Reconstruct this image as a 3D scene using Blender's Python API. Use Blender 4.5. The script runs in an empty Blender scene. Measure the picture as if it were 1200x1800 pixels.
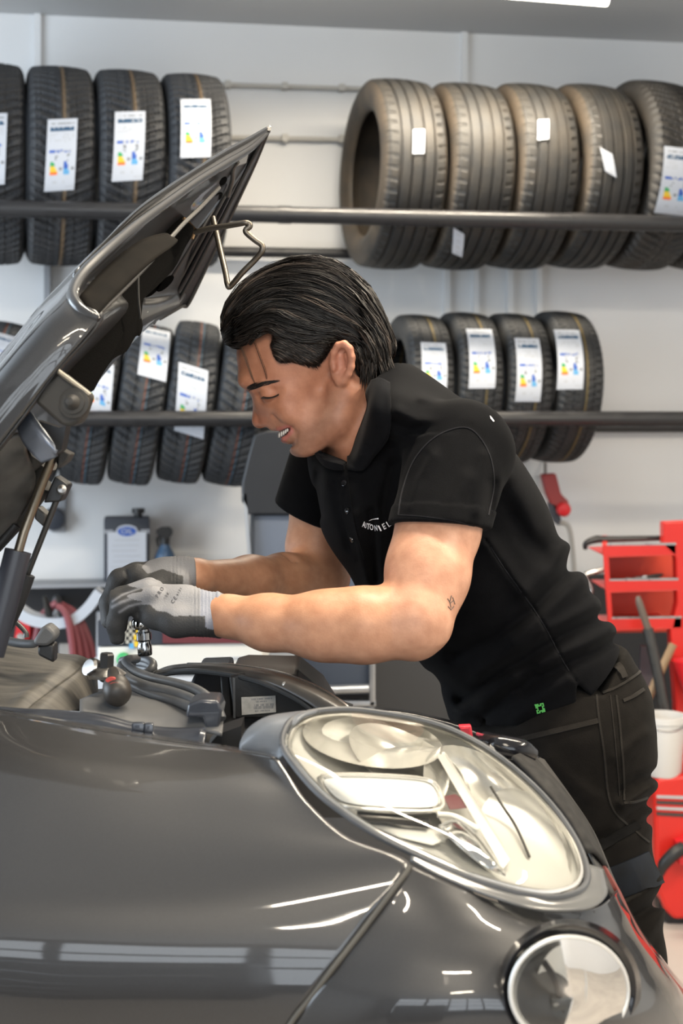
import bpy, bmesh, math, random
import numpy as np
from mathutils import Vector, Matrix, Euler
from mathutils.bvhtree import BVHTree

# ------------------------------------------------------------------ camera, world, lights, exposure
scene = bpy.context.scene
COL = scene.collection
F, CX, HY, ZC = 2400.0, 600.0, 740.0, 1.38          # focal length in pixels, horizon row, camera height

cam = bpy.data.cameras.new('camera')
cam.sensor_fit = 'VERTICAL'
cam.sensor_height = 36.0
cam.lens = 36.0 * F / 1800.0
cam.shift_y = -(900.0 - HY) / 1800.0
cam.clip_start = 0.05
cam.dof.use_dof = True
cam.dof.focus_distance = 1.86
cam.dof.aperture_fstop = 5.6
cam_o = bpy.data.objects.new('camera', cam)
COL.objects.link(cam_o)
cam_o.location = (0, 0, ZC)
cam_o.rotation_euler = (math.radians(90), 0, 0)
scene.camera = cam_o

scene.view_settings.view_transform = 'Standard'
scene.view_settings.look = 'None'
scene.view_settings.gamma = 1.0
scene.view_settings.use_curve_mapping = False
scene.view_settings.exposure = 0.50

world = bpy.data.worlds.new('world')
scene.world = world
world.use_nodes = True
bg = world.node_tree.nodes['Background']
bg.inputs[0].default_value = (0.80, 0.90, 1.0, 1)
bg.inputs[1].default_value = 0.5


def area_light(name, loc, target, sx, sy, power, color, spread=180):
    l = bpy.data.lights.new(name, 'AREA')
    l.shape = 'RECTANGLE'
    l.size, l.size_y = sx, sy
    l.energy = power
    l.color = color
    l.spread = math.radians(spread)
    o = bpy.data.objects.new(name, l)
    COL.objects.link(o)
    o.location = loc
    d = Vector(target) - Vector(loc)
    o.rotation_euler = d.to_track_quat('-Z', 'Y').to_euler()
    return o


# daylight entering by the open workshop doors: in the left wall and behind the camera
area_light('daylight_side_door', (-2.92, 1.9, 1.55), (0, 1.9, 1.45), 2.6, 2.3, 105, (0.76, 0.88, 1.0))
area_light('daylight_front_door', (-0.05, -3.35, 1.55), (-0.05, 4, 1.45), 4.2, 2.1, 80, (0.86, 0.93, 1.0))

# ------------------------------------------------------------------ pixel helpers


def W(px, py, Y):
    return Vector(((px - CX) * Y / F, Y, ZC - (py - HY) * Y / F))


WK, WY0 = 0.15, 4.87                                  # the back wall: Y = WY0 + WK * X
PSI = math.atan(WK)
ES = Vector((math.cos(PSI), math.sin(PSI), 0))
EN = Vector((math.sin(PSI), -math.cos(PSI), 0))
WO = Vector((0, WY0, 0))


def wallY(px, d):
    return (WY0 - d / math.cos(PSI)) / (1 - WK * (px - CX) / F)


def WW(px, py, d):
    return W(px, py, wallY(px, d))


def wall_s(px, d):
    return (WW(px, HY, d) - WO).dot(ES)


def wp(s, d, z):
    p = WO + ES * s + EN * d
    return Vector((p.x, p.y, z))


# ------------------------------------------------------------------ materials


def mat(name, col, rough=0.5, metal=0.0, noise=None, bump=None, coat=0.0, spec=0.5, emit=None, sheen=0.0, sss=0.0, rvar=None):
    """noise=(scale, second colour, contrast); bump=(scale, strength); rvar=(scale, low, high) roughness"""
    m = bpy.data.materials.new(name)
    m.use_nodes = True
    nt = m.node_tree
    b = nt.nodes['Principled BSDF']
    b.inputs['Base Color'].default_value = (*col, 1)
    b.inputs['Roughness'].default_value = rough
    b.inputs['Metallic'].default_value = metal
    b.inputs['Specular IOR Level'].default_value = spec
    if coat:
        b.inputs['Coat Weight'].default_value = coat
        b.inputs['Coat Roughness'].default_value = 0.03
    if sheen:
        b.inputs['Sheen Weight'].default_value = sheen
        b.inputs['Sheen Roughness'].default_value = 0.4
    if sss:
        b.inputs['Subsurface Weight'].default_value = sss
        b.inputs['Subsurface Radius'].default_value = (0.012, 0.004, 0.002)
        b.inputs['Subsurface Scale'].default_value = 1.0
    if emit:
        b.inputs['Emission Color'].default_value = (*emit[0], 1)
        b.inputs['Emission Strength'].default_value = emit[1]
    tc = None
    if noise or bump or rvar:
        tc = nt.nodes.new('ShaderNodeTexCoord')
    if noise:
        n = nt.nodes.new('ShaderNodeTexNoise')
        n.inputs['Scale'].default_value = noise[0]
        n.inputs['Detail'].default_value = 6
        nt.links.new(tc.outputs['Object'], n.inputs['Vector'])
        r = nt.nodes.new('ShaderNodeValToRGB')
        c = noise[2]
        r.color_ramp.elements[0].position = 0.5 - c
        r.color_ramp.elements[1].position = 0.5 + c
        r.color_ramp.elements[0].color = (*col, 1)
        r.color_ramp.elements[1].color = (*noise[1], 1)
        nt.links.new(n.outputs['Fac'], r.inputs['Fac'])
        nt.links.new(r.outputs['Color'], b.inputs['Base Color'])
    if rvar:
        n = nt.nodes.new('ShaderNodeTexNoise')
        n.inputs['Scale'].default_value = rvar[0]
        n.inputs['Detail'].default_value = 5
        nt.links.new(tc.outputs['Object'], n.inputs['Vector'])
        r = nt.nodes.new('ShaderNodeMapRange')
        r.inputs['From Min'].default_value = 0.35
        r.inputs['From Max'].default_value = 0.65
        r.inputs['To Min'].default_value = rvar[1]
        r.inputs['To Max'].default_value = rvar[2]
        nt.links.new(n.outputs['Fac'], r.inputs['Value'])
        nt.links.new(r.outputs[0], b.inputs['Roughness'])
    if bump:
        n = nt.nodes.new('ShaderNodeTexNoise')
        n.inputs['Scale'].default_value = bump[0]
        n.inputs['Detail'].default_value = 4
        nt.links.new(tc.outputs['Object'], n.inputs['Vector'])
        bp = nt.nodes.new('ShaderNodeBump')
        bp.inputs['Strength'].default_value = bump[1]
        bp.inputs['Distance'].default_value = 0.002
        nt.links.new(n.outputs['Fac'], bp.inputs['Height'])
        nt.links.new(bp.outputs['Normal'], b.inputs['Normal'])
    return m


def mat_tyre(name, col, dust, chevron, lines, side=None):
    """rubber: chevron=(count, slant) tread sipes as bump; lines=[(axial position, half width, colour)] painted bands"""
    m = bpy.data.materials.new(name)
    m.use_nodes = True
    nt = m.node_tree
    b = nt.nodes['Principled BSDF']
    b.inputs['Roughness'].default_value = 0.62
    L, N = nt.links.new, nt.nodes.new
    tc = N('ShaderNodeTexCoord')
    sx = N('ShaderNodeSeparateXYZ')
    L(tc.outputs['Object'], sx.inputs[0])

    def math_(op, a, bb=None, clamp=False):
        n = N('ShaderNodeMath')
        n.operation = op
        n.use_clamp = clamp
        for i, v in enumerate((a, bb)):
            if v is None:
                continue
            if isinstance(v, (int, float)):
                n.inputs[i].default_value = v
            else:
                L(v, n.inputs[i])
        return n.outputs[0]
    th = math_('ARCTAN2', sx.outputs['Z'], sx.outputs['Y'])
    ax = math_('ABSOLUTE', sx.outputs['X'])
    rad = math_('SQRT', math_('ADD', math_('MULTIPLY', sx.outputs['Y'], sx.outputs['Y']), math_('MULTIPLY', sx.outputs['Z'], sx.outputs['Z'])))
    ontread = math_('GREATER_THAN', rad, 0.925)
    nz = N('ShaderNodeTexNoise')
    nz.inputs['Scale'].default_value = 3.0
    nz.inputs['Detail'].default_value = 5
    L(tc.outputs['Object'], nz.inputs['Vector'])
    mx = N('ShaderNodeMix')
    mx.data_type = 'RGBA'
    L(math_('MULTIPLY', math_('SUBTRACT', nz.outputs['Fac'], 0.38), 2.6, True), mx.inputs[0])
    mx.inputs[6].default_value = (*col, 1)
    mx.inputs[7].default_value = (*dust, 1)
    colout = mx.outputs[2]
    if side:
        ms = N('ShaderNodeMix')
        ms.data_type = 'RGBA'
        L(math_('MULTIPLY', math_('LESS_THAN', rad, 0.955), math_('MULTIPLY', math_('SUBTRACT', nz.outputs['Fac'], 0.2), 2.0, True)), ms.inputs[0])
        L(colout, ms.inputs[6])
        ms.inputs[7].default_value = (*side, 1)
        colout = ms.outputs[2]
    nf = N('ShaderNodeTexNoise')
    nf.inputs['Scale'].default_value = 40.0
    L(tc.outputs['Object'], nf.inputs['Vector'])
    for (pos, hw, lc) in lines:
        d = math_('ABSOLUTE', math_('SUBTRACT', sx.outputs['X'], pos))
        k = math_('MULTIPLY', math_('MULTIPLY', math_('LESS_THAN', d, hw), ontread), math_('MULTIPLY', nf.outputs['Fac'], 1.0))
        m2 = N('ShaderNodeMix')
        m2.data_type = 'RGBA'
        L(k, m2.inputs[0])
        L(colout, m2.inputs[6])
        m2.inputs[7].default_value = (*lc, 1)
        colout = m2.outputs[2]
    L(colout, b.inputs['Base Color'])
    bend = math_('POWER', ax, 0.75)
    ph = math_('ADD', math_('MULTIPLY', th, chevron[0]), math_('MULTIPLY', bend, chevron[1]))
    wv = math_('SINE', ph)
    wv = math_('MULTIPLY', math_('SUBTRACT', wv, 0.35), 3.0, True)
    fade = math_('MULTIPLY', ontread, math_('MULTIPLY', math_('SUBTRACT', ax, chevron[2]), 12.0, True))
    h = math_('MULTIPLY', wv, math_('MULTIPLY', fade, 0.0 if chevron[2] < 0.1 else 1.0))
    h = math_('ADD', math_('MULTIPLY', h, -1.0), math_('MULTIPLY', nf.outputs['Fac'], 0.12))
    bp = N('ShaderNodeBump')
    bp.inputs['Strength'].default_value = 0.9
    bp.inputs['Distance'].default_value = 0.006 if chevron[2] < 0.1 else 0.012
    L(h, bp.inputs['Height'])
    L(bp.outputs['Normal'], b.inputs['Normal'])
    return m


M = {}
M['wall'] = mat('wall_paint', (0.74, 0.745, 0.75), 0.6, noise=(1.2, (0.69, 0.69, 0.69), 0.2), bump=(30, 0.05))
M['ceiling'] = mat('ceiling_paint', (0.50, 0.50, 0.50), 0.7)
M['floor'] = mat('floor_concrete', (0.46, 0.42, 0.38), 0.45, noise=(4, (0.36, 0.33, 0.30), 0.2))
M['dado'] = mat('dark_dado_paint', (0.0095, 0.0105, 0.0135), 0.5, noise=(6, (0.013, 0.0145, 0.018), 0.3))
M['white'] = mat('white_paint', (0.72, 0.72, 0.72), 0.5)
M['offwhite'] = mat('off_white_plastic', (0.66, 0.65, 0.61), 0.45)
M['black'] = mat('black_plastic', (0.014, 0.014, 0.015), 0.42, bump=(200, 0.1))
M['blackgloss'] = mat('black_gloss', (0.010, 0.010, 0.012), 0.15)
M['blackpaint'] = mat('black_rail_paint', (0.020, 0.020, 0.022), 0.38, rvar=(20, 0.28, 0.5))
M['rubber'] = mat('black_rubber', (0.022, 0.023, 0.025), 0.5)
M['grey'] = mat('grey_paint', (0.30, 0.31, 0.33), 0.5)
M['lightgrey'] = mat('light_grey_plastic', (0.45, 0.48, 0.53), 0.45)
M['bluegrey'] = mat('blue_grey_panel', (0.105, 0.125, 0.165), 0.5, noise=(3, (0.12, 0.14, 0.18), 0.3))
M['navy'] = mat('navy_panel', (0.030, 0.036, 0.050), 0.5)
M['alu'] = mat('aluminium', (0.62, 0.64, 0.67), 0.35, 0.9)
M['chrome'] = mat('chrome', (0.85, 0.86, 0.87), 0.08, 1.0)
M['steel'] = mat('steel', (0.42, 0.41, 0.40), 0.32, 1.0, rvar=(60, 0.25, 0.5))
M['darksteel'] = mat('dark_steel', (0.085, 0.083, 0.080), 0.4, 0.8, rvar=(40, 0.3, 0.55))
M['red'] = mat('red_enamel', (0.62, 0.022, 0.014), 0.32, noise=(5, (0.56, 0.020, 0.014), 0.3), bump=(25, 0.05))
M['redplastic'] = mat('red_plastic', (0.62, 0.012, 0.018), 0.35)
M['maroon'] = mat('maroon_print', (0.115, 0.022, 0.028), 0.5)
M['hose'] = mat('maroon_hose', (0.22, 0.055, 0.065), 0.5)
M['wood'] = mat('wood', (0.36, 0.25, 0.15), 0.6, noise=(9, (0.27, 0.18, 0.10), 0.3))
M['yellow'] = mat('yellow', (0.75, 0.50, 0.03), 0.5)
M['green'] = mat('green', (0.03, 0.33, 0.10), 0.5)
M['blue'] = mat('blue_bottle_plastic', (0.055, 0.105, 0.185), 0.4)
M['cyan'] = mat('pale_blue', (0.10, 0.34, 0.60), 0.5)
M['paper'] = mat('paper', (0.52, 0.55, 0.61), 0.6)
M['ink'] = mat('ink_grey', (0.20, 0.21, 0.23), 0.6)
M['inklight'] = mat('ink_pale', (0.46, 0.48, 0.52), 0.6)
M['inkblue'] = mat('ink_navy', (0.022, 0.075, 0.15), 0.6)
M['inkroyal'] = mat('ink_blue', (0.03, 0.10, 0.42), 0.6)
M['orange'] = mat('ink_orange', (0.80, 0.16, 0.03), 0.6)
M['tube'] = mat('lamp_tube', (1, 1, 1), 0.5, emit=((1.0, 0.90, 0.74), 8.0))
M['bucket'] = mat('bucket_plastic', (0.62, 0.60, 0.57), 0.4)

# ------------------------------------------------------------------ mesh helpers


class MB:
    """collects shapes, then links them as ONE mesh object"""

    def __init__(self):
        self.v, self.f, self.m = [], [], []

    def add(self, vs, fs, mi=0):
        b = len(self.v)
        self.v.extend([tuple(p) for p in vs])
        self.f.extend([tuple(i + b for i in f) for f in fs])
        self.m.extend([mi] * len(fs) if isinstance(mi, int) else list(mi))
        return self

    def box(self, c, size, rot=None, mi=0, bevel=0.0):
        bm = bmesh.new()
        bmesh.ops.create_cube(bm, size=1.0)
        bmesh.ops.scale(bm, vec=Vector(size), verts=bm.verts)
        if bevel:
            bmesh.ops.bevel(bm, geom=bm.edges[:], offset=bevel, segments=2, affect='EDGES', profile=0.6)
        R = rot if rot is not None else Matrix.Identity(3)
        c = Vector(c)
        bm.verts.index_update()
        self.add([c + R @ v.co for v in bm.verts], [[v.index for v in f.verts] for f in bm.faces], mi)
        bm.free()
        return self

    def tube(self, pts, rad, seg=10, caps=True, mi=0, smooth=0):
        pts = [Vector(p) for p in pts]
        if smooth:
            pts = spline(pts, smooth)
        n = len(pts)
        rads = rad if isinstance(rad, (list, tuple)) else [rad] * n
        if len(rads) != n:
            rads = list(np.interp(np.linspace(0, 1, n), np.linspace(0, 1, len(rads)), rads))
        vs, fs = [], []
        up = None
        for i, p in enumerate(pts):
            t = (pts[min(i + 1, n - 1)] - pts[max(i - 1, 0)]).normalized()
            if up is None:
                up = t.orthogonal().normalized()
            up = (up - t * up.dot(t)).normalized()
            w = t.cross(up)
            for k in range(seg):
                a = 2 * math.pi * k / seg
                vs.append(p + (up * math.cos(a) + w * math.sin(a)) * rads[i])
        for i in range(n - 1):
            for k in range(seg):
                k2 = (k + 1) % seg
                fs.append((i * seg + k, i * seg + k2, (i + 1) * seg + k2, (i + 1) * seg + k))
        if caps:
            fs.append(tuple(reversed(range(seg))))
            fs.append(tuple((n - 1) * seg + k for k in range(seg)))
        return self.add(vs, fs, mi)

    def lathe(self, prof, base, axis, seg=24, mi=0, closed=False):
        """prof = [(radius, height)] round `axis` from `base`"""
        base, axis = Vector(base), Vector(axis).normalized()
        u = axis.orthogonal().normalized()
        w = axis.cross(u)
        vs, fs = [], []
        n = len(prof)
        for (r, h) in prof:
            for k in range(seg):
                a = 2 * math.pi * k / seg
                vs.append(base + axis * h + (u * math.cos(a) + w * math.sin(a)) * max(r, 1e-5))
        for i in range(n if closed else n - 1):
            j = (i + 1) % n
            for k in range(seg):
                k2 = (k + 1) % seg
                fs.append((i * seg + k, i * seg + k2, j * seg + k2, j * seg + k))
        return self.add(vs, fs, mi)

    def prism(self, poly, off, mi=0):
        """closed outline (list of points) extruded by the vector `off`"""
        n = len(poly)
        off = Vector(off)
        vs = [Vector(p) for p in poly] + [Vector(p) + off for p in poly]
        fs = [tuple(range(n)), tuple(reversed(range(n, 2 * n)))]
        for i in range(n):
            j = (i + 1) % n
            fs.append((i, i + n, j + n, j))
        return self.add(vs, fs, mi)

    def build(self, name, mats, parent=None, smooth=True, angle=40, solid=0.0, bevel=0.0):
        me = bpy.data.meshes.new(name)
        me.from_pydata(self.v, [], self.f)
        mats = mats if isinstance(mats, (list, tuple)) else [mats]
        for m in mats:
            me.materials.append(m)
        me.polygons.foreach_set('material_index', self.m)
        return link(name, me, parent, smooth, angle, solid, bevel)


def link(name, me, parent=None, smooth=True, angle=40, solid=0.0, bevel=0.0, fix=True):
    if fix:
        bm = bmesh.new()
        bm.from_mesh(me)
        bmesh.ops.recalc_face_normals(bm, faces=bm.faces)
        bm.to_mesh(me)
        bm.free()
    if smooth:
        me.polygons.foreach_set('use_smooth', [True] * len(me.polygons))
        if angle < 180:
            me.set_sharp_from_angle(angle=math.radians(angle))
    me.update()
    o = bpy.data.objects.new(name, me)
    COL.objects.link(o)
    if parent is not None:
        o.parent = parent
        o.matrix_parent_inverse = world_of(parent).inverted()
    if solid:
        s = o.modifiers.new('thickness', 'SOLIDIFY')
        s.thickness = solid
        s.offset = 0
    if bevel:
        s = o.modifiers.new('edges', 'BEVEL')
        s.width = bevel
        s.segments = 2
        s.limit_method = 'ANGLE'
    return o


def world_of(o):
    if o.parent is None:
        return o.matrix_basis.copy()
    return world_of(o.parent) @ o.matrix_parent_inverse @ o.matrix_basis


def spline(pts, sub):
    """Catmull-Rom through pts, `sub` steps per span"""
    P = [Vector(p) for p in pts]
    if len(P) < 3:
        return [P[0].lerp(P[1], i / sub) for i in range(sub + 1)]
    out = []
    for i in range(len(P) - 1):
        p0 = P[i - 1] if i > 0 else P[0] * 2 - P[1]
        p1, p2 = P[i], P[i + 1]
        p3 = P[i + 2] if i + 2 < len(P) else P[-1] * 2 - P[-2]
        for k in range(sub):
            t = k / sub
            out.append(0.5 * ((2 * p1) + (p2 - p0) * t + (2 * p0 - 5 * p1 + 4 * p2 - p3) * t * t + (3 * p1 - p0 - 3 * p2 + p3) * t ** 3))
    out.append(P[-1])
    return out


def patch(rows, su=6, sv=6):
    """grid of (px, py, depth) control points -> smooth surface (verts, faces)"""
    R = [spline([W(*p) for p in r], su) for r in rows]
    n = len(R[0])
    cols = [spline([r[i] for r in R], sv) for i in range(n)]
    m = len(cols[0])
    vs = [cols[i][j] for j in range(m) for i in range(n)]
    fs = [(j * n + i, j * n + i + 1, (j + 1) * n + i + 1, (j + 1) * n + i) for j in range(m - 1) for i in range(n - 1)]
    return vs, fs


def tag(o, label, cat, group=None):
    o['label'] = label
    o['category'] = cat
    if group:
        o['group'] = group
    return o


def thing(name, label, cat, loc=(0, 0, 0), group=None):
    o = bpy.data.objects.new(name, None)
    o.empty_display_size = 0.05
    COL.objects.link(o)
    o.location = loc
    return tag(o, label, cat, group)


def struct(o):
    o['kind'] = 'structure'
    return o


def text_mesh(body, size, bold=False):
    """letters as (verts, faces) in the XY plane, centred"""
    c = bpy.data.curves.new('letters', 'FONT')
    c.body = body
    c.size = size
    c.align_x = 'CENTER'
    c.align_y = 'CENTER'
    c.resolution_u = 3
    c.offset = 0.018 * size if bold else 0.0
    o = bpy.data.objects.new('letters', c)
    COL.objects.link(o)
    dg = bpy.context.evaluated_depsgraph_get()
    me = bpy.data.meshes.new_from_object(o.evaluated_get(dg))
    vs = [v.co.copy() for v in me.vertices]
    fs = [tuple(p.vertices) for p in me.polygons]
    bpy.data.objects.remove(o)
    bpy.data.curves.remove(c)
    bpy.data.meshes.remove(me)
    return vs, fs


ROTW = Matrix.Rotation(PSI, 3, 'Z')

# ------------------------------------------------------------------ the room
RX0, RX1, RY0, CEIL = -3.0, 3.2, -3.4, 2.782


def slab(name, c, size, m, rot=None):
    return struct(MB().box(c, size, rot).build(name, m, smooth=False))


slab('floor', (0.1, 1.2, -0.05), (7.0, 10.4, 0.1), M['floor'])
slab('ceiling', (0.1, 1.2, CEIL + 0.05), (7.0, 10.4, 0.1), M['ceiling'])
slab('wall_back', wp(0, -0.05, CEIL / 2), (7.6, 0.1, CEIL), M['wall'], ROTW)
slab('wall_right', (RX1 + 0.05, 1.0, CEIL / 2), (0.1, 9.4, CEIL), M['wall'])
o = MB()
o.box((RX0 - 0.05, -1.45, CEIL / 2), (0.1, 4.0, CEIL)).box((RX0 - 0.05, 3.9, CEIL / 2), (0.1, 1.4, CEIL)).box((RX0 - 0.05, 1.875, CEIL - 0.04), (0.1, 2.65, 0.08))
struct(o.build('wall_left', M['wall'], smooth=False))
o = MB()
o.box((-2.65, RY0 - 0.05, CEIL / 2), (0.9, 0.1, CEIL)).box((2.7, RY0 - 0.05, CEIL / 2), (1.2, 0.1, CEIL)).box((-0.05, RY0 - 0.05, CEIL - 0.08), (4.3, 0.1, 0.16))
struct(o.build('wall_front', M['grey'], smooth=False))
bars = MB()
for k in range(6):
    bars.box((-2.2 + 0.86 * k, RY0 + 0.10, 1.4), (0.08, 0.06, 2.75))
for k in range(4):
    bars.box((-0.05, RY0 + 0.10, 0.55 + 0.70 * k), (4.3, 0.06, 0.08))
bars.box((-0.05, RY0 + 0.06, 0.28), (4.3, 0.04, 0.56))
struct(bars.build('window_1', M['navy'], smooth=False))
# dark dado and ledge along the back wall
slab('trim_1', wp(0, 0.02, 0.41), (7.0, 0.04, 0.82), M['dado'], ROTW)
slab('trim_2', wp(-0.75, 0.09, 0.828), (1.9, 0.15, 0.012), M['grey'], ROTW)


def vtrim(name, px, py0, py1, w, m, d=0.012):
    a, b = WW(px, py0, d), WW(px, py1, d)
    s = wall_s(px, d)
    slab(name, wp(s, d / 2, (a.z + b.z) / 2), (w, d * 2, abs(a.z - b.z)), m, ROTW)


vtrim('trim_3', 66, -10, 130, 0.022, M['white'])
vtrim('trim_4', 816, 50, 160, 0.022, M['white'])
for i, px in enumerate((785, 836, 896, 947)):
    vtrim('trim_%d' % (5 + i), px, 440, 600, 0.020, M['wall'], 0.016)
vtrim('trim_9', 83, 440, 560, 0.020, M['grey'], 0.03)

# conduits on the wall
for (y0, y1, x0, x1, r, lab) in ((146, 158, 300, 700, 0.008, 'upper of the two thin grey pipes on the white wall'),
                                 (240, 247, 300, 700, 0.009, 'lower of the two thin grey pipes on the white wall, behind the bonnet tip')):
    p = MB().tube([WW(x0, y0, 0.02), WW(x1, y1, 0.02)], r, 8)
    for k in range(1, 4):
        q = WW(x0 + (x1 - x0) * k / 4, y0 + (y1 - y0) * k / 4, 0.02)
        p.box(q, (0.02, 0.04, r * 2.8), ROTW)
    tag(p.build('wall_pipe', mat('pipe_paint', (0.50, 0.48, 0.44), 0.5)), lab, 'pipe', 'pipes on the wall')

# ceiling lamps: one shows at the top edge, the rest hang out of view; the lower-streak one is added for its reflection
LAMPS = [(0.30, 4.02, 0.24, 1.1), (0.5, 1.9, 0.0, 1.5), (0.02, -0.35, 0.10, 0.75), (0.10, -1.25, 0.35, 0.9), (1.8, 1.4, 1.57, 1.5)]
for i, (x, y, a, ln) in enumerate(LAMPS):
    labs = ['long ceiling lamp at the top edge, above the worn tyres',
            'long ceiling lamp high above the bent back of the man',
            'short ceiling lamp in front of the car, upper bright streak mirrored in the wing',
            'added short ceiling lamp near the workshop door, put in for the lower streak in the wing',
            'long ceiling lamp over the right side of the workshop']
    t = thing('ceiling_lamp', labs[i], 'lamp', (x, y, CEIL - 0.12), 'ceiling lamps')
    Rz = Matrix.Rotation(a, 3, 'Z')
    MB().box((x, y, CEIL - 0.085), (ln, 0.11, 0.05), Rz, bevel=0.008).build('housing', M['white'], t)
    d = Rz @ Vector((ln / 2 - 0.03, 0, 0))
    c = Vector((x, y, CEIL - 0.125))
    MB().tube([c - d, c + d], 0.018, 12).build('lamp_tube', M['tube'], t)
    for s in (-1, 1):
        q = c + d * s * 0.7
        MB().tube([q + Vector((0, 0, 0.04)), Vector((q.x, q.y, CEIL))], 0.006, 8).build('hanger', M['steel'], t)
    l = area_light('lamp_glow', (x, y, CEIL - 0.16), (x, y, 0), ln - 0.1, 0.06, 24 * ln, (1.0, 0.88, 0.70), 170)
    l.rotation_euler = (0, 0, a)

# ------------------------------------------------------------------ tyre racks


def rail(px0, px1, py, d, r, lab, seams=()):
    pm = WW(600, py, d)
    a, b = wp(wall_s(px0, d), d, pm.z), wp(wall_s(px1, d), d, pm.z)
    mb = MB().tube([a, b], r, 14)
    for q in seams:
        s = wall_s(q, d)
        mb.tube([wp(s - 0.02, d, pm.z), wp(s + 0.02, d, pm.z)], r * 1.08, 14)
    for s in (-1.9, 2.0):
        if d > 0.3:
            mb.tube([wp(s, d, pm.z), wp(s, -0.01, pm.z - 0.30)], 0.012, 8)
        else:
            mb.tube([wp(s + 0.06, d, pm.z), wp(s + 0.06, -0.01, pm.z)], 0.012, 8)
    return tag(mb.build('rack_rail', M['blackpaint']), lab, 'rail', 'black tube rails of the tyre rack')


rail(-500, 1700, 380, 0.685, 0.0255, 'front rail of the upper tyre rack, crossing in front of the tyres', (500, 1010))
rail(-500, 1700, 446, 0.06, 0.018, 'rear rail of the upper tyre rack, seen behind the bonnet hook')
rail(-500, 1700, 736, 0.665, 0.024, 'front rail of the lower tyre rack, passing behind the nose of the man', ())
rail(-500, 1700, 751, 0.05, 0.020, 'rear rail of the lower tyre rack, ending above the red air tool')


def tyre_mesh(name, ribs, chev=None):
    """unit tyre: axle along x (half width 0.5), outer radius 1"""
    outer = [(-0.40, 0.66), (-0.455, 0.70), (-0.495, 0.78), (-0.50, 0.84), (-0.485, 0.90), (-0.455, 0.945), (-0.42, 0.970)]
    tread = []
    edge = np.linspace(-0.40, 0.40, 65)
    for a in edge:
        r = 1.0 - 0.022 * (abs(a) / 0.40) ** 2.2
        for (c, hw, dp) in ribs:
            if abs(a - c) < hw:
                r -= dp
        tread.append((a, r))
    outer_r = [(-a, r) for (a, r) in reversed(outer)]
    inner = [(0.36, 0.655), (0.40, 0.72), (0.44, 0.80), (0.43, 0.88), (0.36, 0.935), (0.0, 0.955), (-0.36, 0.935), (-0.43, 0.88), (-0.44, 0.80), (-0.40, 0.72), (-0.36, 0.655)]
    prof = outer + tread + outer_r + inner
    seg = 96 if chev is None else chev[0] * 7
    n = len(prof)
    pa, pr = np.array(prof).T
    th = np.arange(seg) * 2 * math.pi / seg
    R = np.repeat(pr[:, None], seg, 1)
    if chev is not None:                                # cut the slanted tread grooves
        cnt, slant, a_in, dep, duty = chev
        A = np.abs(pa)[:, None]
        # angle measured so that the grooves run the way the tyre stands on the rack
        ph = (th[None] * cnt / (2 * math.pi) + slant * A ** 0.7) % 1.0
        on = (ph < duty) & (A > a_in) & (A < 0.47) & (R > 0.93)
        R = R - dep * on * np.clip((A - a_in) * 14, 0.3, 1)
        on2 = (((th[None] * cnt / (2 * math.pi) + slant * A ** 0.7 + 0.5) % 1.0) < 0.13) & (A > 0.08) & (A < 0.30) & (R > 0.93)
        R = R - dep * 0.6 * on2
    vs = np.stack((np.repeat(pa[:, None], seg, 1), R * np.cos(th)[None], R * np.sin(th)[None]), -1).reshape(-1, 3).tolist()
    fs = []
    for i in range(n):
        j = (i + 1) % n
        for k in range(seg):
            k2 = (k + 1) % seg
            fs.append((i * seg + k, i * seg + k2, j * seg + k2, j * seg + k))
    me = bpy.data.meshes.new(name)
    me.from_pydata(vs, [], fs)
    bm = bmesh.new()
    bm.from_mesh(me)
    bmesh.ops.recalc_face_normals(bm, faces=bm.faces)
    bm.to_mesh(me)
    bm.free()
    me.polygons.foreach_set('use_smooth', [True] * len(me.polygons))
    me.set_sharp_from_angle(angle=math.radians(50))
    return me


BROWN = (0.23, 0.15, 0.075)
mt_new = mat_tyre('new_tyre_rubber', (0.024, 0.026, 0.030), (0.034, 0.034, 0.036), (38, 26, 0.03), [(0.02, 0.028, BROWN)])
mt_low = mat_tyre('small_tyre_rubber', (0.026, 0.029, 0.034), (0.036, 0.038, 0.042), (34, 30, 0.03), [(0.05, 0.018, (0.21, 0.06, 0.03)), (0.10, 0.016, (0.05, 0.13, 0.20))])
mt_lowr = mat_tyre('small_tyre_rubber_yellow', (0.024, 0.025, 0.027), (0.034, 0.034, 0.034), (44, 14, 0.04), [(0.06, 0.022, (0.22, 0.15, 0.03))])
mt_old = mat_tyre('worn_tyre_rubber', (0.020, 0.0197, 0.0193), (0.042, 0.036, 0.029), (52, 5, 0.30), [], (0.080, 0.060, 0.041))
mt_wide = mat_tyre('wide_winter_rubber', (0.028, 0.026, 0.024), (0.044, 0.038, 0.032), (46, 34, 0.02), [])
tm_new = tyre_mesh('winter_tyre', [(0.0, 0.010, 0.012), (-0.20, 0.008, 0.010), (0.20, 0.008, 0.010)], (62, 2.4, 0.03, 0.026, 0.36))
tm_low = tyre_mesh('small_winter_tyre', [(-0.16, 0.010, 0.012), (0.16, 0.010, 0.012)], (52, 2.2, 0.02, 0.024, 0.34))
tm_lowr = tyre_mesh('small_all_season_tyre', [(-0.22, 0.012, 0.016), (0.0, 0.012, 0.016), (0.22, 0.012, 0.016)], (64, 0.8, 0.24, 0.022, 0.34))
tm_old = tyre_mesh('summer_tyre', [(-0.27, 0.022, 0.024), (-0.10, 0.024, 0.024), (0.08, 0.024, 0.024), (0.25, 0.020, 0.024)])
LM = [M['paper'], M['ink'], M['inkblue'], M['inkroyal'], M['cyan'], M['orange'], M['yellow'], M['green'], M['inklight']]


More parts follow.
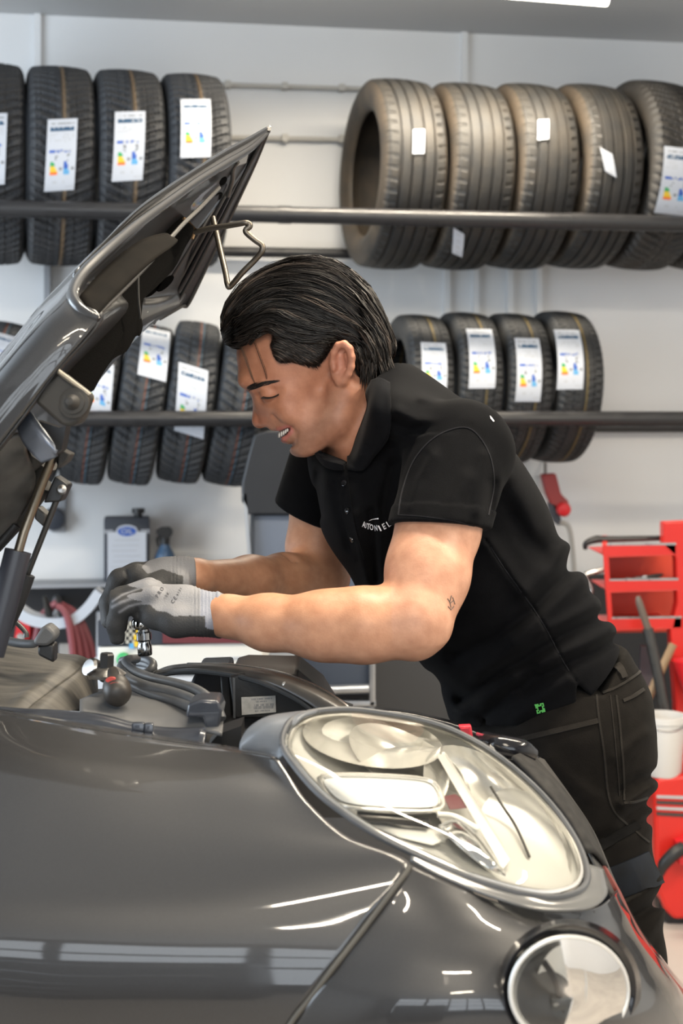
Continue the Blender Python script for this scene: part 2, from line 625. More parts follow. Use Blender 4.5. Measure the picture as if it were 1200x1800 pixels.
def sticker(root, a0, hw, f0, f1, slant, kind):
    """paper label bent to the tread; a = axial, f = angle"""
    random.seed(int(abs(a0) * 1000 + f0 * 777))
    nu, nv = (20, 50) if kind != 'small' else (6, 12)
    vs, fs, ms = [], [], []
    for j in range(nv + 1):
        for i in range(nu + 1):
            u, v = i / nu - 0.5, j / nv
            f = f1 + (f0 - f1) * v
            a = a0 + 2 * hw * u + slant * (v - 0.5)
            f += -slant * 0.6 * u
            r = 1.012
            vs.append((a, -r * math.cos(f), r * math.sin(f)))
    for j in range(nv):
        for i in range(nu):
            u, v = (i + 0.5) / nu, (j + 0.5) / nv
            m = 0
            if kind == 'small':
                m = 8 if (0.25 < u < 0.75 and j % 3 == 1) else 0
            else:
                if 0.05 < v < 0.085 and 0.1 < u < 0.9:
                    m = 1 if random.random() < 0.6 else 8
                elif 0.115 < v < 0.185 and 0.08 < u < 0.92:
                    m = 2 if (random.random() < 0.8 or v > 0.165) else 8
                elif 0.20 < v < 0.34 and 0.1 < u < 0.9:
                    m = 8 if random.random() < (0.45 if int(v * 50) % 2 else 0.1) else 0
                elif 0.445 < v < 0.475 and 0.08 < u < 0.85:
                    m = 3 if (u < 0.3 or random.random() < 0.45) else 8
                elif 0.50 < v < 0.60 and (0.28 < u < 0.4 or 0.68 < u < 0.8):
                    m = 1 if random.random() < 0.5 else 0
                elif 0.60 < v < 0.79 and 0.17 < u < 0.17 + 0.09 + (v - 0.6) * 0.9:
                    m = 7 if v < 0.67 else (6 if v < 0.735 else 5)
                elif 0.60 < v < 0.79 and 0.60 < u < 0.60 + 0.10 + (v - 0.6) * 0.6:
                    m = 3 if v < 0.70 else 4
                elif 0.68 < v < 0.73 and (0.46 < u < 0.54 or 0.86 < u < 0.94):
                    m = 1
                elif 0.85 < v < 0.90 and (0.25 < u < 0.38 or 0.58 < u < 0.66):
                    m = 8
                elif 0.94 < v < 0.97 and u > 0.7:
                    m = 8
            ms.append(m)
            k = j * (nu + 1) + i
            fs.append((k, k + 1, k + nu + 2, k + nu + 1))
    me = bpy.data.meshes.new('label_sticker')
    me.from_pydata(vs, [], fs)
    for m in LM:
        me.materials.append(m)
    me.polygons.foreach_set('material_index', ms)
    me.update()
    o = bpy.data.objects.new('label_sticker', me)
    COL.objects.link(o)
    o.parent = root
    o['label'] = 'white paper label'
    return o


def tyre(cx, cy, h, wpx, yaw, tilt, mesh, m, label, group, stick=None, d=0.36, roll=0.0):
    Y = wallY(cx, d)
    k = Y / F
    R = h / 2 * k
    t = thing('tyre', label, 'tyre', WW(cx, cy, d), group)
    t.scale = (wpx * k, R, R)
    rot = Matrix.Rotation(PSI + math.radians(yaw), 3, 'Z') @ Matrix.Rotation(math.radians(tilt), 3, 'Y') @ Matrix.Rotation(roll, 3, 'X')
    t.rotation_euler = rot.to_euler()
    me = mesh
    o = bpy.data.objects.new('rubber_carcass', me)
    COL.objects.link(o)
    o.parent = t
    o.material_slots  # one shared mesh; the material sits on the object
    if not me.materials:
        me.materials.append(None)
    o.material_slots[0].link = 'OBJECT'
    o.material_slots[0].material = m
    if stick:
        kind, sx, sy, sw, sh, sl = stick
        vd = (WW(cx, cy, d) - Vector((0, 0, ZC)))
        inv = rot.transposed()

        def loc(px, py):
            # where the label centre sits on the tread, in axial / angle terms
            q = W(px, py, Y - R * 0.93) - WW(cx, cy, d)
            q = inv @ q
            return q.x / (wpx * k), math.asin(max(-0.98, min(0.98, q.z / R)))
        a0, fm = loc(sx, sy)
        _, f1 = loc(sx, sy - sh / 2)
        _, f0 = loc(sx, sy + sh / 2)
        a0 = max(-0.36, min(0.36, a0))
        sticker(t, a0, sw / wpx / 2, f0 - roll * 0, f1, sl, kind)
    return t


GUL, GUR, GLL, GLR = 'new tyres on the upper left rack', 'tyres on the upper right rack', 'small tyres on the lower left rack', 'small tyres on the lower right rack'
tyre(-14, 290, 350, 110, 6, 0, tm_new, mt_new, 'new tyre cut by the left picture edge on the upper rack', GUL, ('eu', -16, 262, 48, 124, -0.04))
tyre(102, 294, 346, 112, 6, 0, tm_new, mt_new, 'upper-rack new tyre with its paper label set lowest, second from the left edge', GUL, ('eu', 107, 272, 48, 124, -0.05))
tyre(219, 296, 338, 112, 6, 0, tm_new, mt_new, 'new tyre on the upper rack just left of the one behind the raised bonnet', GUL, ('eu', 226, 257, 50, 122, -0.05))
tyre(331, 302, 336, 105, 6, 0, tm_new, mt_new, 'new tyre on the upper rack partly behind the raised bonnet, label set highest', GUL, ('eu', 344, 225, 50, 108, -0.04))
tyre(686, 308, 330, 112, 6, 1, tm_old, mt_old, 'worn tyre with its open side hole showing, first of the upper right rack', GUR, ('small', 734, 250, 20, 44, -0.02))
tyre(803, 312, 324, 110, 5, 2, tm_old, mt_old, 'worn tyre with its small label below the rail', GUR, ('small', 822, 419, 22, 36, 0.12))
tyre(912, 312, 322, 104, 5, 2, tm_old, mt_old, 'worn tyre with small upright label near its top, third from the open end', GUR, ('small', 953, 229, 20, 38, -0.04))
tyre(1018, 312, 320, 102, 6, 2, tm_old, mt_old, 'worn tyre with small slanted label at mid height', GUR, ('small', 1063, 288, 22, 40, 0.10))
tyre(1128, 310, 328, 108, 6, 3, tm_new, mt_wide, 'winter tyre with a torn white label next to the worn tyres', GUR, ('eu', 1186, 318, 58, 112, 0.0))
tyre(1240, 312, 328, 108, 6, 3, tm_new, mt_wide, 'winter tyre cut by the right picture edge on the upper rack', GUR)
tyre(-8, 706, 284, 80, 0, 9, tm_low, mt_low, 'small tyre cut by the left picture edge on the lower rack', GLL, ('eu', 0, 625, 40, 80, 0.08))
tyre(78, 708, 284, 80, 0, 9, tm_low, mt_low, 'small tyre mostly hidden behind the raised bonnet', GLL)
tyre(163, 710, 284, 79, 0, 9, tm_low, mt_low, 'small tyre whose label peeks out beside the bonnet bracket', GLL, ('eu', 172, 683, 48, 98, 0.10))
tyre(247, 711, 284, 79, 0, 9, tm_low, mt_low, 'small tyre with its label near the top, beside the bonnet liner', GLL, ('eu', 271, 620, 48, 92, 0.06))
tyre(330, 707, 286, 79, 0, 8, tm_low, mt_low, 'small tyre with its label partly behind the lower rail', GLL, ('eu', 336, 704, 50, 120, 0.10))
tyre(413, 712, 286, 79, 0, 9, tm_low, mt_low, 'small tyre directly behind the face of the man', GLL)
tyre(726, 686, 266, 79, 4, 3, tm_lowr, mt_lowr, 'small tyre half hidden by the back of the head', GLR, ('eu', 763, 645, 44, 86, -0.02))
tyre(809, 682, 266, 79, 4, 3, tm_lowr, mt_lowr, 'small tyre second from the back of the head, label set high', GLR, ('eu', 848, 630, 46, 106, -0.04))
tyre(892, 683, 264, 79, 4, 3, tm_lowr, mt_lowr, 'small tyre third from the back of the head, label set lowest', GLR, ('eu', 928, 650, 44, 112, -0.03))
tyre(976, 680, 266, 80, 4, 3, tm_lowr, mt_lowr, 'small tyre at the free end of the lower rack above the red air tool', GLR, ('eu', 1000, 632, 46, 106, -0.04))

# ------------------------------------------------------------------ things along the back wall, left
# oil can on the ledge
LEDGE = 0.838
s0, s1 = wall_s(183, 0.10), wall_s(263, 0.10)
t = thing('oil_can', 'dark blue metal oil can with white info panel on the wall ledge', 'can', wp((s0 + s1) / 2, 0.10, LEDGE))
zt = WW(222, 908, 0.10).z
MB().box(wp((s0 + s1) / 2, 0.095, (LEDGE + zt) / 2), (s1 - s0, 0.10, zt - LEDGE), ROTW, bevel=0.008).build('can_body', M['navy'], t)
p = MB().box(wp((s0 + s1) / 2, 0.148, LEDGE + 0.085), ((s1 - s0) * 0.84, 0.004, 0.165), ROTW)
for k in range(7):
    p.box(wp((s0 + s1) / 2 - 0.005 * (k % 3), 0.1505, LEDGE + 0.14 - k * 0.018), ((s1 - s0) * (0.55 + 0.03 * (k % 2)), 0.002, 0.004), ROTW, mi=1)
p.build('info_panel', [M['paper'], M['inklight']], t)
zc = WW(226, 934, 0.15).z
o = MB()
e = [wp((s0 + s1) / 2 + 0.038 * math.cos(a) * (1 if abs(math.cos(a)) < 0.8 else 0.95), 0.147, zc + 0.022 * math.sin(a)) for a in np.linspace(0, 2 * math.pi, 28, endpoint=False)]
o.prism(e, EN * 0.004, 1)
e = [wp((s0 + s1) / 2 + 0.031 * math.cos(a), 0.1512, zc + 0.016 * math.sin(a)) for a in np.linspace(0, 2 * math.pi, 28, endpoint=False)]
o.prism(e, EN * 0.001, 0)
vs, fs = text_mesh('OIL', 0.026)
o.add([wp((s0 + s1) / 2 + v.x, 0.1535, zc + v.y) for v in vs], fs, 1)
for (za, xw) in ((zc - 0.004, 0.2), (zc + 0.003, 0.2)):
    for sg in (-1, 1):
        o.box(wp((s0 + s1) / 2 + sg * (s1 - s0) * 0.40, 0.147, za), ((s1 - s0) * xw, 0.002, 0.003), ROTW, mi=1)
o.build('emblem', [M['inkroyal'], M['paper']], t)
MB().lathe([(0, 0), (0.014, 0), (0.014, 0.012), (0.022, 0.014), (0.022, 0.03), (0, 0.03)], wp(wall_s(243, 0.1), 0.10, zt - 0.002), (0, 0, 1), 16).build('screw_cap', M['black'], t)

# spray bottle
sb = wall_s(290, 0.12)
zb = WW(290, 958, 0.12).z
t = thing('spray_bottle', 'blue spray bottle with black trigger head on the wall ledge', 'bottle', wp(sb, 0.12, LEDGE))
MB().lathe([(0, 0), (0.033, 0), (0.036, 0.01), (0.035, 0.08), (0.026, zb - LEDGE - 0.02), (0.017, zb - LEDGE - 0.004), (0.014, zb - LEDGE + 0.008)], wp(sb, 0.12, LEDGE), (0, 0, 1), 24).build('bottle_body', M['blue'], t)
h = MB().lathe([(0.0155, zb - LEDGE), (0.0165, zb - LEDGE + 0.025), (0.012, zb - LEDGE + 0.03)], wp(sb, 0.12, LEDGE), (0, 0, 1), 16)
o3 = [wp(sb + x, 0.105, zb + z) for (x, z) in ((-0.030, 0.052), (-0.030, 0.038), (-0.012, 0.034), (-0.012, 0.022), (0.014, 0.022), (0.026, 0.04), (0.026, 0.052), (0.015, 0.062), (-0.012, 0.062))]
h.prism(o3, EN * 0.03)
h.build('spray_head', M['black'], t)
MB().tube([wp(sb - 0.016, 0.12, zb + 0.036), wp(sb - 0.026, 0.12, zb + 0.02), wp(sb - 0.022, 0.12, zb - 0.005)], [0.005, 0.005, 0.003], 8, smooth=4).build('trigger', M['black'], t)

# small black clamp at the ledge end
sc = wall_s(372, 0.12)
t = thing('bench_clamp', 'small dark clamp on the ledge behind the far forearm', 'clamp', wp(sc, 0.12, LEDGE))
MB().prism([wp(sc + x, 0.10, LEDGE + z) for (x, z) in ((-0.05, 0), (-0.04, 0.02), (0.0, 0.028), (0.012, 0.055), (0.024, 0.05), (0.03, 0.02), (0.05, 0.012), (0.05, 0))], EN * 0.045).build('clamp_jaw', M['darksteel'], t)
MB().tube([wp(sc - 0.02, 0.145, LEDGE + 0.02), wp(sc + 0.035, 0.165, LEDGE + 0.04)], 0.005, 8).build('clamp_screw', M['steel'], t)

# wall mounted gauge beside the gas struts
q = WW(96, 908, 0.03)
t = thing('wall_gauge', 'dark round gauge on a grey wall plate beside the gas strut', 'gauge', q)
MB().box(WW(103, 897, 0.012), (0.05, 0.02, 0.15), ROTW, bevel=0.004).build('back_plate', M['grey'], t)
MB().lathe([(0, 0), (0.035, 0), (0.04, 0.012), (0.036, 0.03), (0.012, 0.036), (0, 0.036)], WW(94, 912, 0.024), EN, 24).build('dial', M['navy'], t)

# hose hanger with maroon air hoses
hx, hy = 122, 1010
HD = 0.55
Yh = wallY(hx, HD)


def HP(px, py, dd=0.0):
    return W(px, py, Yh + dd)


t = thing('hose_hanger', 'curved grey hose hanger on the dark wall left of the gloves', 'hanger', HP(100, 1085))
arc = [HP(28, 1072), HP(55, 1088), HP(95, 1095), (HP(130, 1088)), HP(155, 1068), HP(176, 1040)]
mb = MB()
vs, fs = [], []
cs = spline(arc, 8)
for i, c in enumerate(cs):
    tdir = (cs[min(i + 1, len(cs) - 1)] - cs[max(i - 1, 0)]).normalized()
    nrm = Vector((-tdir.z, 0, tdir.x))
    for (dn, dy) in ((-0.016, -0.02), (0.016, -0.02), (0.016, 0.05), (-0.016, 0.05)):
        vs.append(c + nrm * dn + Vector((0, dy, 0)))
for i in range(len(cs) - 1):
    for k in range(4):
        fs.append((i * 4 + k, i * 4 + (k + 1) % 4, (i + 1) * 4 + (k + 1) % 4, (i + 1) * 4 + k))
fs += [(0, 1, 2, 3), tuple(len(vs) - 4 + k for k in (3, 2, 1, 0))]
mb.add(vs, fs).build('saddle', M['lightgrey'], t, angle=60)
mb = MB()
for px in (80, 103):
    mb.tube([HP(px + 10, 1100, 0.03), HP(px + 4, 1070, 0.0), HP(px - 2, 1048, -0.02)], [0.010, 0.012, 0.006], 8, smooth=4)
mb.build('fork', M['darksteel'], t)
MB().tube([HP(100, 1090, 0.05), wp(wall_s(100, 0), 0.0, HP(100, 1090).z)], 0.015, 8).build('wall_arm', M['grey'], t)
mb = MB()
for k, (xa, xb) in enumerate(((120, 128), (128, 140), (136, 152), (142, 163), (70, 60), (80, 70))):
    dd = -0.03 + 0.02 * k
    s = 1 if xb > xa else -1
    mb.tube([HP(100, 1066 - k % 3 * 4, dd), HP((xa + 100) / 2, 1070, dd), HP(xa, 1092, dd), HP(xb, 1150, dd), HP(xb + s * 3, 1230, dd), HP(xb - s * 4, 1330, dd), HP(100, 1400, dd)], 0.011, 8, smooth=5)
o = tag(mb.build('air_hose', M['hose']), 'coiled maroon air hose hanging over the grey hanger', 'hose')
t = thing('red_coupling', 'red plastic box behind the black gas strut end', 'box', HP(38, 1180, 0.05))
MB().prism([HP(px, py, 0.06) for (px, py) in ((30, 1092), (52, 1084), (52, 1120), (34, 1150), (22, 1140))], (0, 0.06, 0)).build('coupling_shell', M['redplastic'], t)
MB().tube([HP(36, 1120, 0.06), HP(36, 1120, 0.04)], 0.012, 12).build('coupling_nut', M['steel'], t)
t = thing('hose_reel_post', 'pale post standing at the left of the white machine', 'post', HP(176, 1700, 0.14))
MB().box(HP(176, 1200, 0.14), (0.022, 0.022, 0.45), bevel=0.003).build('post_tube', M['lightgrey'], t)
MB().box(HP(118, 1156, 0.16), (0.05, 0.02, 0.09), bevel=0.003).box(HP(148, 1165, 0.15), (0.12, 0.014, 0.016)).build('cross_bar', M['offwhite'], t)

# white machine on a bench behind the hands
YB = 3.3


def BP(px, py, dd=0.0):
    return W(px, py, YB + dd)


t = thing('tester_unit', 'cream tester unit with maroon top and checker print behind the gloves', 'machine', BP(320, 1190))
a, b = BP(172, 1180), BP(466, 1130)
mb = MB()
top = [BP(172, 1138), BP(458, 1128), BP(466, 1176), BP(172, 1188)]
mb.prism(top, (0, 0.32, 0)).build('casing', M['offwhite'], t, smooth=False, bevel=0.004)
mb = MB()
pan = [BP(172, 1136), BP(458, 1126), BP(458, 1098), BP(172, 1092)]
mb.prism(pan, (0, 0.25, 0), 0)
q0, q1 = BP(286, 1134, -0.004), BP(460, 1102, -0.004)
mb.box((q0 + q1) / 2 + Vector((0, 0, 0.004)), (q1.x - q0.x, 0.006, (q1.z - q0.z) * 0.95), mi=1)
for i in range(6):
    for j in range(6):
        c = BP(208 + i * 5.4, 1096 + j * 6.4, -0.003)
        mb.box(c, (0.0072, 0.006, 0.0086), mi=(2 if (i + j) % 2 else 3))
for (px, py, mi) in ((240, 1120, 4), (240, 1132, 4), (232, 1135, 5), (244, 1108, 4)):
    mb.box(BP(px, py, -0.006), (0.012, 0.008, 0.012), mi=mi)
mb.build('printed_panel', [M['navy'], M['maroon'], M['black'], mat('check_cream', (0.42, 0.40, 0.34), 0.5), M['yellow'], M['cyan']], t, smooth=False)
MB().lathe([(0, 0), (0.016, 0), (0.016, 0.01), (0.01, 0.014), (0, 0.014)], BP(217, 1158, -0.001), (0, -1, 0.1), 20).build('green_button', M['green'], t)
p = MB()
for k in range(14):
    p.box(BP(362 + k * 6.2, 1158 - k * 0.2, -0.002), (0.006, 0.004, 0.006))
p.build('faint_lettering', M['inklight'], t, smooth=False)
t = thing('work_bench', 'dark blue work bench under the cream tester unit', 'bench', BP(320, 1700))
zb = BP(300, 1189).z
MB().box((BP(320, 1189).x, YB + 0.18, zb - 0.018), (0.52, 0.40, 0.034), bevel=0.004).build('bench_top', M['lightgrey'], t)
MB().box((BP(320, 1189).x, YB + 0.19, (zb - 0.036) / 2), (0.48, 0.36, zb - 0.036), bevel=0.004).build('cabinet_body', M['navy'], t)
for k in range(3):
    d_ = MB().box((BP(320, 1189).x, YB + 0.005, zb - 0.13 - k * 0.2), (0.45, 0.014, 0.18), bevel=0.003).build('drawer', M['bluegrey'], t)
    MB().box((BP(320, 1189).x, YB - 0.010, zb - 0.08 - k * 0.2), (0.2, 0.016, 0.012), bevel=0.002).build('drawer_pull', M['alu'], d_)

# dark wheel machine with a blue-grey panel behind the arms
YM = 3.72


def CP(px, py, dd=0.0):
    return W(px, py, YM + dd)


t = thing('wheel_balancer', 'tall dark machine with blue-grey panels behind the man, under the tyres', 'machine', CP(600, 1600))
mb = MB()
mb.prism([CP(*p) for p in ((446, 764), (470, 757), (800, 757), (800, 905), (436, 905), (424, 880), (424, 850), (436, 800))], (0, 0.34, 0)).build('hood_cover', M['dado'], t, angle=30, bevel=0.006)
mb = MB()
mb.box(CP(615, 1330, 0.18), ((CP(800, 900).x - CP(436, 900).x), 0.28, CP(0, 904).z - 0.02), bevel=0.006)
bx = CP(618, 0).x
c = mb
c.v, c.f, c.m = [], [], []
zt_, zb_ = CP(0, 905).z, 0.0
c.box((bx, YM + 0.19, (zt_ + zb_) / 2), (CP(800, 0).x - CP(438, 0).x, 0.28, zt_ - zb_), bevel=0.004)
c.build('cabinet_body', mat('machine_dark', (0.040, 0.040, 0.042), 0.5), t)
mb = MB()
mb.box((CP(495, 0).x, YM + 0.035, (CP(0, 907).z + CP(0, 1090).z) / 2), (CP(545, 0).x - CP(447, 0).x, 0.02, CP(0, 907).z - CP(0, 1090).z), bevel=0.003)
mb.build('upper_panel', M['bluegrey'], t)
MB().prism([CP(*p, 0.0) for p in ((427, 868), (433, 868), (444, 1020), (438, 1020))], (0, 0.03, 0)).build('side_trim', M['alu'], t)
d_ = MB().box((CP(588, 0).x, YM + 0.03, (CP(0, 960).z + CP(0, 1222).z) / 2), (CP(650, 0).x - CP(520, 0).x, 0.03, CP(0, 960).z - CP(0, 1222).z), bevel=0.003).build('door', mat('door_blue', (0.070, 0.088, 0.125), 0.45), t)
mb = MB()
mb.box((CP(654, 0).x, YM + 0.01, (CP(0, 960).z + CP(0, 1240).z) / 2), (0.016, 0.04, CP(0, 960).z - CP(0, 1240).z), bevel=0.002)
mb.box((CP(590, 0).x, YM + 0.01, CP(0, 1236).z), (CP(660, 0).x - CP(520, 0).x, 0.04, 0.014), bevel=0.002)
mb.build('door_frame', M['alu'], d_)
MB().tube([CP(560, 1213, -0.02), CP(648, 1210, -0.02)], 0.012, 10).build('door_handle', M['alu'], d_)

# ------------------------------------------------------------------ right side
# red air tool hanging on the wall
YT = wallY(975, 0.16)


def TP(px, py, dd=0.0):
    return W(px, py, YT + dd)


t = thing('grease_gun', 'red air tool hanging on the wall beside the shoulder blade', 'tool', TP(975, 925))
MB().prism([TP(*p) for p in ((951, 834), (977, 832), (986, 868), (1000, 882), (994, 905), (972, 896), (960, 868))], (0, 0.05, 0)).build('tool_body', mat('dull_red', (0.34, 0.035, 0.030), 0.45), t, bevel=0.006)
MB().lathe([(0, 0), (0.018, 0), (0.025, 0.008), (0.026, 0.022), (0.020, 0.032), (0, 0.034)], TP(988, 895, 0.0), (0.1, -1, 0), 24).build('red_knob', M['redplastic'], t)
MB().prism([TP(*p) for p in ((964, 884), (976, 888), (986, 912), (982, 924), (974, 918), (966, 900))], (0, 0.04, 0)).build('nozzle', M['navy'], t)
MB().box(TP(950, 852, 0.06), (0.03, 0.05, 0.06), bevel=0.004).build('hanging_bracket', M['offwhite'], t)
MB().tube([TP(958, 834, 0.02), TP(958, 815, 0.1), wp(wall_s(958, 0), 0, TP(958, 800).z)], 0.006, 8).build('wall_hook', M['steel'], t)
o = MB().tube([TP(982, 918, 0.02), TP(998, 925, 0.02), TP(1005, 960, 0.03), TP(1010, 1030, 0.03), TP(1014, 1100, 0.0), TP(1030, 1180, 0.0)], 0.009, 8, smooth=6).build('air_hose', mat('grey_hose', (0.36, 0.35, 0.33), 0.5))
tag(o, 'thin grey hose hanging down from the red air tool', 'hose')

# red tool trolley
YR = 3.95


def RP(px, py, dd=0.0):
    return W(px, py, YR + dd)


t = thing('tool_trolley', 'red tool rack with open shelves at the right picture edge', 'tool trolley', RP(1190, 1900, 0.2))
SH = 0.30
mb = MB()
mb.prism([RP(*p) for p in ((1058, 956), (1068, 956), (1078, 1112), (1069, 1112))], (0.056, SH, 0))
mb.build('side_panel', M['red'], t, smooth=False, bevel=0.003)
mb = MB()
mb.prism([RP(1064, 962, SH), RP(1250, 955, SH), RP(1250, 1110, SH), RP(1074, 1112, SH)], (0, 0.01, 0))
mb.build('back_panel', mat('bright_red_panel', (0.68, 0.062, 0.028), 0.42), t, smooth=False)
for (x0, x1, ya, yb) in ((1066, 1188, 957, 979), (1071, 1192, 1019, 1041), (1075, 1198, 1086, 1108)):
    mb = MB()
    q = [RP(x0, ya), RP(x1, ya - 2), RP(x1, yb - 4), RP(x0, yb)]
    mb.prism(q, (0, 0.012, 0))
    mb.prism([RP(x0, yb - 1), RP(x1, yb - 5), RP(x1, yb - 3), RP(x0, yb + 1)], (0, SH, 0))
    o = mb.build('shelf', M['red'], t, smooth=False, bevel=0.003)
    MB().prism([RP(x0, ya - 1, -0.001), RP(x1, ya - 3, -0.001), RP(x1, ya + 1, -0.001), RP(x0, ya + 2, -0.001)], (0, 0.01, 0)).build('worn_edge', M['steel'], o, smooth=False)
mb = MB()
mb.prism([RP(1166, 918), RP(1230, 915), RP(1230, 2010), RP(1190, 2010), RP(1188, 1240), RP(1178, 1110), RP(1190, 1060), RP(1188, 980), RP(1166, 960)], (0, 0.05, 0)).build('upright', M['red'], t, smooth=False, bevel=0.004)
MB().tube([RP(1066, 1000, 0.05), RP(1036, 1007, 0.05), RP(1028, 1014, 0.05), RP(1038, 1036, 0.05), RP(1030, 1052, 0.05)], 0.008, 8, smooth=4).build('wire_hook', M['steel'], t)
MB().box(RP(1200, 2005, 0.15), (0.30, 0.4, 0.05), bevel=0.01).build('base_plate', M['red'], t)
o = MB().tube([RP(1028, 966, 0.1), RP(1030, 955, 0.1), RP(1048, 948, 0.1), RP(1066, 948, 0.1), RP(1160, 946, 0.1)], [0.006, 0.009, 0.012, 0.010, 0.008], 8, smooth=4).build('pry_bar', M['black'])
tag(o, 'black hooked pry bar lying on top of the red tool rack', 'pry bar')
for (px, py, w_, m_, lab) in ((1120, 1016, 0.05, 'steel', 'small steel tool lying on the middle red shelf'),
                              (1148, 1012, 0.06, 'darksteel', 'small dark pliers lying on the middle red shelf')):
    t2 = thing('hand_tool', lab, 'tool', RP(px, 1020, 0.0))
    MB().tube([RP(px - 14, py + 3, 0.03), RP(px + 4, py + 1, 0.04), RP(px + 16, py - 2, 0.05)], [0.006, 0.008, 0.004], 8).build('tool_handle', M[m_], t2)
    MB().box(RP(px - 16, py + 3, 0.03), (0.014, 0.02, 0.012), bevel=0.002).build('tool_head', M['steel'], t2)
# bars leaning in front of the rack
YL = 3.85


def LP(px, py, dd=0.0):
    return W(px, py, YL + dd)


t = thing('lever_bar', 'dark lever bar leaning in front of the red shelves', 'bar', LP(1150, 1800))
MB().tube([LP(1121, 1048), LP(1124, 1062), LP(1140, 1110)], [0.006, 0.011, 0.011], 10, smooth=4).build('grip', mat('brown_grip', (0.12, 0.09, 0.07), 0.5), t)
MB().tube([LP(1138, 1105), LP(1157, 1190), LP(1183, 1348)], 0.016, 10).build('shaft', M['darksteel'], t)
o = MB().tube([LP(1183, 1132, 0.05), LP(1140, 1225, 0.05), LP(1060, 1400, 0.05), LP(1010, 1560, 0.05), LP(960, 1830, 0.05)], 0.012, 10).build('wooden_stick', M['wood'])
tag(o, 'pale wooden stick leaning behind the hip', 'stick')
o = MB().box((LP(1165, 1400).x, YL + 0.3, LP(1165, 1400).z), (0.04, 0.03, 0.75), Matrix.Rotation(0.06, 3, 'Y')).build('leaning_strip', mat('grey_strip', (0.10, 0.09, 0.10), 0.5))
tag(o, 'dark grey strip standing upright beside the wooden stick', 'strip')

# red machine, bottom right, with a bucket on it
YJ = 3.72


def JP(px, py, dd=0.0):
    return W(px, py, YJ + dd)


t = thing('floor_compressor', 'red machine with silver vents on the floor behind the leg', 'machine', JP(1210, 1615, 0.2))
MB().prism([JP(*p) for p in ((1148, 1378), (1160, 1366), (1330, 1350), (1330, 1612), (1185, 1618), (1168, 1600), (1152, 1560))], (0, 0.36, 0)).build('housing', M['red'], t, smooth=False, bevel=0.012)
for k in range(4):
    MB().prism([JP(1154, 1398 + k * 10, -0.004), JP(1290, 1402 + k * 11, -0.004), JP(1290, 1408 + k * 11, -0.004), JP(1154, 1403 + k * 10, -0.004)], (0, 0.008, 0)).build('vent_slat', M['alu' if k % 2 == 0 else 'darksteel'], t, smooth=False)
MB().tube([JP(1160, 1540, -0.03), JP(1166, 1520, -0.04), JP(1185, 1500, -0.04), JP(1200, 1490, -0.03)], [0.008, 0.016, 0.018, 0.018], 10, smooth=4).build('carry_handle', M['black'], t)
MB().prism([JP(1188, 1480, -0.03), JP(1215, 1470, -0.03), JP(1215, 1520, -0.03), JP(1194, 1520, -0.03)], (0, 0.04, 0)).build('handle_bracket', M['redplastic'], t)
MB().lathe([(0, -0.02), (0.05, -0.02), (0.05, 0.02), (0, 0.02)], JP(1185, 1590, 0.05), (0, 1, 0), 20).build('caster', M['black'], t)

t = thing('bucket', 'white plastic bucket standing on the red machine', 'bucket', JP(1165, 1366, 0.15))
bc = JP(1166, 1362, 0.045)
hgt = JP(0, 1256, 0.045).z - bc.z
MB().lathe([(0, 0), (0.044, 0), (0.048, 0.006), (0.058, hgt - 0.02), (0.062, hgt - 0.018), (0.062, hgt), (0.057, hgt), (0.046, 0.012), (0, 0.012)], bc, (0.0, 0, 1), 32).build('bucket_shell', M['bucket'], t)
MB().tube([bc + Vector((0.060 * math.cos(a), 0.060 * math.sin(a) , hgt - 0.012 - 0.02 * abs(math.sin(a)))) for a in np.linspace(math.pi, 2 * math.pi, 16)], 0.0025, 6).build('wire_handle', M['steel'], t)
t = thing('funnel', 'red plastic funnel hanging on the upright above the bucket', 'funnel', RP(1190, 1240))
MB().lathe([(0.012, 0), (0.03, 0.05), (0.05, 0.10), (0.055, 0.12), (0.048, 0.12), (0.026, 0.05), (0.008, 0)], RP(1214, 1235, -0.07), (0.0, 0, 1), 24).build('funnel_cone', M['redplastic'], t)
MB().tube([RP(1214, 1235, -0.07), RP(1214, 1262, -0.07)], 0.010, 10).build('spout', M['redplastic'], t)

# added cabinet, unseen behind the camera: gives the dark reflection low in the wing
t = thing('added_dark_cabinet', 'added unseen cabinet for the dark reflection at the lower left of the front wing', 'cabinet', (-0.75, -1.35, 0))
MB().box((-0.75, -1.60, 0.66), (0.85, 0.48, 1.18), bevel=0.01).build('cabinet_body', M['navy'], t)
for k in range(5):
    d_ = MB().box((-0.75, -1.35, 0.20 + 0.215 * k), (0.79, 0.02, 0.195), bevel=0.004).build('drawer', M['dado'], t)
    MB().box((-0.75, -1.332, 0.27 + 0.215 * k), (0.70, 0.016, 0.014), bevel=0.003).build('drawer_pull', M['alu'], d_)
for sx_ in (-1, 1):
    for sy_ in (-1, 1):
        MB().lathe([(0, -0.018), (0.034, -0.018), (0.034, 0.018), (0, 0.018)], (-0.75 + 0.35 * sx_, -1.60 + 0.17 * sy_, 0.034), (1, 0, 0), 18).build('caster', M['black'], t)

# ------------------------------------------------------------------ the man: smooth solids meshed from distance fields
YH = 2.0                                              # depth of the middle plane of the head
SC = YH / F                                           # metres per pixel there


def A3(px, py, Y):
    v = W(px, py, Y)
    return np.array((v.x, v.y, v.z))


def sminf(a, b, k):
    if k <= 0:
        return np.minimum(a, b)
    h = np.clip(0.5 + 0.5 * (b - a) / k, 0, 1)
    return b + (a - b) * h - k * h * (1 - h)


def smaxf(a, b, k):
    return -sminf(-a, -b, k)


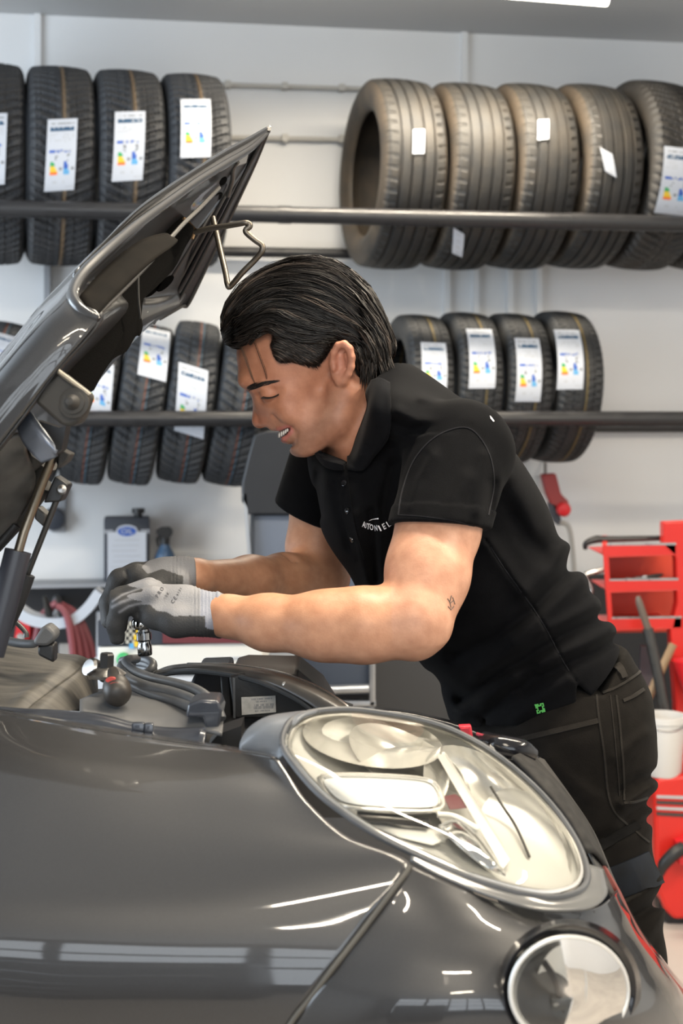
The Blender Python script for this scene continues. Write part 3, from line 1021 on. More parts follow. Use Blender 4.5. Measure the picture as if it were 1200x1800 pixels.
def ellipsoid(P, c, r, ang=0.0, yaw=0.0):
    """c (px, py, Y); r = radii in metres (along x, y, z) before turning by ang in the picture plane"""
    Q = P - (c if isinstance(c, np.ndarray) else A3(*c))
    if yaw:
        s, co = math.sin(yaw), math.cos(yaw)
        x, y = Q[:, 0] * co + Q[:, 1] * s, -Q[:, 0] * s + Q[:, 1] * co
        Q = np.stack((x, y, Q[:, 2]), 1)
    if ang:
        s, co = math.sin(ang), math.cos(ang)
        x, z = Q[:, 0] * co + Q[:, 2] * s, -Q[:, 0] * s + Q[:, 2] * co
        Q = np.stack((x, Q[:, 1], z), 1)
    q = Q / np.array(r)
    k0 = np.sqrt((q * q).sum(1)) + 1e-9
    q2 = q / np.array(r)
    k1 = np.sqrt((q2 * q2).sum(1)) + 1e-9
    return k0 * (k0 - 1.0) / k1


def cone(P, a, b, ra, rb):
    """capsule from a to b (np points) whose radius runs from ra to rb"""
    ab = b - a
    t = np.clip(((P - a) @ ab) / (ab @ ab), 0, 1)
    d = P - (a + t[:, None] * ab)
    return np.sqrt((d * d).sum(1)) - (ra + (rb - ra) * t)


def chain(P, pts, radii, k=0.01):
    d = None
    for i in range(len(pts) - 1):
        e = cone(P, pts[i], pts[i + 1], radii[i], radii[i + 1])
        d = e if d is None else sminf(d, e, k)
    return d


def ribbon_dist(P, pts):
    d = None
    for i in range(len(pts) - 1):
        a, b = pts[i], pts[i + 1]
        ab = b - a
        t = np.clip(((P - a) @ ab) / (ab @ ab), 0, 1)
        q = P - (a + t[:, None] * ab)
        e = np.sqrt((q * q).sum(1))
        d = e if d is None else np.minimum(d, e)
    return d


def stations(P, st, side):
    """body of elliptical stations: st = [(centre np, half depth, half width)], side = width direction"""
    side = np.array(side) / np.linalg.norm(side)
    C = np.array([s[0] for s in st])
    ha = np.array([s[1] for s in st])
    hb = np.array([s[2] for s in st])
    best = np.full(len(P), 1e9)
    out = np.full(len(P), 1e9)
    for i in range(len(st) - 1):
        a, b = C[i], C[i + 1]
        ab = b - a
        ax = ab - side * (ab @ side)
        L2 = ax @ ax
        t0 = ((P - a) @ ax) / L2
        t = np.clip(t0, 0, 1)
        d = P - (a + t[:, None] * ab)
        A = ha[i] + (ha[i + 1] - ha[i]) * t
        B = hb[i] + (hb[i + 1] - hb[i]) * t
        dv = d @ side
        rest = d - dv[:, None] * side
        du = np.sqrt((rest * rest).sum(1))
        q = np.sqrt((du / A) ** 2 + (dv / B) ** 2) + 1e-9
        g = np.sqrt((du / A ** 2) ** 2 + (dv / B ** 2) ** 2) + 1e-9
        e = q * (q - 1) / g
        out = np.minimum(out, e) if i == 0 else sminf(out, e, 0.02)
    return out


def poly2d(P, poly, Y=None, depth_scale=True):
    """signed distance (metres) to an outline in picture pixels, extruded through depth as seen at depth Y"""
    Y = YH if Y is None else Y
    px = CX + P[:, 0] * F / Y
    py = HY - (P[:, 2] - ZC) * F / Y
    q = np.array(poly, float)
    n = len(q)
    d2 = np.full(len(P), 1e18)
    s = np.ones(len(P))
    for i in range(n):
        a, b = q[i], q[i - 1]
        e = b - a
        wx, wy = px - a[0], py - a[1]
        t = np.clip((wx * e[0] + wy * e[1]) / (e @ e + 1e-12), 0, 1)
        bx, by = wx - e[0] * t, wy - e[1] * t
        d2 = np.minimum(d2, bx * bx + by * by)
        c1, c2, c3 = py >= a[1], py < b[1], e[0] * wy > e[1] * wx
        flip = (c1 & c2 & c3) | (~c1 & ~c2 & ~c3)
        s = np.where(flip, -s, s)
    return s * np.sqrt(d2) * Y / F


def smooth_poly(pts, sub=4):
    n = len(pts)
    P = [Vector((p[0], p[1], 0)) for p in pts]
    out = []
    for i in range(n):
        p0, p1, p2, p3 = P[i - 1], P[i], P[(i + 1) % n], P[(i + 2) % n]
        for k in range(sub):
            t = k / sub
            v = 0.5 * ((2 * p1) + (p2 - p0) * t + (2 * p0 - 5 * p1 + 4 * p2 - p3) * t * t + (3 * p1 - p0 - 3 * p2 + p3) * t ** 3)
            out.append((v.x, v.y))
    return out


def mesh_sdf(fn, lo, hi, h, block=8):
    """surface nets over a sparse set of blocks -> (verts, quads)"""
    lo, hi = np.array(lo, float), np.array(hi, float)
    nb = np.ceil((hi - lo) / (h * block)).astype(int)
    n = nb * block + 1
    bc = np.stack(np.meshgrid(*[np.arange(k) for k in nb], indexing='ij'), -1).reshape(-1, 3)
    cen = lo + (bc + 0.5) * block * h
    dist = fn(cen)
    half = block * h * 0.5 * math.sqrt(3)
    act = bc[np.abs(dist) < half * 1.6 + 0.006]
    V = np.full(tuple(n), 1.0, np.float32)
    # sign of everything else from the block centres
    sg = np.where(dist < 0, -1.0, 1.0).reshape(tuple(nb))
    big = np.repeat(np.repeat(np.repeat(sg, block, 0), block, 1), block, 2)
    V[:-1, :-1, :-1] = big
    g = np.arange(block + 1)
    off = np.stack(np.meshgrid(g, g, g, indexing='ij'), -1).reshape(-1, 3)
    idx = (act[:, None, :] * block + off[None]).reshape(-1, 3)
    flat = np.unique(np.ravel_multi_index(idx.T, tuple(n)))
    ids = np.stack(np.unravel_index(flat, tuple(n)), 1)
    vals = np.empty(len(ids), np.float32)
    for c in range(0, len(ids), 400000):
        vals[c:c + 400000] = fn(lo + ids[c:c + 400000] * h)
    V.reshape(-1)[flat] = vals
    S = V < 0
    c = [S[i:n[0] - 1 + i, j:n[1] - 1 + j, k:n[2] - 1 + k] for i in (0, 1) for j in (0, 1) for k in (0, 1)]
    tot = np.zeros(c[0].shape, np.uint8)
    for a in c:
        tot += a
    cells = np.argwhere((tot > 0) & (tot < 8))
    acc = np.zeros((len(cells), 3))
    cnt = np.zeros(len(cells))
    cor = [(i, j, k) for i in (0, 1) for j in (0, 1) for k in (0, 1)]
    cv = np.stack([V[cells[:, 0] + i, cells[:, 1] + j, cells[:, 2] + k] for (i, j, k) in cor], 1)
    for a in range(8):
        for b in range(a + 1, 8):
            if sum(abs(cor[a][q] - cor[b][q]) for q in range(3)) != 1:
                continue
            va, vb = cv[:, a], cv[:, b]
            m = (va < 0) != (vb < 0)
            t = np.where(m, va / np.where(m, va - vb, 1), 0)
            p = np.array(cor[a])[None] + t[:, None] * (np.array(cor[b]) - np.array(cor[a]))[None]
            acc[m] += p[m]
            cnt[m] += 1
    verts = lo + (cells + acc / cnt[:, None]) * h
    cid = np.full(tuple(n - 1), -1, np.int64)
    cid[cells[:, 0], cells[:, 1], cells[:, 2]] = np.arange(len(cells))
    quads = []
    for ax in range(3):
        o1, o2 = [(1, 2), (2, 0), (0, 1)][ax]
        sl0 = [slice(1, m - 1) for m in n]
        sl1 = [slice(1, m - 1) for m in n]
        sl0[ax] = slice(0, n[ax] - 1)
        sl1[ax] = slice(1, n[ax])
        s0, s1 = S[tuple(sl0)], S[tuple(sl1)]
        e = np.argwhere(s0 != s1)
        if not len(e):
            continue
        flip = s1[e[:, 0], e[:, 1], e[:, 2]]
        base = e.copy()
        for q in range(3):
            if q != ax:
                base[:, q] += 1

        def cell(d1, d2):
            k = base.copy()
            k[:, o1] -= d1
            k[:, o2] -= d2
            return cid[k[:, 0], k[:, 1], k[:, 2]]
        q4 = np.stack((cell(1, 1), cell(0, 1), cell(0, 0), cell(1, 0)), 1)
        q4[flip] = q4[flip][:, ::-1]
        quads.append(q4[(q4 >= 0).all(1)])
    return verts, np.concatenate(quads)


def relax(verts, quads, it=1, lam=0.5):
    for _ in range(it):
        acc = np.zeros_like(verts)
        cnt = np.zeros(len(verts))
        for a, b in ((0, 1), (1, 2), (2, 3), (3, 0)):
            np.add.at(acc, quads[:, a], verts[quads[:, b]])
            np.add.at(acc, quads[:, b], verts[quads[:, a]])
            np.add.at(cnt, quads[:, a], 1)
            np.add.at(cnt, quads[:, b], 1)
        verts = verts + lam * (acc / np.maximum(cnt, 1)[:, None] - verts)
    return verts


def sdf_obj(name, fn, lo, hi, h, mats, parent, it=1, color=None):
    vs, qs = mesh_sdf(fn, lo, hi, h)
    vs = relax(vs, qs, it, 0.4)
    me = bpy.data.meshes.new(name)
    me.vertices.add(len(vs))
    me.vertices.foreach_set('co', vs.astype(np.float32).ravel())
    me.loops.add(len(qs) * 4)
    me.loops.foreach_set('vertex_index', qs.astype(np.int32).ravel())
    me.polygons.add(len(qs))
    me.polygons.foreach_set('loop_start', np.arange(0, len(qs) * 4, 4, dtype=np.int32))
    me.update(calc_edges=True)
    me.validate()
    for m in (mats if isinstance(mats, (list, tuple)) else [mats]):
        me.materials.append(m)
    if color is not None:
        c = color(vs)
        at = me.color_attributes.new('tone', 'FLOAT_COLOR', 'POINT')
        at.data.foreach_set('color', np.concatenate((c, np.ones((len(c), 1))), 1).astype(np.float32).ravel())
    o = link(name, me, parent, True, 180, fix=False)
    return o, vs, qs


def mat_tone(name, rough, sss=0.0, bump=None, sheen=0.0, spec=0.5, fine=None):
    """material whose colour is the mesh attribute 'tone'"""
    m = mat(name, (0.5, 0.5, 0.5), rough, sss=sss, bump=bump, sheen=sheen, spec=spec)
    nt = m.node_tree
    a = nt.nodes.new('ShaderNodeAttribute')
    a.attribute_name = 'tone'
    src = a.outputs['Color']
    if fine:
        n = nt.nodes.new('ShaderNodeTexNoise')
        n.inputs['Scale'].default_value = fine[0]
        n.inputs['Detail'].default_value = 5
        tc = nt.nodes.new('ShaderNodeTexCoord')
        nt.links.new(tc.outputs['Object'], n.inputs['Vector'])
        r = nt.nodes.new('ShaderNodeValToRGB')
        r.color_ramp.elements[0].position, r.color_ramp.elements[1].position = 0.3, 0.7
        r.color_ramp.elements[0].color, r.color_ramp.elements[1].color = (*fine[1], 1), (*fine[2], 1)
        nt.links.new(n.outputs['Fac'], r.inputs['Fac'])
        mx = nt.nodes.new('ShaderNodeMix')
        mx.data_type = 'RGBA'
        mx.blend_type = 'MULTIPLY'
        mx.inputs[0].default_value = 1.0
        nt.links.new(src, mx.inputs[6])
        nt.links.new(r.outputs['Color'], mx.inputs[7])
        src = mx.outputs[2]
    nt.links.new(src, nt.nodes['Principled BSDF'].inputs['Base Color'])
    return m


def fbm_lines(P, lines, amp_sign=1.0):
    """cloth folds: lines = [(polyline of np points, width, height)]"""
    d = np.zeros(len(P))
    for (pts, wd, am) in lines:
        r = ribbon_dist(P, pts)
        d += am * np.exp(-(r / wd) ** 2)
    return d


# ---- joints
SH_N = A3(795, 800, 1.83)       # near shoulder
EL_N = A3(728, 1098, 1.685)      # near elbow
WR_N = A3(400, 1083, 1.745)      # near wrist
SH_F = A3(585, 790, 2.22)       # far shoulder
EL_F = A3(573, 1010, 2.18)
WR_F = A3(342, 1015, 1.95)

PROFILE = smooth_poly([(405, 600), (406.5, 618), (411, 636), (416, 658), (419.5, 672), (427, 682), (436, 687), (442, 695), (444, 707), (443.5, 722), (442, 735), (443, 744),
                       (448, 751), (456, 753.5), (464, 751.5), (470, 750.5), (473.5, 754), (479, 757), (486, 758.5), (490, 762), (490, 768), (493, 774), (498, 778.5), (504, 781),
                       (507.5, 786), (509, 793), (514, 799), (523, 803), (536, 803.5), (549, 800), (562, 794), (576, 785), (590, 790), (604, 800), (618, 812), (640, 840), (700, 840), (700, 720),
                       (672, 650), (664, 600), (646, 550), (605, 503), (550, 480), (500, 482), (452, 504), (422, 536), (409, 570)], 3)


def head_base(P):
    Q = P.copy()
    Q[:, 1] = YH - np.abs(P[:, 1] - YH)                # both sides alike: fold to the near side
    up = math.radians(33)
    d = ellipsoid(Q, (563, 592, YH), (0.100, 0.074, 0.086), up)
    d = sminf(d, ellipsoid(Q, (495, 640, YH), (0.062, 0.066, 0.075), up), 0.03)          # forehead
    d = sminf(d, ellipsoid(Q, (510, 708, YH), (0.050, 0.058, 0.072), up), 0.03)          # face
    d = sminf(d, ellipsoid(Q, (505, 698, 1.958), (0.026, 0.022, 0.022), up), 0.018)      # cheek bone
    d = sminf(d, chain(Q, [A3(606, 690, 1.944), A3(592, 738, 1.950), A3(545, 780, 1.972), A3(524, 786, 1.992)], [0.024, 0.024, 0.020, 0.019], 0.02), 0.022)   # jaw
    d = sminf(d, ellipsoid(Q, (548, 745, 1.966), (0.042, 0.030, 0.042), up), 0.02)       # lower cheek
    d = sminf(d, ellipsoid(Q, (522, 790, YH), (0.018, 0.022, 0.014), up), 0.012)         # chin
    d = sminf(d, ellipsoid(Q, (490, 752, YH), (0.030, 0.034, 0.030), up), 0.015)         # muzzle
    d = sminf(d, ellipsoid(Q, (440, 668, YH), (0.030, 0.050, 0.016), up), 0.014)         # brow ridge
    # nose
    d = sminf(d, cone(Q, A3(450, 690, YH), A3(456, 738, YH), 0.0085, 0.0125), 0.010)
    d = sminf(d, ellipsoid(Q, (454, 741, YH), (0.014, 0.013, 0.012), up), 0.008)
    d = sminf(d, ellipsoid(Q, (471, 739, 1.985), (0.0125, 0.0075, 0.0095), up), 0.005)
    d = smaxf(d, -ellipsoid(Q, (461, 752, 1.990), (0.0065, 0.0040, 0.0045), up), 0.003)   # nostril
    d = smaxf(d, -chain(Q, [A3(484, 731, 1.976), A3(486, 742, 1.973), A3(480, 749, 1.978)], [0.0016, 0.0016, 0.001], 0.002), 0.004)
    return d


_surf = {}


def on_face(px, py, inset=0.0):
    """point of the near cheek seen at (px, py) before eye and mouth are carved"""
    k = (px, py)
    if k not in _surf:
        ys = np.linspace(1.86, YH, 141)
        q = np.stack((np.full(141, (px - CX) * SC), ys, np.full(141, ZC - (py - HY) * SC)), 1)
        v = head_base(q)
        v = smaxf(v, poly2d(q, PROFILE), 0.007)
        i = np.argmax(v < 0) if (v < 0).any() else 140
        _surf[k] = ys[i]
    return np.array(((px - CX) * SC, min(YH, _surf[k] + inset), ZC - (py - HY) * SC))


def head_sdf(P):
    Q = P.copy()
    Q[:, 1] = YH - np.abs(P[:, 1] - YH)
    d = head_base(P)
    up = math.radians(33)
    S = on_face
    # eye
    d = smaxf(d, -chain(Q, [S(462, 696, -0.004), S(476, 697, -0.005), S(491, 690, -0.006)], [0.0075, 0.0095, 0.006], 0.004), 0.010)
    e = S(477, 695, 0.0075)
    d = sminf(d, ellipsoid(Q, e, (0.0135, 0.0125, 0.0105), 0.25), 0.003)
    d = sminf(d, chain(Q, [S(452, 684, 0.004), S(468, 679, 0.003), S(486, 678, 0.005)], [0.006, 0.007, 0.004], 0.004), 0.010)   # brow
    lid = ellipsoid(Q, e, (0.0138, 0.0128, 0.0108), 0.25)
    # smile folds
    d = smaxf(d, -chain(Q, [S(484, 733), S(500, 739), S(514, 750), S(521, 762), S(520, 774)], [0.0008, 0.0018, 0.0026, 0.0020, 0.0008], 0.004), 0.008)
    d = sminf(d, ellipsoid(Q, S(512, 728, 0.006), (0.017, 0.011, 0.013), -0.5), 0.012)
    # open smile
    d = sminf(d, chain(Q, [A3(484, 757, YH), S(493, 754.5, 0.002), S(510, 750, 0.002)], [0.0046, 0.0042, 0.0022], 0.003), 0.003)
    d = sminf(d, chain(Q, [A3(497, 773, YH), S(503, 769.5, 0.002), S(512, 757, 0.003)], [0.0056, 0.0050, 0.0022], 0.003), 0.004)
    d = smaxf(d, -chain(Q, [A3(486, 765, YH), S(495, 763, 0.000), S(503, 759, 0.0), S(511, 753, 0.001)], [0.0052, 0.0052, 0.0042, 0.0015], 0.002), 0.0015)
    d = smaxf(d, -chain(Q, [A3(510, 784, YH), S(518, 779, 0.0)], [0.003, 0.002], 0.003), 0.010)
    # cut to the drawn profile
    d = smaxf(d, poly2d(Q, PROFILE), 0.007)
    # ear
    e = chain(Q, [A3(584, 640, 1.922), A3(586, 620, 1.914), A3(594, 607, 1.910), A3(605, 605, 1.908), A3(614, 613, 1.907), A3(618, 628, 1.907), A3(617, 645, 1.909), A3(612, 657, 1.912), A3(604, 669, 1.917)],
              [0.0045, 0.0048, 0.005, 0.0055, 0.0055, 0.0052, 0.005, 0.0048, 0.0055], 0.003)
    e = sminf(e, ellipsoid(Q, (600, 668, 1.919), (0.0095, 0.005, 0.010), -0.3), 0.006)
    e = sminf(e, ellipsoid(Q, (601, 640, 1.924), (0.017, 0.006, 0.028), -0.2), 0.006)
    e = sminf(e, chain(Q, [A3(608, 622, 1.914), A3(606, 640, 1.914), A3(599, 653, 1.917)], [0.003, 0.0035, 0.003], 0.003), 0.005)
    e = smaxf(e, -ellipsoid(Q, (597, 642, 1.911), (0.0085, 0.009, 0.013), -0.2), 0.004)
    e = sminf(e, ellipsoid(Q, (586, 646, 1.919), (0.005, 0.006, 0.007), 0), 0.004)
    d = sminf(d, e, 0.007)
    # neck
    nk = chain(Q, [A3(622, 640, YH), A3(634, 730, YH + 0.0), A3(655, 850, YH + 0.0)], [0.056, 0.054, 0.066], 0.02)
    nk = sminf(nk, chain(Q, [A3(612, 690, 1.945), A3(606, 770, 1.975), A3(610, 835, 1.99)], [0.014, 0.014, 0.012], 0.01), 0.03)
    nk = smaxf(nk, poly2d(Q, [(560, 770), (576, 784), (596, 795), (618, 812), (660, 870), (800, 870), (660, 676), (650, 600), (560, 620)]), 0.012)
    d = sminf(d, nk, 0.012)
    return d


def arms_sdf(P):
    # near arm
    d = chain(P, [SH_N, A3(770, 930, 1.765), A3(753, 1010, 1.725), A3(735, 1085, 1.69)], [0.058, 0.0515, 0.049, 0.044], 0.02)
    d = sminf(d, ellipsoid(P, (734, 992, 1.735), (0.032, 0.036, 0.050), -0.15), 0.025)      # biceps
    d = sminf(d, cone(P, A3(734, 1106, 1.685), A3(728, 1126, 1.69), 0.030, 0.0195), 0.018)          # elbow
    d = sminf(d, chain(P, [A3(722, 1098, 1.685), A3(640, 1100, 1.69), A3(570, 1100, 1.70), A3(470, 1094, 1.725), A3(400, 1083, 1.745), A3(378, 1081, 1.75)],
                       [0.040, 0.0425, 0.0405, 0.0325, 0.0235, 0.022], 0.02), 0.018)
    d = sminf(d, ellipsoid(P, (640, 1094, 1.70), (0.075, 0.038, 0.038), 0.06), 0.02)
    # far arm
    e = chain(P, [SH_F, A3(568, 900, 2.215), A3(557, 960, 2.205), A3(568, 1012, 2.19)], [0.058, 0.050, 0.047, 0.041], 0.02)
    e = sminf(e, chain(P, [A3(565, 1018, 2.19), A3(500, 1022, 2.13), A3(440, 1022, 2.06), A3(342, 1014, 1.95), A3(332, 1013, 1.94)], [0.041, 0.041, 0.036, 0.0225, 0.0215], 0.02), 0.016)
    e = smaxf(e, -chain(P, [A3(499, 972, 2.12), A3(512, 988, 2.11), A3(527, 1015, 2.11)], [0.002, 0.004, 0.002], 0.003), 0.012)
    return np.minimum(d, e)


SIDE = np.array((-0.38, 0.925, 0.0))                     # across the chest, near to far: the torso is turned towards the camera
YT0 = 2.02
TORSO = [(A3(655, 735, 2.02), 0.095, 0.110), (A3(690, 800, 2.02), 0.118, 0.165), (A3(725, 880, 2.02), 0.130, 0.180), (A3(795, 990, 2.02), 0.135, 0.172),
         (A3(867, 1075, 2.02), 0.124, 0.165), (A3(924, 1165, 2.02), 0.122, 0.168), (A3(960, 1245, 2.02), 0.130, 0.172), (A3(976, 1320, 2.02), 0.130, 0.172)]


def core_sdf(P):
    return stations(P, [(c, a - 0.022, b - 0.022) for (c, a, b) in TORSO[:5]], SIDE)


def body_sdf(P):
    out = sminf(arms_sdf(P), core_sdf(P), 0.02)
    m = (P[:, 0] > -0.22) & (P[:, 0] < 0.16) & (P[:, 2] > 1.26) & (P[:, 2] < 1.66) & (P[:, 1] > 1.84) & (P[:, 1] < 2.16)
    if m.any():
        out[m] = sminf(out[m], head_sdf(P[m]), 0.012)
    return out


def px_of(V):
    return CX + V[:, 0] * F / V[:, 1], HY - (V[:, 2] - ZC) * F / V[:, 1]


def soft(d, w):
    return np.clip(0.5 - d / w, 0, 1)[:, None]


def blob(px, py, cx, cy, rx, ry):
    return np.exp(-(((px - cx) / rx) ** 2 + ((py - cy) / ry) ** 2))[:, None]


SKIN = np.array((0.56, 0.305, 0.20))


def skin_tone(V):
    px = CX + V[:, 0] / SC
    py = HY - (V[:, 2] - ZC) / SC
    c = np.tile(SKIN, (len(V), 1))
    head = ((V[:, 2] > 1.30) & (V[:, 0] < 0.1) & (np.abs(V[:, 1] - YH) < 0.16))[:, None].astype(float)
    c = c + head * (np.array((0.50, 0.232, 0.142)) - c) * 0.9
    tan = head * blob(px, py, 455, 690, 70, 60)
    c = c + tan * 0.5 * (np.array((0.46, 0.185, 0.100)) - c)
    stub = head * soft(poly2d(np.stack((V[:, 0], V[:, 1], V[:, 2]), 1), [(478, 752), (515, 748), (545, 745), (580, 690), (600, 690), (596, 740), (560, 790), (530, 812), (500, 800)]), 0.03)
    c = c + stub * 0.55 * (np.array((0.34, 0.205, 0.145)) - c)
    c = c + head * 0.6 * blob(px, py, 600, 640, 22, 35) * (np.array((0.56, 0.25, 0.18)) - c) * (V[:, 1] < 1.94)[:, None]
    nose = head * blob(px, py, 455, 740, 18, 16)
    c = c + nose * 0.45 * (np.array((0.48, 0.165, 0.105)) - c)
    lip = np.minimum(ribbon_dist(np.stack((V[:, 0], YH - np.abs(V[:, 1] - YH), V[:, 2]), 1), [A3(482, 757.5, YH - 0.002), on_face(493, 754.5, 0.001), on_face(510, 750, 0.001)]) - 0.0046,
                     ribbon_dist(np.stack((V[:, 0], YH - np.abs(V[:, 1] - YH), V[:, 2]), 1), [A3(496, 774, YH - 0.002), on_face(503, 769.5, 0.001), on_face(512, 757, 0.002)]) - 0.0058)
    c = c + head * soft(lip, 0.002) * (np.array((0.46, 0.165, 0.135)) - c)
    hole = ribbon_dist(np.stack((V[:, 0], YH - np.abs(V[:, 1] - YH), V[:, 2]), 1), [A3(488, 765, YH), on_face(496, 763, 0.004), on_face(503, 759, 0.004), on_face(509, 755, 0.003)]) - 0.0046
    c = c + head * soft(hole, 0.0015) * (np.array((0.09, 0.02, 0.02)) - c)
    # the hair of the beardless cheek edge and the scalp under the hair
    scalp = soft(poly2d(V, HAIR_OUT), 0.006) * head
    c = c + scalp * 0.92 * (np.array((0.020, 0.014, 0.011)) - c)
    # forearms tanned on top
    arm = 1 - head
    top = arm * np.clip((V[:, 2] - 1.10) / 0.03, 0, 1)[:, None] * (V[:, 0] < 0.06)[:, None]
    c = c + top * 0.35 * (np.array((0.52, 0.255, 0.125)) - c)
    return np.clip(c, 0, 1)


HAIR_OUT = smooth_poly([(408, 612), (399, 608), (392, 592), (391, 575), (396, 553), (406, 530), (422, 508), (443, 488), (473, 471), (510, 462), (550, 461), (583, 467), (610, 481), (632, 502), (648, 522), (661, 543),
                        (674, 565), (682, 585), (688, 604), (690, 618), (684, 634), (675, 650), (667, 664), (655, 674), (640, 676), (632, 664), (626, 645), (620, 618), (608, 602), (592, 604), (580, 618), (574, 632),
                        (562, 644), (550, 650), (538, 645), (522, 641), (504, 643), (492, 642), (484, 628), (479, 610), (482, 592), (470, 585), (450, 597), (428, 608)], 3)


def hair_sdf(P):
    Q = P.copy()
    Q[:, 1] = YH - np.abs(P[:, 1] - YH)
    up = math.radians(33)
    d = ellipsoid(Q, (558, 578, YH), (0.123, 0.086, 0.106), up)
    d = sminf(d, ellipsoid(Q, (480, 590, YH), (0.075, 0.074, 0.080), up), 0.03)
    d = sminf(d, ellipsoid(Q, (640, 620, YH), (0.048, 0.070, 0.052), up), 0.03)
    d = sminf(d, ellipsoid(Q, (530, 622, 1.960), (0.055, 0.030, 0.022), 0), 0.02)
    d = smaxf(d, poly2d(Q, HAIR_OUT), 0.010)
    px = CX + Q[:, 0] / SC
    py = HY - (Q[:, 2] - ZC) / SC
    wav = np.sin(px * 0.09 + py * 0.30 + 3 * np.sin(px * 0.021)) * 0.5 + np.sin(px * 0.05 - py * 0.21 + 1.3 + Q[:, 1] * 60) * 0.5
    return d + 0.0016 * wav


person = thing('person', 'man in black polo shirt and work gloves bending over the open engine bay', 'person', A3(1180, 740, 2.0) * np.array((1, 1, 0)))
mt_skin = mat_tone('skin', 0.46, sss=0.05, bump=(420, 0.14), spec=0.4, fine=(55, (0.84, 0.76, 0.72), (1.08, 1.06, 1.04)))
body, bv, bq = sdf_obj('body', body_sdf, (-0.28, 1.58, 0.80), (0.46, 2.32, 1.68), 0.0022, mt_skin, person, 1, skin_tone)
body['label'] = 'bare head, neck and forearms'


def bvh_of(vs, qs):
    return BVHTree.FromPolygons([tuple(v) for v in vs], [tuple(int(i) for i in q) for q in qs])


def hit(tree, px, py, off=0.0):
    """the point of a surface that the photograph shows at (px, py)"""
    o_ = Vector((0, 0, ZC))
    d_ = W(px, py, 1.0) - o_
    r = tree.ray_cast(o_, d_.normalized())
    if r[0] is None:
        return None, None
    n = r[1]
    if n.dot(d_) > 0:
        n = -n
    return r[0] + n * off, n


body_t = bvh_of(bv, bq)

# ---- hair
mt_hair = bpy.data.materials.new('hair')
mt_hair.use_nodes = True
b_ = mt_hair.node_tree.nodes['Principled BSDF']
b_.inputs['Roughness'].default_value = 0.42
b_.inputs['Specular IOR Level'].default_value = 0.38
at_ = mt_hair.node_tree.nodes.new('ShaderNodeAttribute')
at_.attribute_name = 'tone'
mt_hair.node_tree.links.new(at_.outputs['Color'], b_.inputs['Base Color'])
hv, hq = mesh_sdf(hair_sdf, (-0.20, 1.86, 1.40), (0.10, 2.14, 1.64), 0.003)
hair_t = bvh_of(hv, hq)
rng = random.Random(5)
LOW = [W(*p, YH) for p in ((402, 606), (424, 609), (450, 597), (472, 586), (500, 600), (545, 610), (585, 606), (615, 612), (627, 640), (634, 660), (642, 676))]
MID = [W(*p, YH) for p in ((393, 592), (420, 562), (460, 530), (510, 520), (560, 530), (605, 553), (640, 585), (660, 620), (664, 650), (660, 668))]
TOPL = [W(*p, YH) for p in ((392, 582), (398, 548), (425, 505), (474, 471), (530, 461), (585, 468), (633, 503), (664, 548), (684, 592), (688, 618), (676, 650))]
SIDB = [W(*p, YH) for p in ((484, 596), (486, 615), (494, 632), (515, 640), (540, 642), (556, 646))]
LOWs, MIDs, TOPs = spline(LOW, 6), spline(MID, 6), spline(TOPL, 6)


def along(c, t):
    t = max(0, min(0.9999, t)) * (len(c) - 1)
    i = int(t)
    return c[i].lerp(c[i + 1], t - i)


strand_v, strand_f, strand_c = [], [], []


def strand(path, r0, col):
    b0 = len(strand_v)
    n = len(path)
    for i, p in enumerate(path):
        t = (path[min(i + 1, n - 1)] - path[max(i - 1, 0)]).normalized()
        u = t.orthogonal().normalized()
        w = t.cross(u)
        f = i / (n - 1)
        r = r0 * (0.35 + 0.65 * math.sin(math.pi * min(1, f * 0.9 + 0.1)) ** 0.5) * (1 if f < 0.75 else max(0.12, (1 - f) / 0.25))
        for k in range(3):
            a = 2.0944 * k
            strand_v.append(p + (u * math.cos(a) + w * math.sin(a)) * r)
            strand_c.append(col)
    for i in range(n - 1):
        for k in range(3):
            k2 = (k + 1) % 3
            strand_f.append((b0 + i * 3 + k, b0 + i * 3 + k2, b0 + (i + 1) * 3 + k2, b0 + (i + 1) * 3 + k))


def on_hair(p, sgn, lift):
    """push a point of the head's middle plane sideways to the hair surface"""
    o_ = Vector((p.x, YH + sgn * 0.3, p.z))
    r = hair_t.ray_cast(o_, Vector((0, -sgn, 0)))
    if r[0] is None:
        r2 = hair_t.find_nearest(Vector((p.x, YH + sgn * 0.01, p.z)))
        return r2[0] + r2[1] * lift
    n = r[1]
    if n.y * sgn < 0:
        n = -n
    return r[0] + n * lift


def tone():
    k = rng.random()
    s = 0.3 + 1.0 * k * k + (1.9 if k > 0.90 else 0)
    return (0.0215 * s, 0.0160 * s, 0.0125 * s)


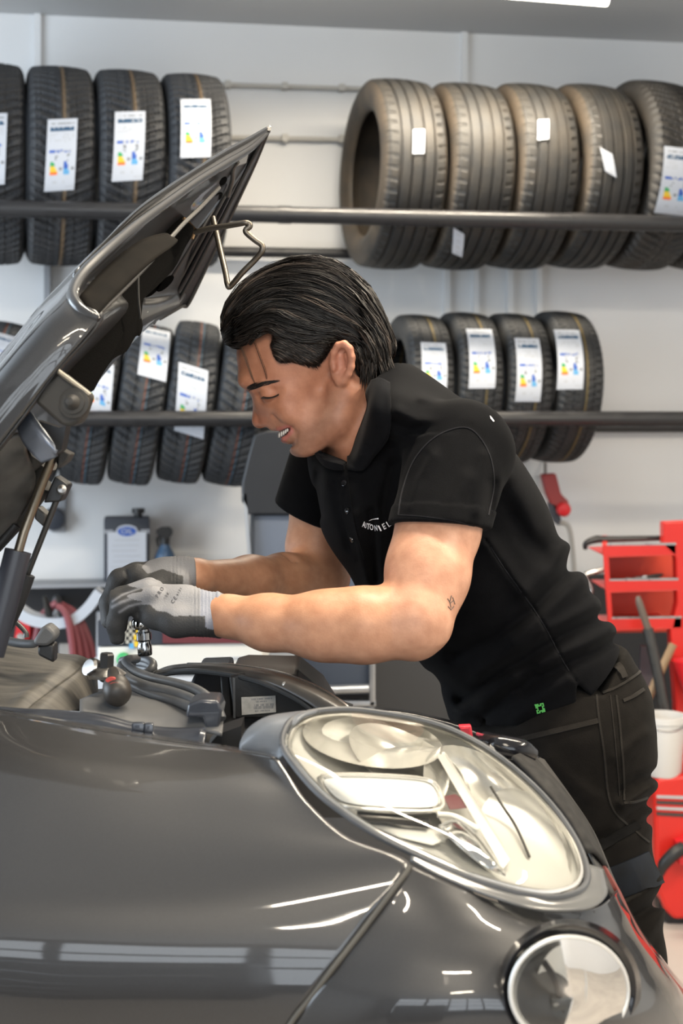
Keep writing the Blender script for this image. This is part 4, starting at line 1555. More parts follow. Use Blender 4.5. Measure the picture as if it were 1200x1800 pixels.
for sgn, clumps in ((-1, 300), (1, 110)):
    for ci in range(clumps):
        k0 = rng.random() ** 0.9
        s0 = rng.random() * 0.84 - 0.14
        ln = 0.28 + rng.random() * 0.40
        drift = (rng.random() - 0.5) * 0.22
        lift0 = rng.random() ** 2 * 0.0075
        ph = rng.random() * 6.28
        ct = tone()
        width = 0.02 + rng.random() * 0.035
        for i in range(11):
            dk = (rng.random() - 0.5) * 2 * width
            a0 = max(0.0, s0 + (rng.random() - 0.5) * 0.05)
            a1 = min(1.0, s0 + ln + (rng.random() - 0.5) * 0.08)
            if a1 - a0 < 0.12:
                a0 = max(0, a1 - 0.25)
            n = 11
            path = []
            lf = lift0 * (0.6 + 0.6 * rng.random()) + 0.0012 * rng.random()
            for j in range(n):
                f = j / (n - 1)
                t = a0 + (a1 - a0) * f
                kk = max(0.0, min(1.0, k0 + dk * (1 - 0.75 * f) + drift * (f - 0.3) * f + 0.025 * math.sin(ph + f * 6)))
                a, m_, c = along(LOWs, t), along(MIDs, t), along(TOPs, t)
                p = a.lerp(m_, kk * 2) if kk < 0.5 else m_.lerp(c, kk * 2 - 1)
                path.append(on_hair(p, sgn, 0.0006 + lf * math.sin(math.pi * min(1, 0.08 + f * 0.9))))
            sv = 0.7 + 0.6 * rng.random()
            strand(path, 0.0005 + rng.random() * 0.0007, (ct[0] * sv, ct[1] * sv, ct[2] * sv))
# sideburn: short strands combed back and down
for sgn in (-1, 1):
    for i in range(900):
        x = 482 + rng.random() * 92
        y = 594 + rng.random() * 44
        p = W(x, y, YH)
        ln = 0.012 + rng.random() * 0.016
        path = []
        for j in range(6):
            f = j / 5
            path.append(on_hair(p + Vector((ln * f, 0, -ln * (0.15 + 0.3 * f) * f)), sgn, 0.0006 + 0.0022 * f * (i % 5) / 4))
        ct = tone()
        strand(path, 0.0006, (ct[0] * 1.9, ct[1] * 1.9, ct[2] * 1.9))
    # soft lower and front edge of the temple hair
    edge = spline([Vector(p) for p in ((482, 600, 0), (480, 615, 0), (486, 632, 0), (496, 642, 0), (520, 641, 0), (540, 645, 0), (552, 649, 0), (566, 641, 0), (578, 628, 0))], 6)
    for i in range(330):
        e = along(edge, rng.random())
        p = W(e.x + rng.random() * 8, e.y - 2 - rng.random() * 10, YH)
        ln = 0.006 + rng.random() * 0.007
        dx = 0.5 + rng.random() * 0.6
        strand([on_hair(p + Vector((ln * dx * f, 0, -ln * (0.9 if e.x > 490 else 0.35) * f)), sgn, 0.0006 - 0.0002 * f) if f < 0.5 else on_hair(p + Vector((ln * dx * 0.5, 0, -ln * 0.45)), sgn, 0.0004) + Vector((ln * dx * (f - 0.5), 0.0014 * -sgn, -ln * 0.9 * (f - 0.5))) for f in (0, 0.33, 0.66, 1.0)], 0.00045, tone())
# nape tips
for i in range(260):
    x = 632 + rng.random() * 52
    y = 620 + rng.random() * 46
    p = on_hair(W(x, y, YH), -1, 0.001)
    ln = 0.012 + rng.random() * 0.020
    strand([p + Vector((ln * 0.30 * f * (1 if x > 660 else -0.2), -0.004 * f, -ln * f)) for f in (0, 0.33, 0.66, 1)], 0.0007, tone())
# fly-away hairs over the crown
for i in range(46):
    t0 = 0.15 + rng.random() * 0.45
    p0 = along(TOPs, t0)
    y = (rng.random() - 0.5) * 0.07
    path = []
    for j in range(10):
        f = j / 9
        q = along(TOPs, min(1, t0 + 0.16 * f))
        path.append(Vector((q.x, YH + y, q.z + 0.0055 * math.sin(math.pi * f) * (0.4 + rng.random() * 0.05 + (i % 7) / 7) - 0.001)))
    strand(path, 0.00042, tone())
# loose locks over the forehead
for k in range(4):
    a = rng.random() * 5
    strand(spline([W(407 + a, 585, 1.968), W(415 + a, 596, 1.948 + 0.001 * k), W(428 + a, 628, 1.937), W(441 + a * 0.6, 662, 1.942), W(451 + a * 0.3, 682, 1.950)], 4), 0.00033, (0.07, 0.05, 0.035))
for k in range(4):
    a = rng.random() * 5
    strand(spline([W(444 + a, 602, 1.938), W(455 + a, 632, 1.928), W(463 + a, 655, 1.932), W(472, 684, 1.946)], 4), 0.0003, (0.03, 0.02, 0.015))
me = bpy.data.meshes.new('hair')
nb_ = len(hv)
me.from_pydata([tuple(v) for v in hv] + [tuple(v) for v in strand_v], [], [tuple(int(i) for i in q) for q in hq] + [tuple(i + nb_ for i in f) for f in strand_f])
at = me.color_attributes.new('tone', 'FLOAT_COLOR', 'POINT')
cc = np.ones((nb_ + len(strand_v), 4), np.float32)
cc[:nb_, :3] = (0.007, 0.005, 0.004)
cc[nb_:, :3] = np.array(strand_c)
at.data.foreach_set('color', cc.ravel())
me.materials.append(mt_hair)
o = link('hair', me, person, True, 180, fix=False)
o['label'] = 'swept-back dark brown hair'

# ---- eyebrow, lashes, teeth
strand_v, strand_f, strand_c = [], [], []
for i in range(300):
    f = rng.random()
    x = 433 + 50 * f
    y = 685.5 - 15 * f ** 0.75 + (rng.random() - 0.5) * (11 * (1 - 0.65 * f))
    p, n = hit(body_t, x, y, 0.0005)
    if p is None:
        continue
    ln = 7 + rng.random() * 5
    path = [p]
    for j in (1, 2):
        q, _ = hit(body_t, x + ln * j / 2, y - ln * (0.55 - 0.4 * f) * j / 2, 0.0009)
        if q is not None:
            path.append(q)
    if len(path) > 2:
        strand(path, 0.00030, (0.016, 0.010, 0.008))


def strand_obj(name, m):
    me = bpy.data.meshes.new(name)
    me.from_pydata([tuple(v) for v in strand_v], [], strand_f)
    me.materials.append(m)
    return link(name, me, person, True, 180, fix=False)


mt_brow = mat('brow_hair', (0.020, 0.013, 0.010), 0.6)
strand_obj('eyebrow', mt_brow)
strand_v, strand_f, strand_c = [], [], []
for i in range(46):
    f = i / 45
    x, y = 463 + 27 * f, 697 + 3 * math.sin(math.pi * f) - 5 * f
    p, n = hit(body_t, x, y, 0.0004)
    if p is not None:
        strand([p, p + Vector((-0.0022 + 0.002 * f, -0.0022, -0.0014)), p + Vector((-0.0042 + 0.004 * f, -0.0030, -0.0036))], 0.00042, (0.01, 0.008, 0.006))
strand_obj('eyelash', mt_brow)
mb = MB()
prev = None
for s in (-1, 1):
    for k, (tx, ty, tr_) in enumerate(((489.5, 766.0, 0.0040), (493, 765.0, 0.0042), (497, 763.3, 0.0040), (500.8, 761.2, 0.0038), (504.4, 758.8, 0.0034), (507.6, 756.6, 0.0028))):
        q = on_face(tx, ty, 0.0022)
        p = Vector((q[0], q[1] if s < 0 else 2 * YH - q[1], q[2] + 0.0008))
        bs = np.linspace(-1.5, 1.5, 7)
        an = np.linspace(0, 2 * math.pi, 10, endpoint=False)
        mb.add([p + Vector((math.cos(a_) * math.cos(b2) * 0.0017, math.sin(a_) * math.cos(b2) * 0.0024, math.sin(b2) * tr_)) for b2 in bs for a_ in an],
               [(i * 10 + j, i * 10 + (j + 1) % 10, (i + 1) * 10 + (j + 1) % 10, (i + 1) * 10 + j) for i in range(6) for j in range(10)])
mb.build('teeth', mat('teeth', (0.76, 0.73, 0.67), 0.25), person)

# ---- tattoo on the upper arm
mb = MB()
for ln in (((793, 1047), (790, 1058), (792, 1068)), ((786, 1052), (791, 1060), (796, 1056)), ((787, 1066), (792, 1072), (797, 1066)), ((795, 1050), (799, 1062))):
    pts = [hit(body_t, x, y, 0.0002)[0] for (x, y) in ln]
    if all(p is not None for p in pts):
        mb.tube(pts, 0.0007, 5)
if mb.v:
    mb.build('tattoo', mat('tattoo_ink', (0.10, 0.075, 0.065), 0.6), person)

# ------------------------------------------------------------------ clothing


def ortho(P):
    return CX + P[:, 0] * F / P[:, 1], HY - (P[:, 2] - ZC) * F / P[:, 1]


def seg2(px, py, pts):
    d = None
    for (a, b) in zip(pts[:-1], pts[1:]):
        ex, ey = b[0] - a[0], b[1] - a[1]
        wx, wy = px - a[0], py - a[1]
        t = np.clip((wx * ex + wy * ey) / (ex * ex + ey * ey), 0, 1)
        e = np.hypot(wx - ex * t, wy - ey * t)
        d = e if d is None else np.minimum(d, e)
    return d


SHIRT_FOLDS = [  # (line in picture pixels, width px, height m: + ridge, - valley)
    ([(1010, 985), (975, 1030), (939, 1072), (895, 1105), (853, 1131), (800, 1150)], 13, -0.0075),
    ([(1022, 1020), (985, 1050), (950, 1085), (900, 1122)], 15, 0.0065),
    ([(1000, 960), (960, 1000), (925, 1040)], 16, 0.006),
    ([(1056, 1085), (1010, 1105), (981, 1120), (935, 1150), (896, 1173), (850, 1205), (810, 1232)], 11, -0.0065),
    ([(1046, 1060), (1000, 1090), (960, 1110), (900, 1145), (840, 1185)], 14, 0.0060),
    ([(1080, 1125), (1040, 1150), (1000, 1165), (960, 1185), (920, 1215)], 10, -0.0055),
    ([(1072, 1108), (1030, 1130), (990, 1148), (950, 1170)], 12, 0.0050),
    ([(940, 1185), (890, 1225), (850, 1262)], 10, -0.0055),
    ([(900, 1190), (850, 1230), (810, 1255)], 12, 0.0050),
    ([(1000, 1195), (950, 1230), (905, 1262)], 12, 0.0045),
    ([(760, 1190), (800, 1215), (830, 1240)], 12, -0.004),
    ([(698, 722), (730, 738), (765, 741), (800, 738)], 9, 0.0045),
    ([(694, 742), (722, 756), (755, 755)], 8, -0.0045),
    ([(690, 765), (715, 775), (745, 770)], 9, 0.0035),
    ([(742, 700), (775, 705), (810, 715)], 9, 0.003),
    ([(664, 905), (668, 940), (672, 1000), (680, 1040)], 7, 0.0045),
    ([(652, 900), (655, 950), (660, 1020)], 7, -0.004),
    ([(625, 905), (632, 960), (645, 1020)], 8, 0.004),
    ([(690, 820), (680, 860), (672, 905)], 9, -0.005),
    ([(880, 800), (905, 860), (935, 930)], 16, 0.004),
    ([(900, 900), (930, 950), (960, 985)], 14, -0.004),
    ([(860, 960), (890, 1000), (920, 1040)], 14, 0.004),
    ([(853, 949), (895, 1012), (939, 1072), (962, 1110), (981, 1147), (1000, 1180), (1012, 1197)], 2.6, -0.0022),
    ([(560, 830), (556, 870), (560, 905)], 8, -0.004),
    ([(590, 850), (598, 900), (615, 960)], 8, -0.003),
]
SLEEVE_FOLDS = [([(866, 850), (858, 900), (850, 935)], 8, -0.004), ([(760, 800), (735, 840), (720, 890)], 11, 0.0035), ([(820, 840), (800, 880), (790, 920)], 12, 0.003),
                ([(745, 800), (725, 840), (712, 880)], 7, -0.004), ([(850, 800), (840, 860), (838, 900)], 10, 0.003)]


def folds(P, lines):
    px, py = ortho(P)
    h = np.zeros(len(P))
    for (pts, w, a) in lines:
        r = seg2(px, py, pts)
        h += 1.7 * a * np.exp(-(r / (w * 1.1)) ** 2)
    return h


HEM_N0, HEM_N1 = A3(809, 790, 1.835), A3(772, 931, 1.765)
HEM_F0, HEM_F1 = A3(592, 800, 2.20), A3(546, 907, 2.215)
SHIRT_LOW = [(500, 600), (1300, 600), (1300, 1020), (1104, 1160), (1036, 1222), (1010, 1196), (1010, 1232), (896, 1281), (760, 1335), (640, 1340), (500, 1300)]


def shirt_sdf(P):
    d = stations(P, TORSO, SIDE)
    d = sminf(d, ellipsoid(P, (715, 742, 2.0), (0.085, 0.20, 0.052), -0.45), 0.045)      # yoke over the shoulders
    d = sminf(d, ellipsoid(P, (866, 850, 2.02), (0.048, 0.15, 0.110), 0.62), 0.045)      # upper back
    d = sminf(d, ellipsoid(P, (640, 900, 1.97), (0.050, 0.10, 0.090), 0.45), 0.04)      # chest
    d = smaxf(d, poly2d(P, SHIRT_LOW, 1.87), 0.004)
    d = d - folds(P, SHIRT_FOLDS)
    ax = HEM_N1 - HEM_N0
    ax = ax / np.linalg.norm(ax)
    s = cone(P, HEM_N0, A3(774, 940, 1.757), 0.0690, 0.0600)
    s = sminf(s, ellipsoid(P, (815, 800, 1.85), (0.066, 0.062, 0.058)), 0.02)
    t = (P - A3(772, 926, 1.765)) @ np.array((-0.06, -0.16, -0.985))
    s = s - folds(P, SLEEVE_FOLDS)
    m = (t > -0.12) & (P[:, 1] < 1.95)
    if m.any():
        s[m] = sminf(s[m], arms_sdf(P[m]) - 0.0075, 0.006)
    s = s - 0.0016 * ((t > -0.024) & (t < 0.02))
    s = smaxf(s, t, 0.003)
    d = sminf(d, s, 0.018)
    ax2 = HEM_F1 - HEM_F0
    ax2 = ax2 / np.linalg.norm(ax2)
    s = cone(P, HEM_F0, HEM_F1 + ax2 * 0.03, 0.074, 0.061)
    s = smaxf(s, (P - HEM_F1) @ ax2, 0.003)
    d = sminf(d, s, 0.018)
    # neck opening
    nk = poly2d(P, [(480, 560), (480, 760), (556, 792), (588, 806), (617, 816), (636, 765), (648, 705), (652, 672), (690, 640), (690, 560)], 1.96)
    d = smaxf(d, -nk, 0.004)
    return d


def mat_cloth(name, col, scale=900, rough=0.85, sheen=0.25, tone2=None):
    m = mat(name, col, rough, noise=(60, tone2 or tuple(c * 1.5 for c in col), 0.25), bump=(scale, 0.25), sheen=sheen, spec=0.06)
    return m


mt_shirt = mat_cloth('black_pique', (0.0030, 0.0031, 0.0037), sheen=0.02)
shirt, sv, sq = sdf_obj('polo_shirt', shirt_sdf, (-0.16, 1.655, 0.84), (0.46, 2.34, 1.46), 0.0026, mt_shirt, person, 1)
shirt['label'] = 'black short-sleeved polo shirt'
shirt_t = bvh_of(sv, sq)




# collar: near leaf wraps the neck, far leaf shows as a small triangle
mt_collar = mat_cloth('black_collar', (0.0050, 0.0052, 0.0062), sheen=0.03)


def near_of(px, py, off):
    a, _ = hit(shirt_t, px, py, off)
    b, _ = hit(body_t, px, py, off)
    c = [p for p in (a, b) if p is not None]
    return min(c, key=lambda p: p.y) if c else W(px, py, 2.0)


def collar(rows, offs, name, su=6, sv2=4):
    R = [spline([near_of(p[0], p[1], o_) for p in r], su) for r, o_ in zip(rows, offs)]
    n = len(R[0])
    cols = [spline([r[i] for r in R], sv2) for i in range(n)]
    m = len(cols[0])
    mb = MB()
    mb.add([cols[i][j] for j in range(m) for i in range(n)], [(j * n + i, j * n + i + 1, (j + 1) * n + i + 1, (j + 1) * n + i) for j in range(m - 1) for i in range(n - 1)])
    return mb.build(name, mt_collar, shirt, solid=0.003)


collar([[(616, 806), (624, 795), (632, 770), (640, 742), (646, 715), (651, 690), (657, 674)],
        [(618, 815), (634, 808), (650, 775), (660, 745), (666, 718), (669, 695), (671, 678)],
        [(614, 827), (640, 829), (664, 800), (686, 768), (690, 735), (689, 706), (686, 682)]], (0.006, 0.011, 0.007), 'collar')
collar([[(562, 790), (575, 796), (590, 802), (604, 808), (613, 813)], [(563, 800), (574, 808), (588, 814), (600, 818), (609, 821)], [(568, 812), (578, 822), (592, 828), (602, 829), (607, 829)]], (0.004, 0.008, 0.005), 'collar')


def drape(tree, pts, half, off, name, m, parent, sub=6, thick=None):
    """a narrow strip laid on the cloth along picture points; half = half width in px"""
    P2 = spline([Vector((p[0], p[1], 0)) for p in pts], sub)
    vs, rows = [], []
    for i, p in enumerate(P2):
        t = (P2[min(i + 1, len(P2) - 1)] - P2[max(i - 1, 0)]).normalized()
        n = Vector((-t.y, t.x, 0))
        row = []
        for (k, o_) in ((-1, -0.4), (-1, 1), (1, 1), (1, -0.4)):
            q, nn = hit(tree, p.x + n.x * half * k, p.y + n.y * half * k, off * o_)
            if q is None:
                row = None
                break
            row.append(q)
        if row:
            rows.append(row)
    mb = MB()
    if len(rows) < 2:
        return None
    vs = [q for r in rows for q in r]
    fs = []
    for i in range(len(rows) - 1):
        for k in range(4):
            fs.append((i * 4 + k, i * 4 + (k + 1) % 4, (i + 1) * 4 + (k + 1) % 4, (i + 1) * 4 + k))
    fs += [(0, 1, 2, 3), tuple(len(vs) - 4 + k for k in (3, 2, 1, 0))]
    mb.add(vs, fs)
    return mb.build(name, m, parent, angle=50)


drape(shirt_t, [(604, 838), (609, 880), (618, 930), (632, 985)], 8, 0.0016, 'placket', mt_shirt, shirt)
for (x, y) in ((606, 850), (612, 898), (620, 948)):
    q, n = hit(shirt_t, x, y, 0.0014)
    if q is not None:
        b_ = MB().lathe([(0, 0.0022), (0.0030, 0.0022), (0.0042, 0.0016), (0.0045, 0), (0, 0)], q, n, 16)
        b_.build('button', M['blackgloss'], shirt)
# seams and hem stitching
mt_seam = mat_cloth('black_seam', (0.010, 0.010, 0.012), sheen=0.1)
for pts in ([(702, 905), (745, 908), (800, 916), (846, 930)],):
    drape(shirt_t, pts, 0.7, 0.0006, 'hem_stitching', mt_seam, shirt)
drape(shirt_t, [(700, 905), (708, 860), (730, 805), (770, 765), (822, 752), (856, 790), (868, 845), (858, 905)], 1.0, 0.0008, 'armhole_seam', mt_seam, shirt)
drape(shirt_t, [(862, 962), (895, 1012), (936, 1068), (962, 1110), (981, 1147), (1000, 1180)], 0.9, 0.0006, 'side_seam', mt_seam, shirt)

# chest print: white letters on a curve with a swoosh
mt_print = mat('white_print', (0.80, 0.80, 0.84), 0.6)
mb = MB()


def letters(mb, tree, chars, off=0.0012):
    """chars = (letter, px, py, size px, turn, width factor)"""
    for (ch, cx, cy, size, rot, wf) in chars:
        vs, fs = text_mesh(ch, 1.0, bold=True)
        out = []
        ca, sa = math.cos(rot), math.sin(rot)
        for v in vs:
            x, y = v.x * size * wf, -v.y * size
            q, n = hit(tree, cx + x * ca - y * sa, cy + x * sa + y * ca, off)
            if q is None:
                q = W(cx, cy, 1.85)
            out.append(q)
        mb.add(out, fs)


letters(mb, shirt_t, [('A', 638.6, 922, 14, 0.22, 0.5), ('U', 642.2, 924, 13, 0.18, 0.3), ('T', 646.2, 925.5, 14, 0.10, 0.75), ('O', 653, 927, 14, 0.02, 0.8), ('N', 661.8, 928.5, 14, -0.12, 0.5),
                      ('I', 667.5, 929, 14, -0.36, 1.0), ('E', 674, 926, 14, -0.48, 0.9), ('L', 683, 921.5, 14, -0.62, 0.95)])
sw = spline([Vector(p) for p in ((647, 915.6, 0), (653, 913.4, 0), (659, 912.4, 0), (665, 912.6, 0))], 5)
top = [hit(shirt_t, p.x, p.y - 0.2 - 0.8 * i / len(sw), 0.0012)[0] for i, p in enumerate(sw)]
bot = [hit(shirt_t, p.x, p.y + 0.2 + 0.8 * i / len(sw), 0.0012)[0] for i, p in enumerate(sw)]
if all(p is not None for p in top + bot):
    n_ = len(top)
    mb.add(top + bot, [(i, i + 1, n_ + i + 1, n_ + i) for i in range(n_ - 1)])
mb.build('chest_print', mt_print, shirt, smooth=False)['label'] = 'small white lettering with a swoosh'
# white dash of the print on the back of the shoulder
q = [hit(shirt_t, x, y, 0.001)[0] for (x, y) in ((860, 731), (864, 735), (868, 741), (866, 742), (861, 736))]
if all(p is not None for p in q):
    MB().add(q, [(0, 1, 2, 3, 4)]).build('back_print', mt_print, shirt, smooth=False)
# green woven tag at the hem
mb = MB()
gt = mat('green_thread', (0.10, 0.46, 0.10), 0.7)
blk = mt_shirt
for i in range(7):
    for j in range(7):
        if 2 <= i <= 4 and 2 <= j <= 4:
            continue
        if (i, j) in ((0, 3), (6, 3), (3, 0), (3, 6), (1, 5), (5, 1)):
            continue
        ca, sa = math.cos(-0.25), math.sin(-0.25)
        x0, y0 = (i - 3) * 2.2, (j - 3) * 2.4
        q = []
        for (dx, dy) in ((-1.05, -1.15), (1.05, -1.15), (1.05, 1.15), (-1.05, 1.15)):
            x, y = x0 + dx, y0 + dy
            q.append(hit(shirt_t, 949 + x * ca - y * sa, 1244 + x * sa + y * ca, 0.0015)[0])
        if all(p is not None for p in q):
            mb.add(q, [(0, 1, 2, 3)])
if mb.v:
    mb.build('hem_tag', gt, shirt, smooth=False)['label'] = 'small green square hem tag'

# ---- trousers
TR_FOLDS = [([(1148, 1380), (1120, 1400), (1095, 1415)], 8, 0.006), ([(1150, 1362), (1118, 1372), (1090, 1392)], 9, -0.005), ([(1146, 1405), (1120, 1425), (1100, 1440)], 9, -0.006),
            ([(1135, 1290), (1110, 1310), (1085, 1335)], 12, 0.003), ([(1040, 1475), (1080, 1468), (1140, 1440)], 9, -0.006), ([(1160, 1545), (1130, 1570), (1095, 1590)], 8, 0.006),
            ([(1168, 1575), (1130, 1600), (1100, 1620)], 10, -0.007), ([(1170, 1600), (1140, 1640), (1120, 1680)], 10, 0.004), ([(960, 1340), (1000, 1370), (1040, 1400)], 16, 0.003)]


def trousers_sdf(P):
    d = stations(P, [(A3(962, 1190, 2.02), 0.110, 0.158), (A3(980, 1240, 2.02), 0.116, 0.166), (A3(984, 1310, 2.02), 0.118, 0.166), (A3(988, 1390, 2.02), 0.103, 0.160)], SIDE)
    for s, yy in ((-1, 1.93), (1, 2.14)):
        ox = 0 if s < 0 else -70
        d = sminf(d, chain(P, [A3(998 + ox, 1300, yy), A3(1014 + ox, 1430, yy), A3(1044 + ox, 1560, yy - 0.01), A3(1068 + ox, 1680, yy - 0.01), A3(1086 + ox, 1775, yy), A3(1128 + ox, 1980, yy + 0.02), A3(1180 + ox, 2290, yy + 0.02)],
                              [0.098, 0.091, 0.083, 0.074, 0.070, 0.066, 0.066], 0.03), 0.03 if s < 0 else 0.01)
    d = smaxf(d, poly2d(P, [(700, 1140), (1052, 1215), (1096, 1160), (1300, 1120), (1400, 2400), (700, 2400)], 1.90), 0.004)
    d = smaxf(d, 0.075 - P[:, 2], 0.004)
    return d - folds(P, TR_FOLDS)


mt_tr = mat_cloth('dark_work_cloth', (0.0070, 0.0061, 0.0053), 700, sheen=0.02)
tr, tv, tq = sdf_obj('trousers', trousers_sdf, (0.10, 1.70, 0.05), (0.68, 2.34, 1.30), 0.0032, mt_tr, person, 1)
tr['label'] = 'dark brown-black work trousers'
tr_t = bvh_of(tv, tq)
mt_trs = mat_cloth('trouser_seam', (0.015, 0.0132, 0.0115), 500, sheen=0.08)
drape(tr_t, [(898, 1303), (950, 1291), (1000, 1279), (1050, 1267)], 4.5, 0.0022, 'pocket_edge', mt_trs, tr)
drape(tr_t, [(1048, 1222), (1052, 1262), (1062, 1330), (1068, 1395), (1082, 1430), (1112, 1458), (1140, 1480)], 1.6, 0.0016, 'leg_seam', mt_trs, tr)
drape(tr_t, [(1082, 1222), (1088, 1270), (1094, 1340), (1097, 1408)], 1.6, 0.0016, 'leg_seam', mt_trs, tr)
drape(tr_t, [(1072, 1222), (1077, 1270), (1084, 1340), (1088, 1400)], 0.8, 0.0012, 'leg_seam', mt_trs, tr)
drape(tr_t, [(1060, 1219), (1090, 1204), (1118, 1186), (1124, 1180)], 2.0, 0.0016, 'waistband_edge', mt_trs, tr)
drape(tr_t, [(1094, 1232), (1112, 1224), (1130, 1212)], 3.0, 0.0022, 'back_pocket_edge', mt_trs, tr)
drape(tr_t, [(1096, 1412), (1118, 1408), (1142, 1400)], 1.6, 0.0016, 'leg_seam', mt_trs, tr)
drape(tr_t, [(1040, 1492), (1075, 1475), (1120, 1450)], 9, 0.0035, 'thigh_strap', mat_cloth('strap_cloth', (0.0055, 0.0052, 0.005), 500, sheen=0.02), tr)
drape(tr_t, [(1030, 1570), (1080, 1553), (1130, 1533), (1160, 1518)], 30, 0.0030, 'knee_patch', mat('waxed_patch', (0.0055, 0.006, 0.007), 0.55, noise=(25, (0.010, 0.013, 0.019), 0.2), spec=0.15), tr)
drape(tr_t, [(1085, 1170), (1090, 1180), (1095, 1192)], 5, 0.004, 'belt_loop', mt_trs, tr)
for s, yy, ox in ((-1, 1.95, 0), (1, 2.16, -70)):
    c = A3(1175 + ox, 2396, yy)

    def shoe(P, c=c):
        q = c + np.array((0, 0, 0.045))
        d = ellipsoid(P, q + np.array((-0.075, 0, 0.0)), (0.125, 0.046, 0.052))
        d = sminf(d, ellipsoid(P, q + np.array((0.02, 0, 0.03)), (0.060, 0.044, 0.075)), 0.03)
        return smaxf(d, c[2] + 0.002 - P[:, 2], 0.004)
    o, _, _ = sdf_obj('shoe', shoe, c - np.array((0.22, 0.07, 0.02)), c + np.array((0.12, 0.07, 0.19)), 0.006, mat_cloth('shoe_leather_%d' % (s + 1), (0.02, 0.02, 0.02), 300), person, 1)

# ---- gloves
KNIT = np.array((0.235, 0.238, 0.255))
COAT = np.array((0.044, 0.044, 0.045))


def glove_near(P):
    d = ellipsoid(P, (304, 1064, 1.785), (0.049, 0.042, 0.0255), -0.26)
    d = sminf(d, chain(P, [A3(388, 1083, 1.752), A3(362, 1079, 1.757), A3(330, 1070, 1.77)], [0.0285, 0.0265, 0.0285], 0.01), 0.02)
    d = sminf(d, chain(P, [A3(352, 1092, 1.735), A3(310, 1093, 1.735), A3(272, 1083, 1.748), A3(250, 1080, 1.765)], [0.0195, 0.0185, 0.0150, 0.0120], 0.01), 0.010)
    fi = [([(266, 1050, 1.757), (214, 1064, 1.757), (202, 1096, 1.762), (206, 1121, 1.766)], [0.0150, 0.0140, 0.0118, 0.0100]),
          ([(258, 1039, 1.788), (204, 1056, 1.788), (190, 1092, 1.792), (195, 1119, 1.796)], [0.0150, 0.0138, 0.0118, 0.0100]),
          ([(262, 1034, 1.815), (212, 1050, 1.818), (198, 1084, 1.820), (200, 1112, 1.822)], [0.0145, 0.0132, 0.0112, 0.0098]),
          ([(272, 1036, 1.838), (226, 1050, 1.842), (212, 1078, 1.842), (212, 1102, 1.842)], [0.0130, 0.0118, 0.0104, 0.0090])]
    g = None
    for (pts, r) in fi:
        e = chain(P, [A3(*p) for p in pts], r, 0.006)
        g = e if g is None else sminf(g, e, 0.001)
    d = sminf(d, g, 0.008)
    # creases at the finger roots and cuff rim
    px, py = ortho(P)
    d = d + 0.0018 * np.exp(-(seg2(px, py, [(240, 1068), (246, 1086), (242, 1100)]) / 4.0) ** 2)
    d = d - 0.0020 * np.exp(-((px - 387 - (py - 1083) * 0.08) / 5.0) ** 2) * (P[:, 1] > 0)
    d = d + 0.0006 * np.sin(px * 1.0) * ((px > 338) & (px < 382))
    d = smaxf(d, -cone(P, A3(402, 1084, 1.749), A3(440, 1087, 1.742), 0.0262, 0.0262), 0.002)
    ax = A3(395, 1084, 1.75) - A3(362, 1079, 1.757)
    ax /= np.linalg.norm(ax)
    d = smaxf(d, (P - A3(392, 1083.5, 1.751)) @ ax, 0.003)
    return d


def glove_near_tone(V):
    px, py = ortho(V)
    wob = 3 * np.sin(px * 0.21) + 2 * np.sin(py * 0.3)
    line = 1063 + np.maximum(px - 255, 0) * 0.375
    dk = (py > line + wob * 0.5)
    dk |= px < 236 + wob + 14 * np.sin(py * 0.28)
    dk |= (V[:, 2] < 1.135) & (px < 360)
    k = dk[:, None].astype(float)
    base = np.tile(KNIT, (len(V), 1))
    base = base + (((px > 352) & (px < 386))[:, None] * 0.6) * (np.array((0.26, 0.285, 0.36)) - base)
    for ln_, w_ in (([(198, 1057), (214, 1046), (245, 1034)], 2.0), ([(197, 1067), (214, 1058), (240, 1049), (262, 1046)], 2.6), ([(210, 1076), (226, 1066), (262, 1057)], 2.2)):
        k = k * (1 - 0.85 * np.exp(-(seg2(px, py, ln_) / w_) ** 2)[:, None] * (V[:, 1] < 1.83)[:, None])
    dirt = blob(px, py, 262, 1052, 30, 14) * 0.35
    base = base * (1 - dirt)
    return base + k * (COAT - base)


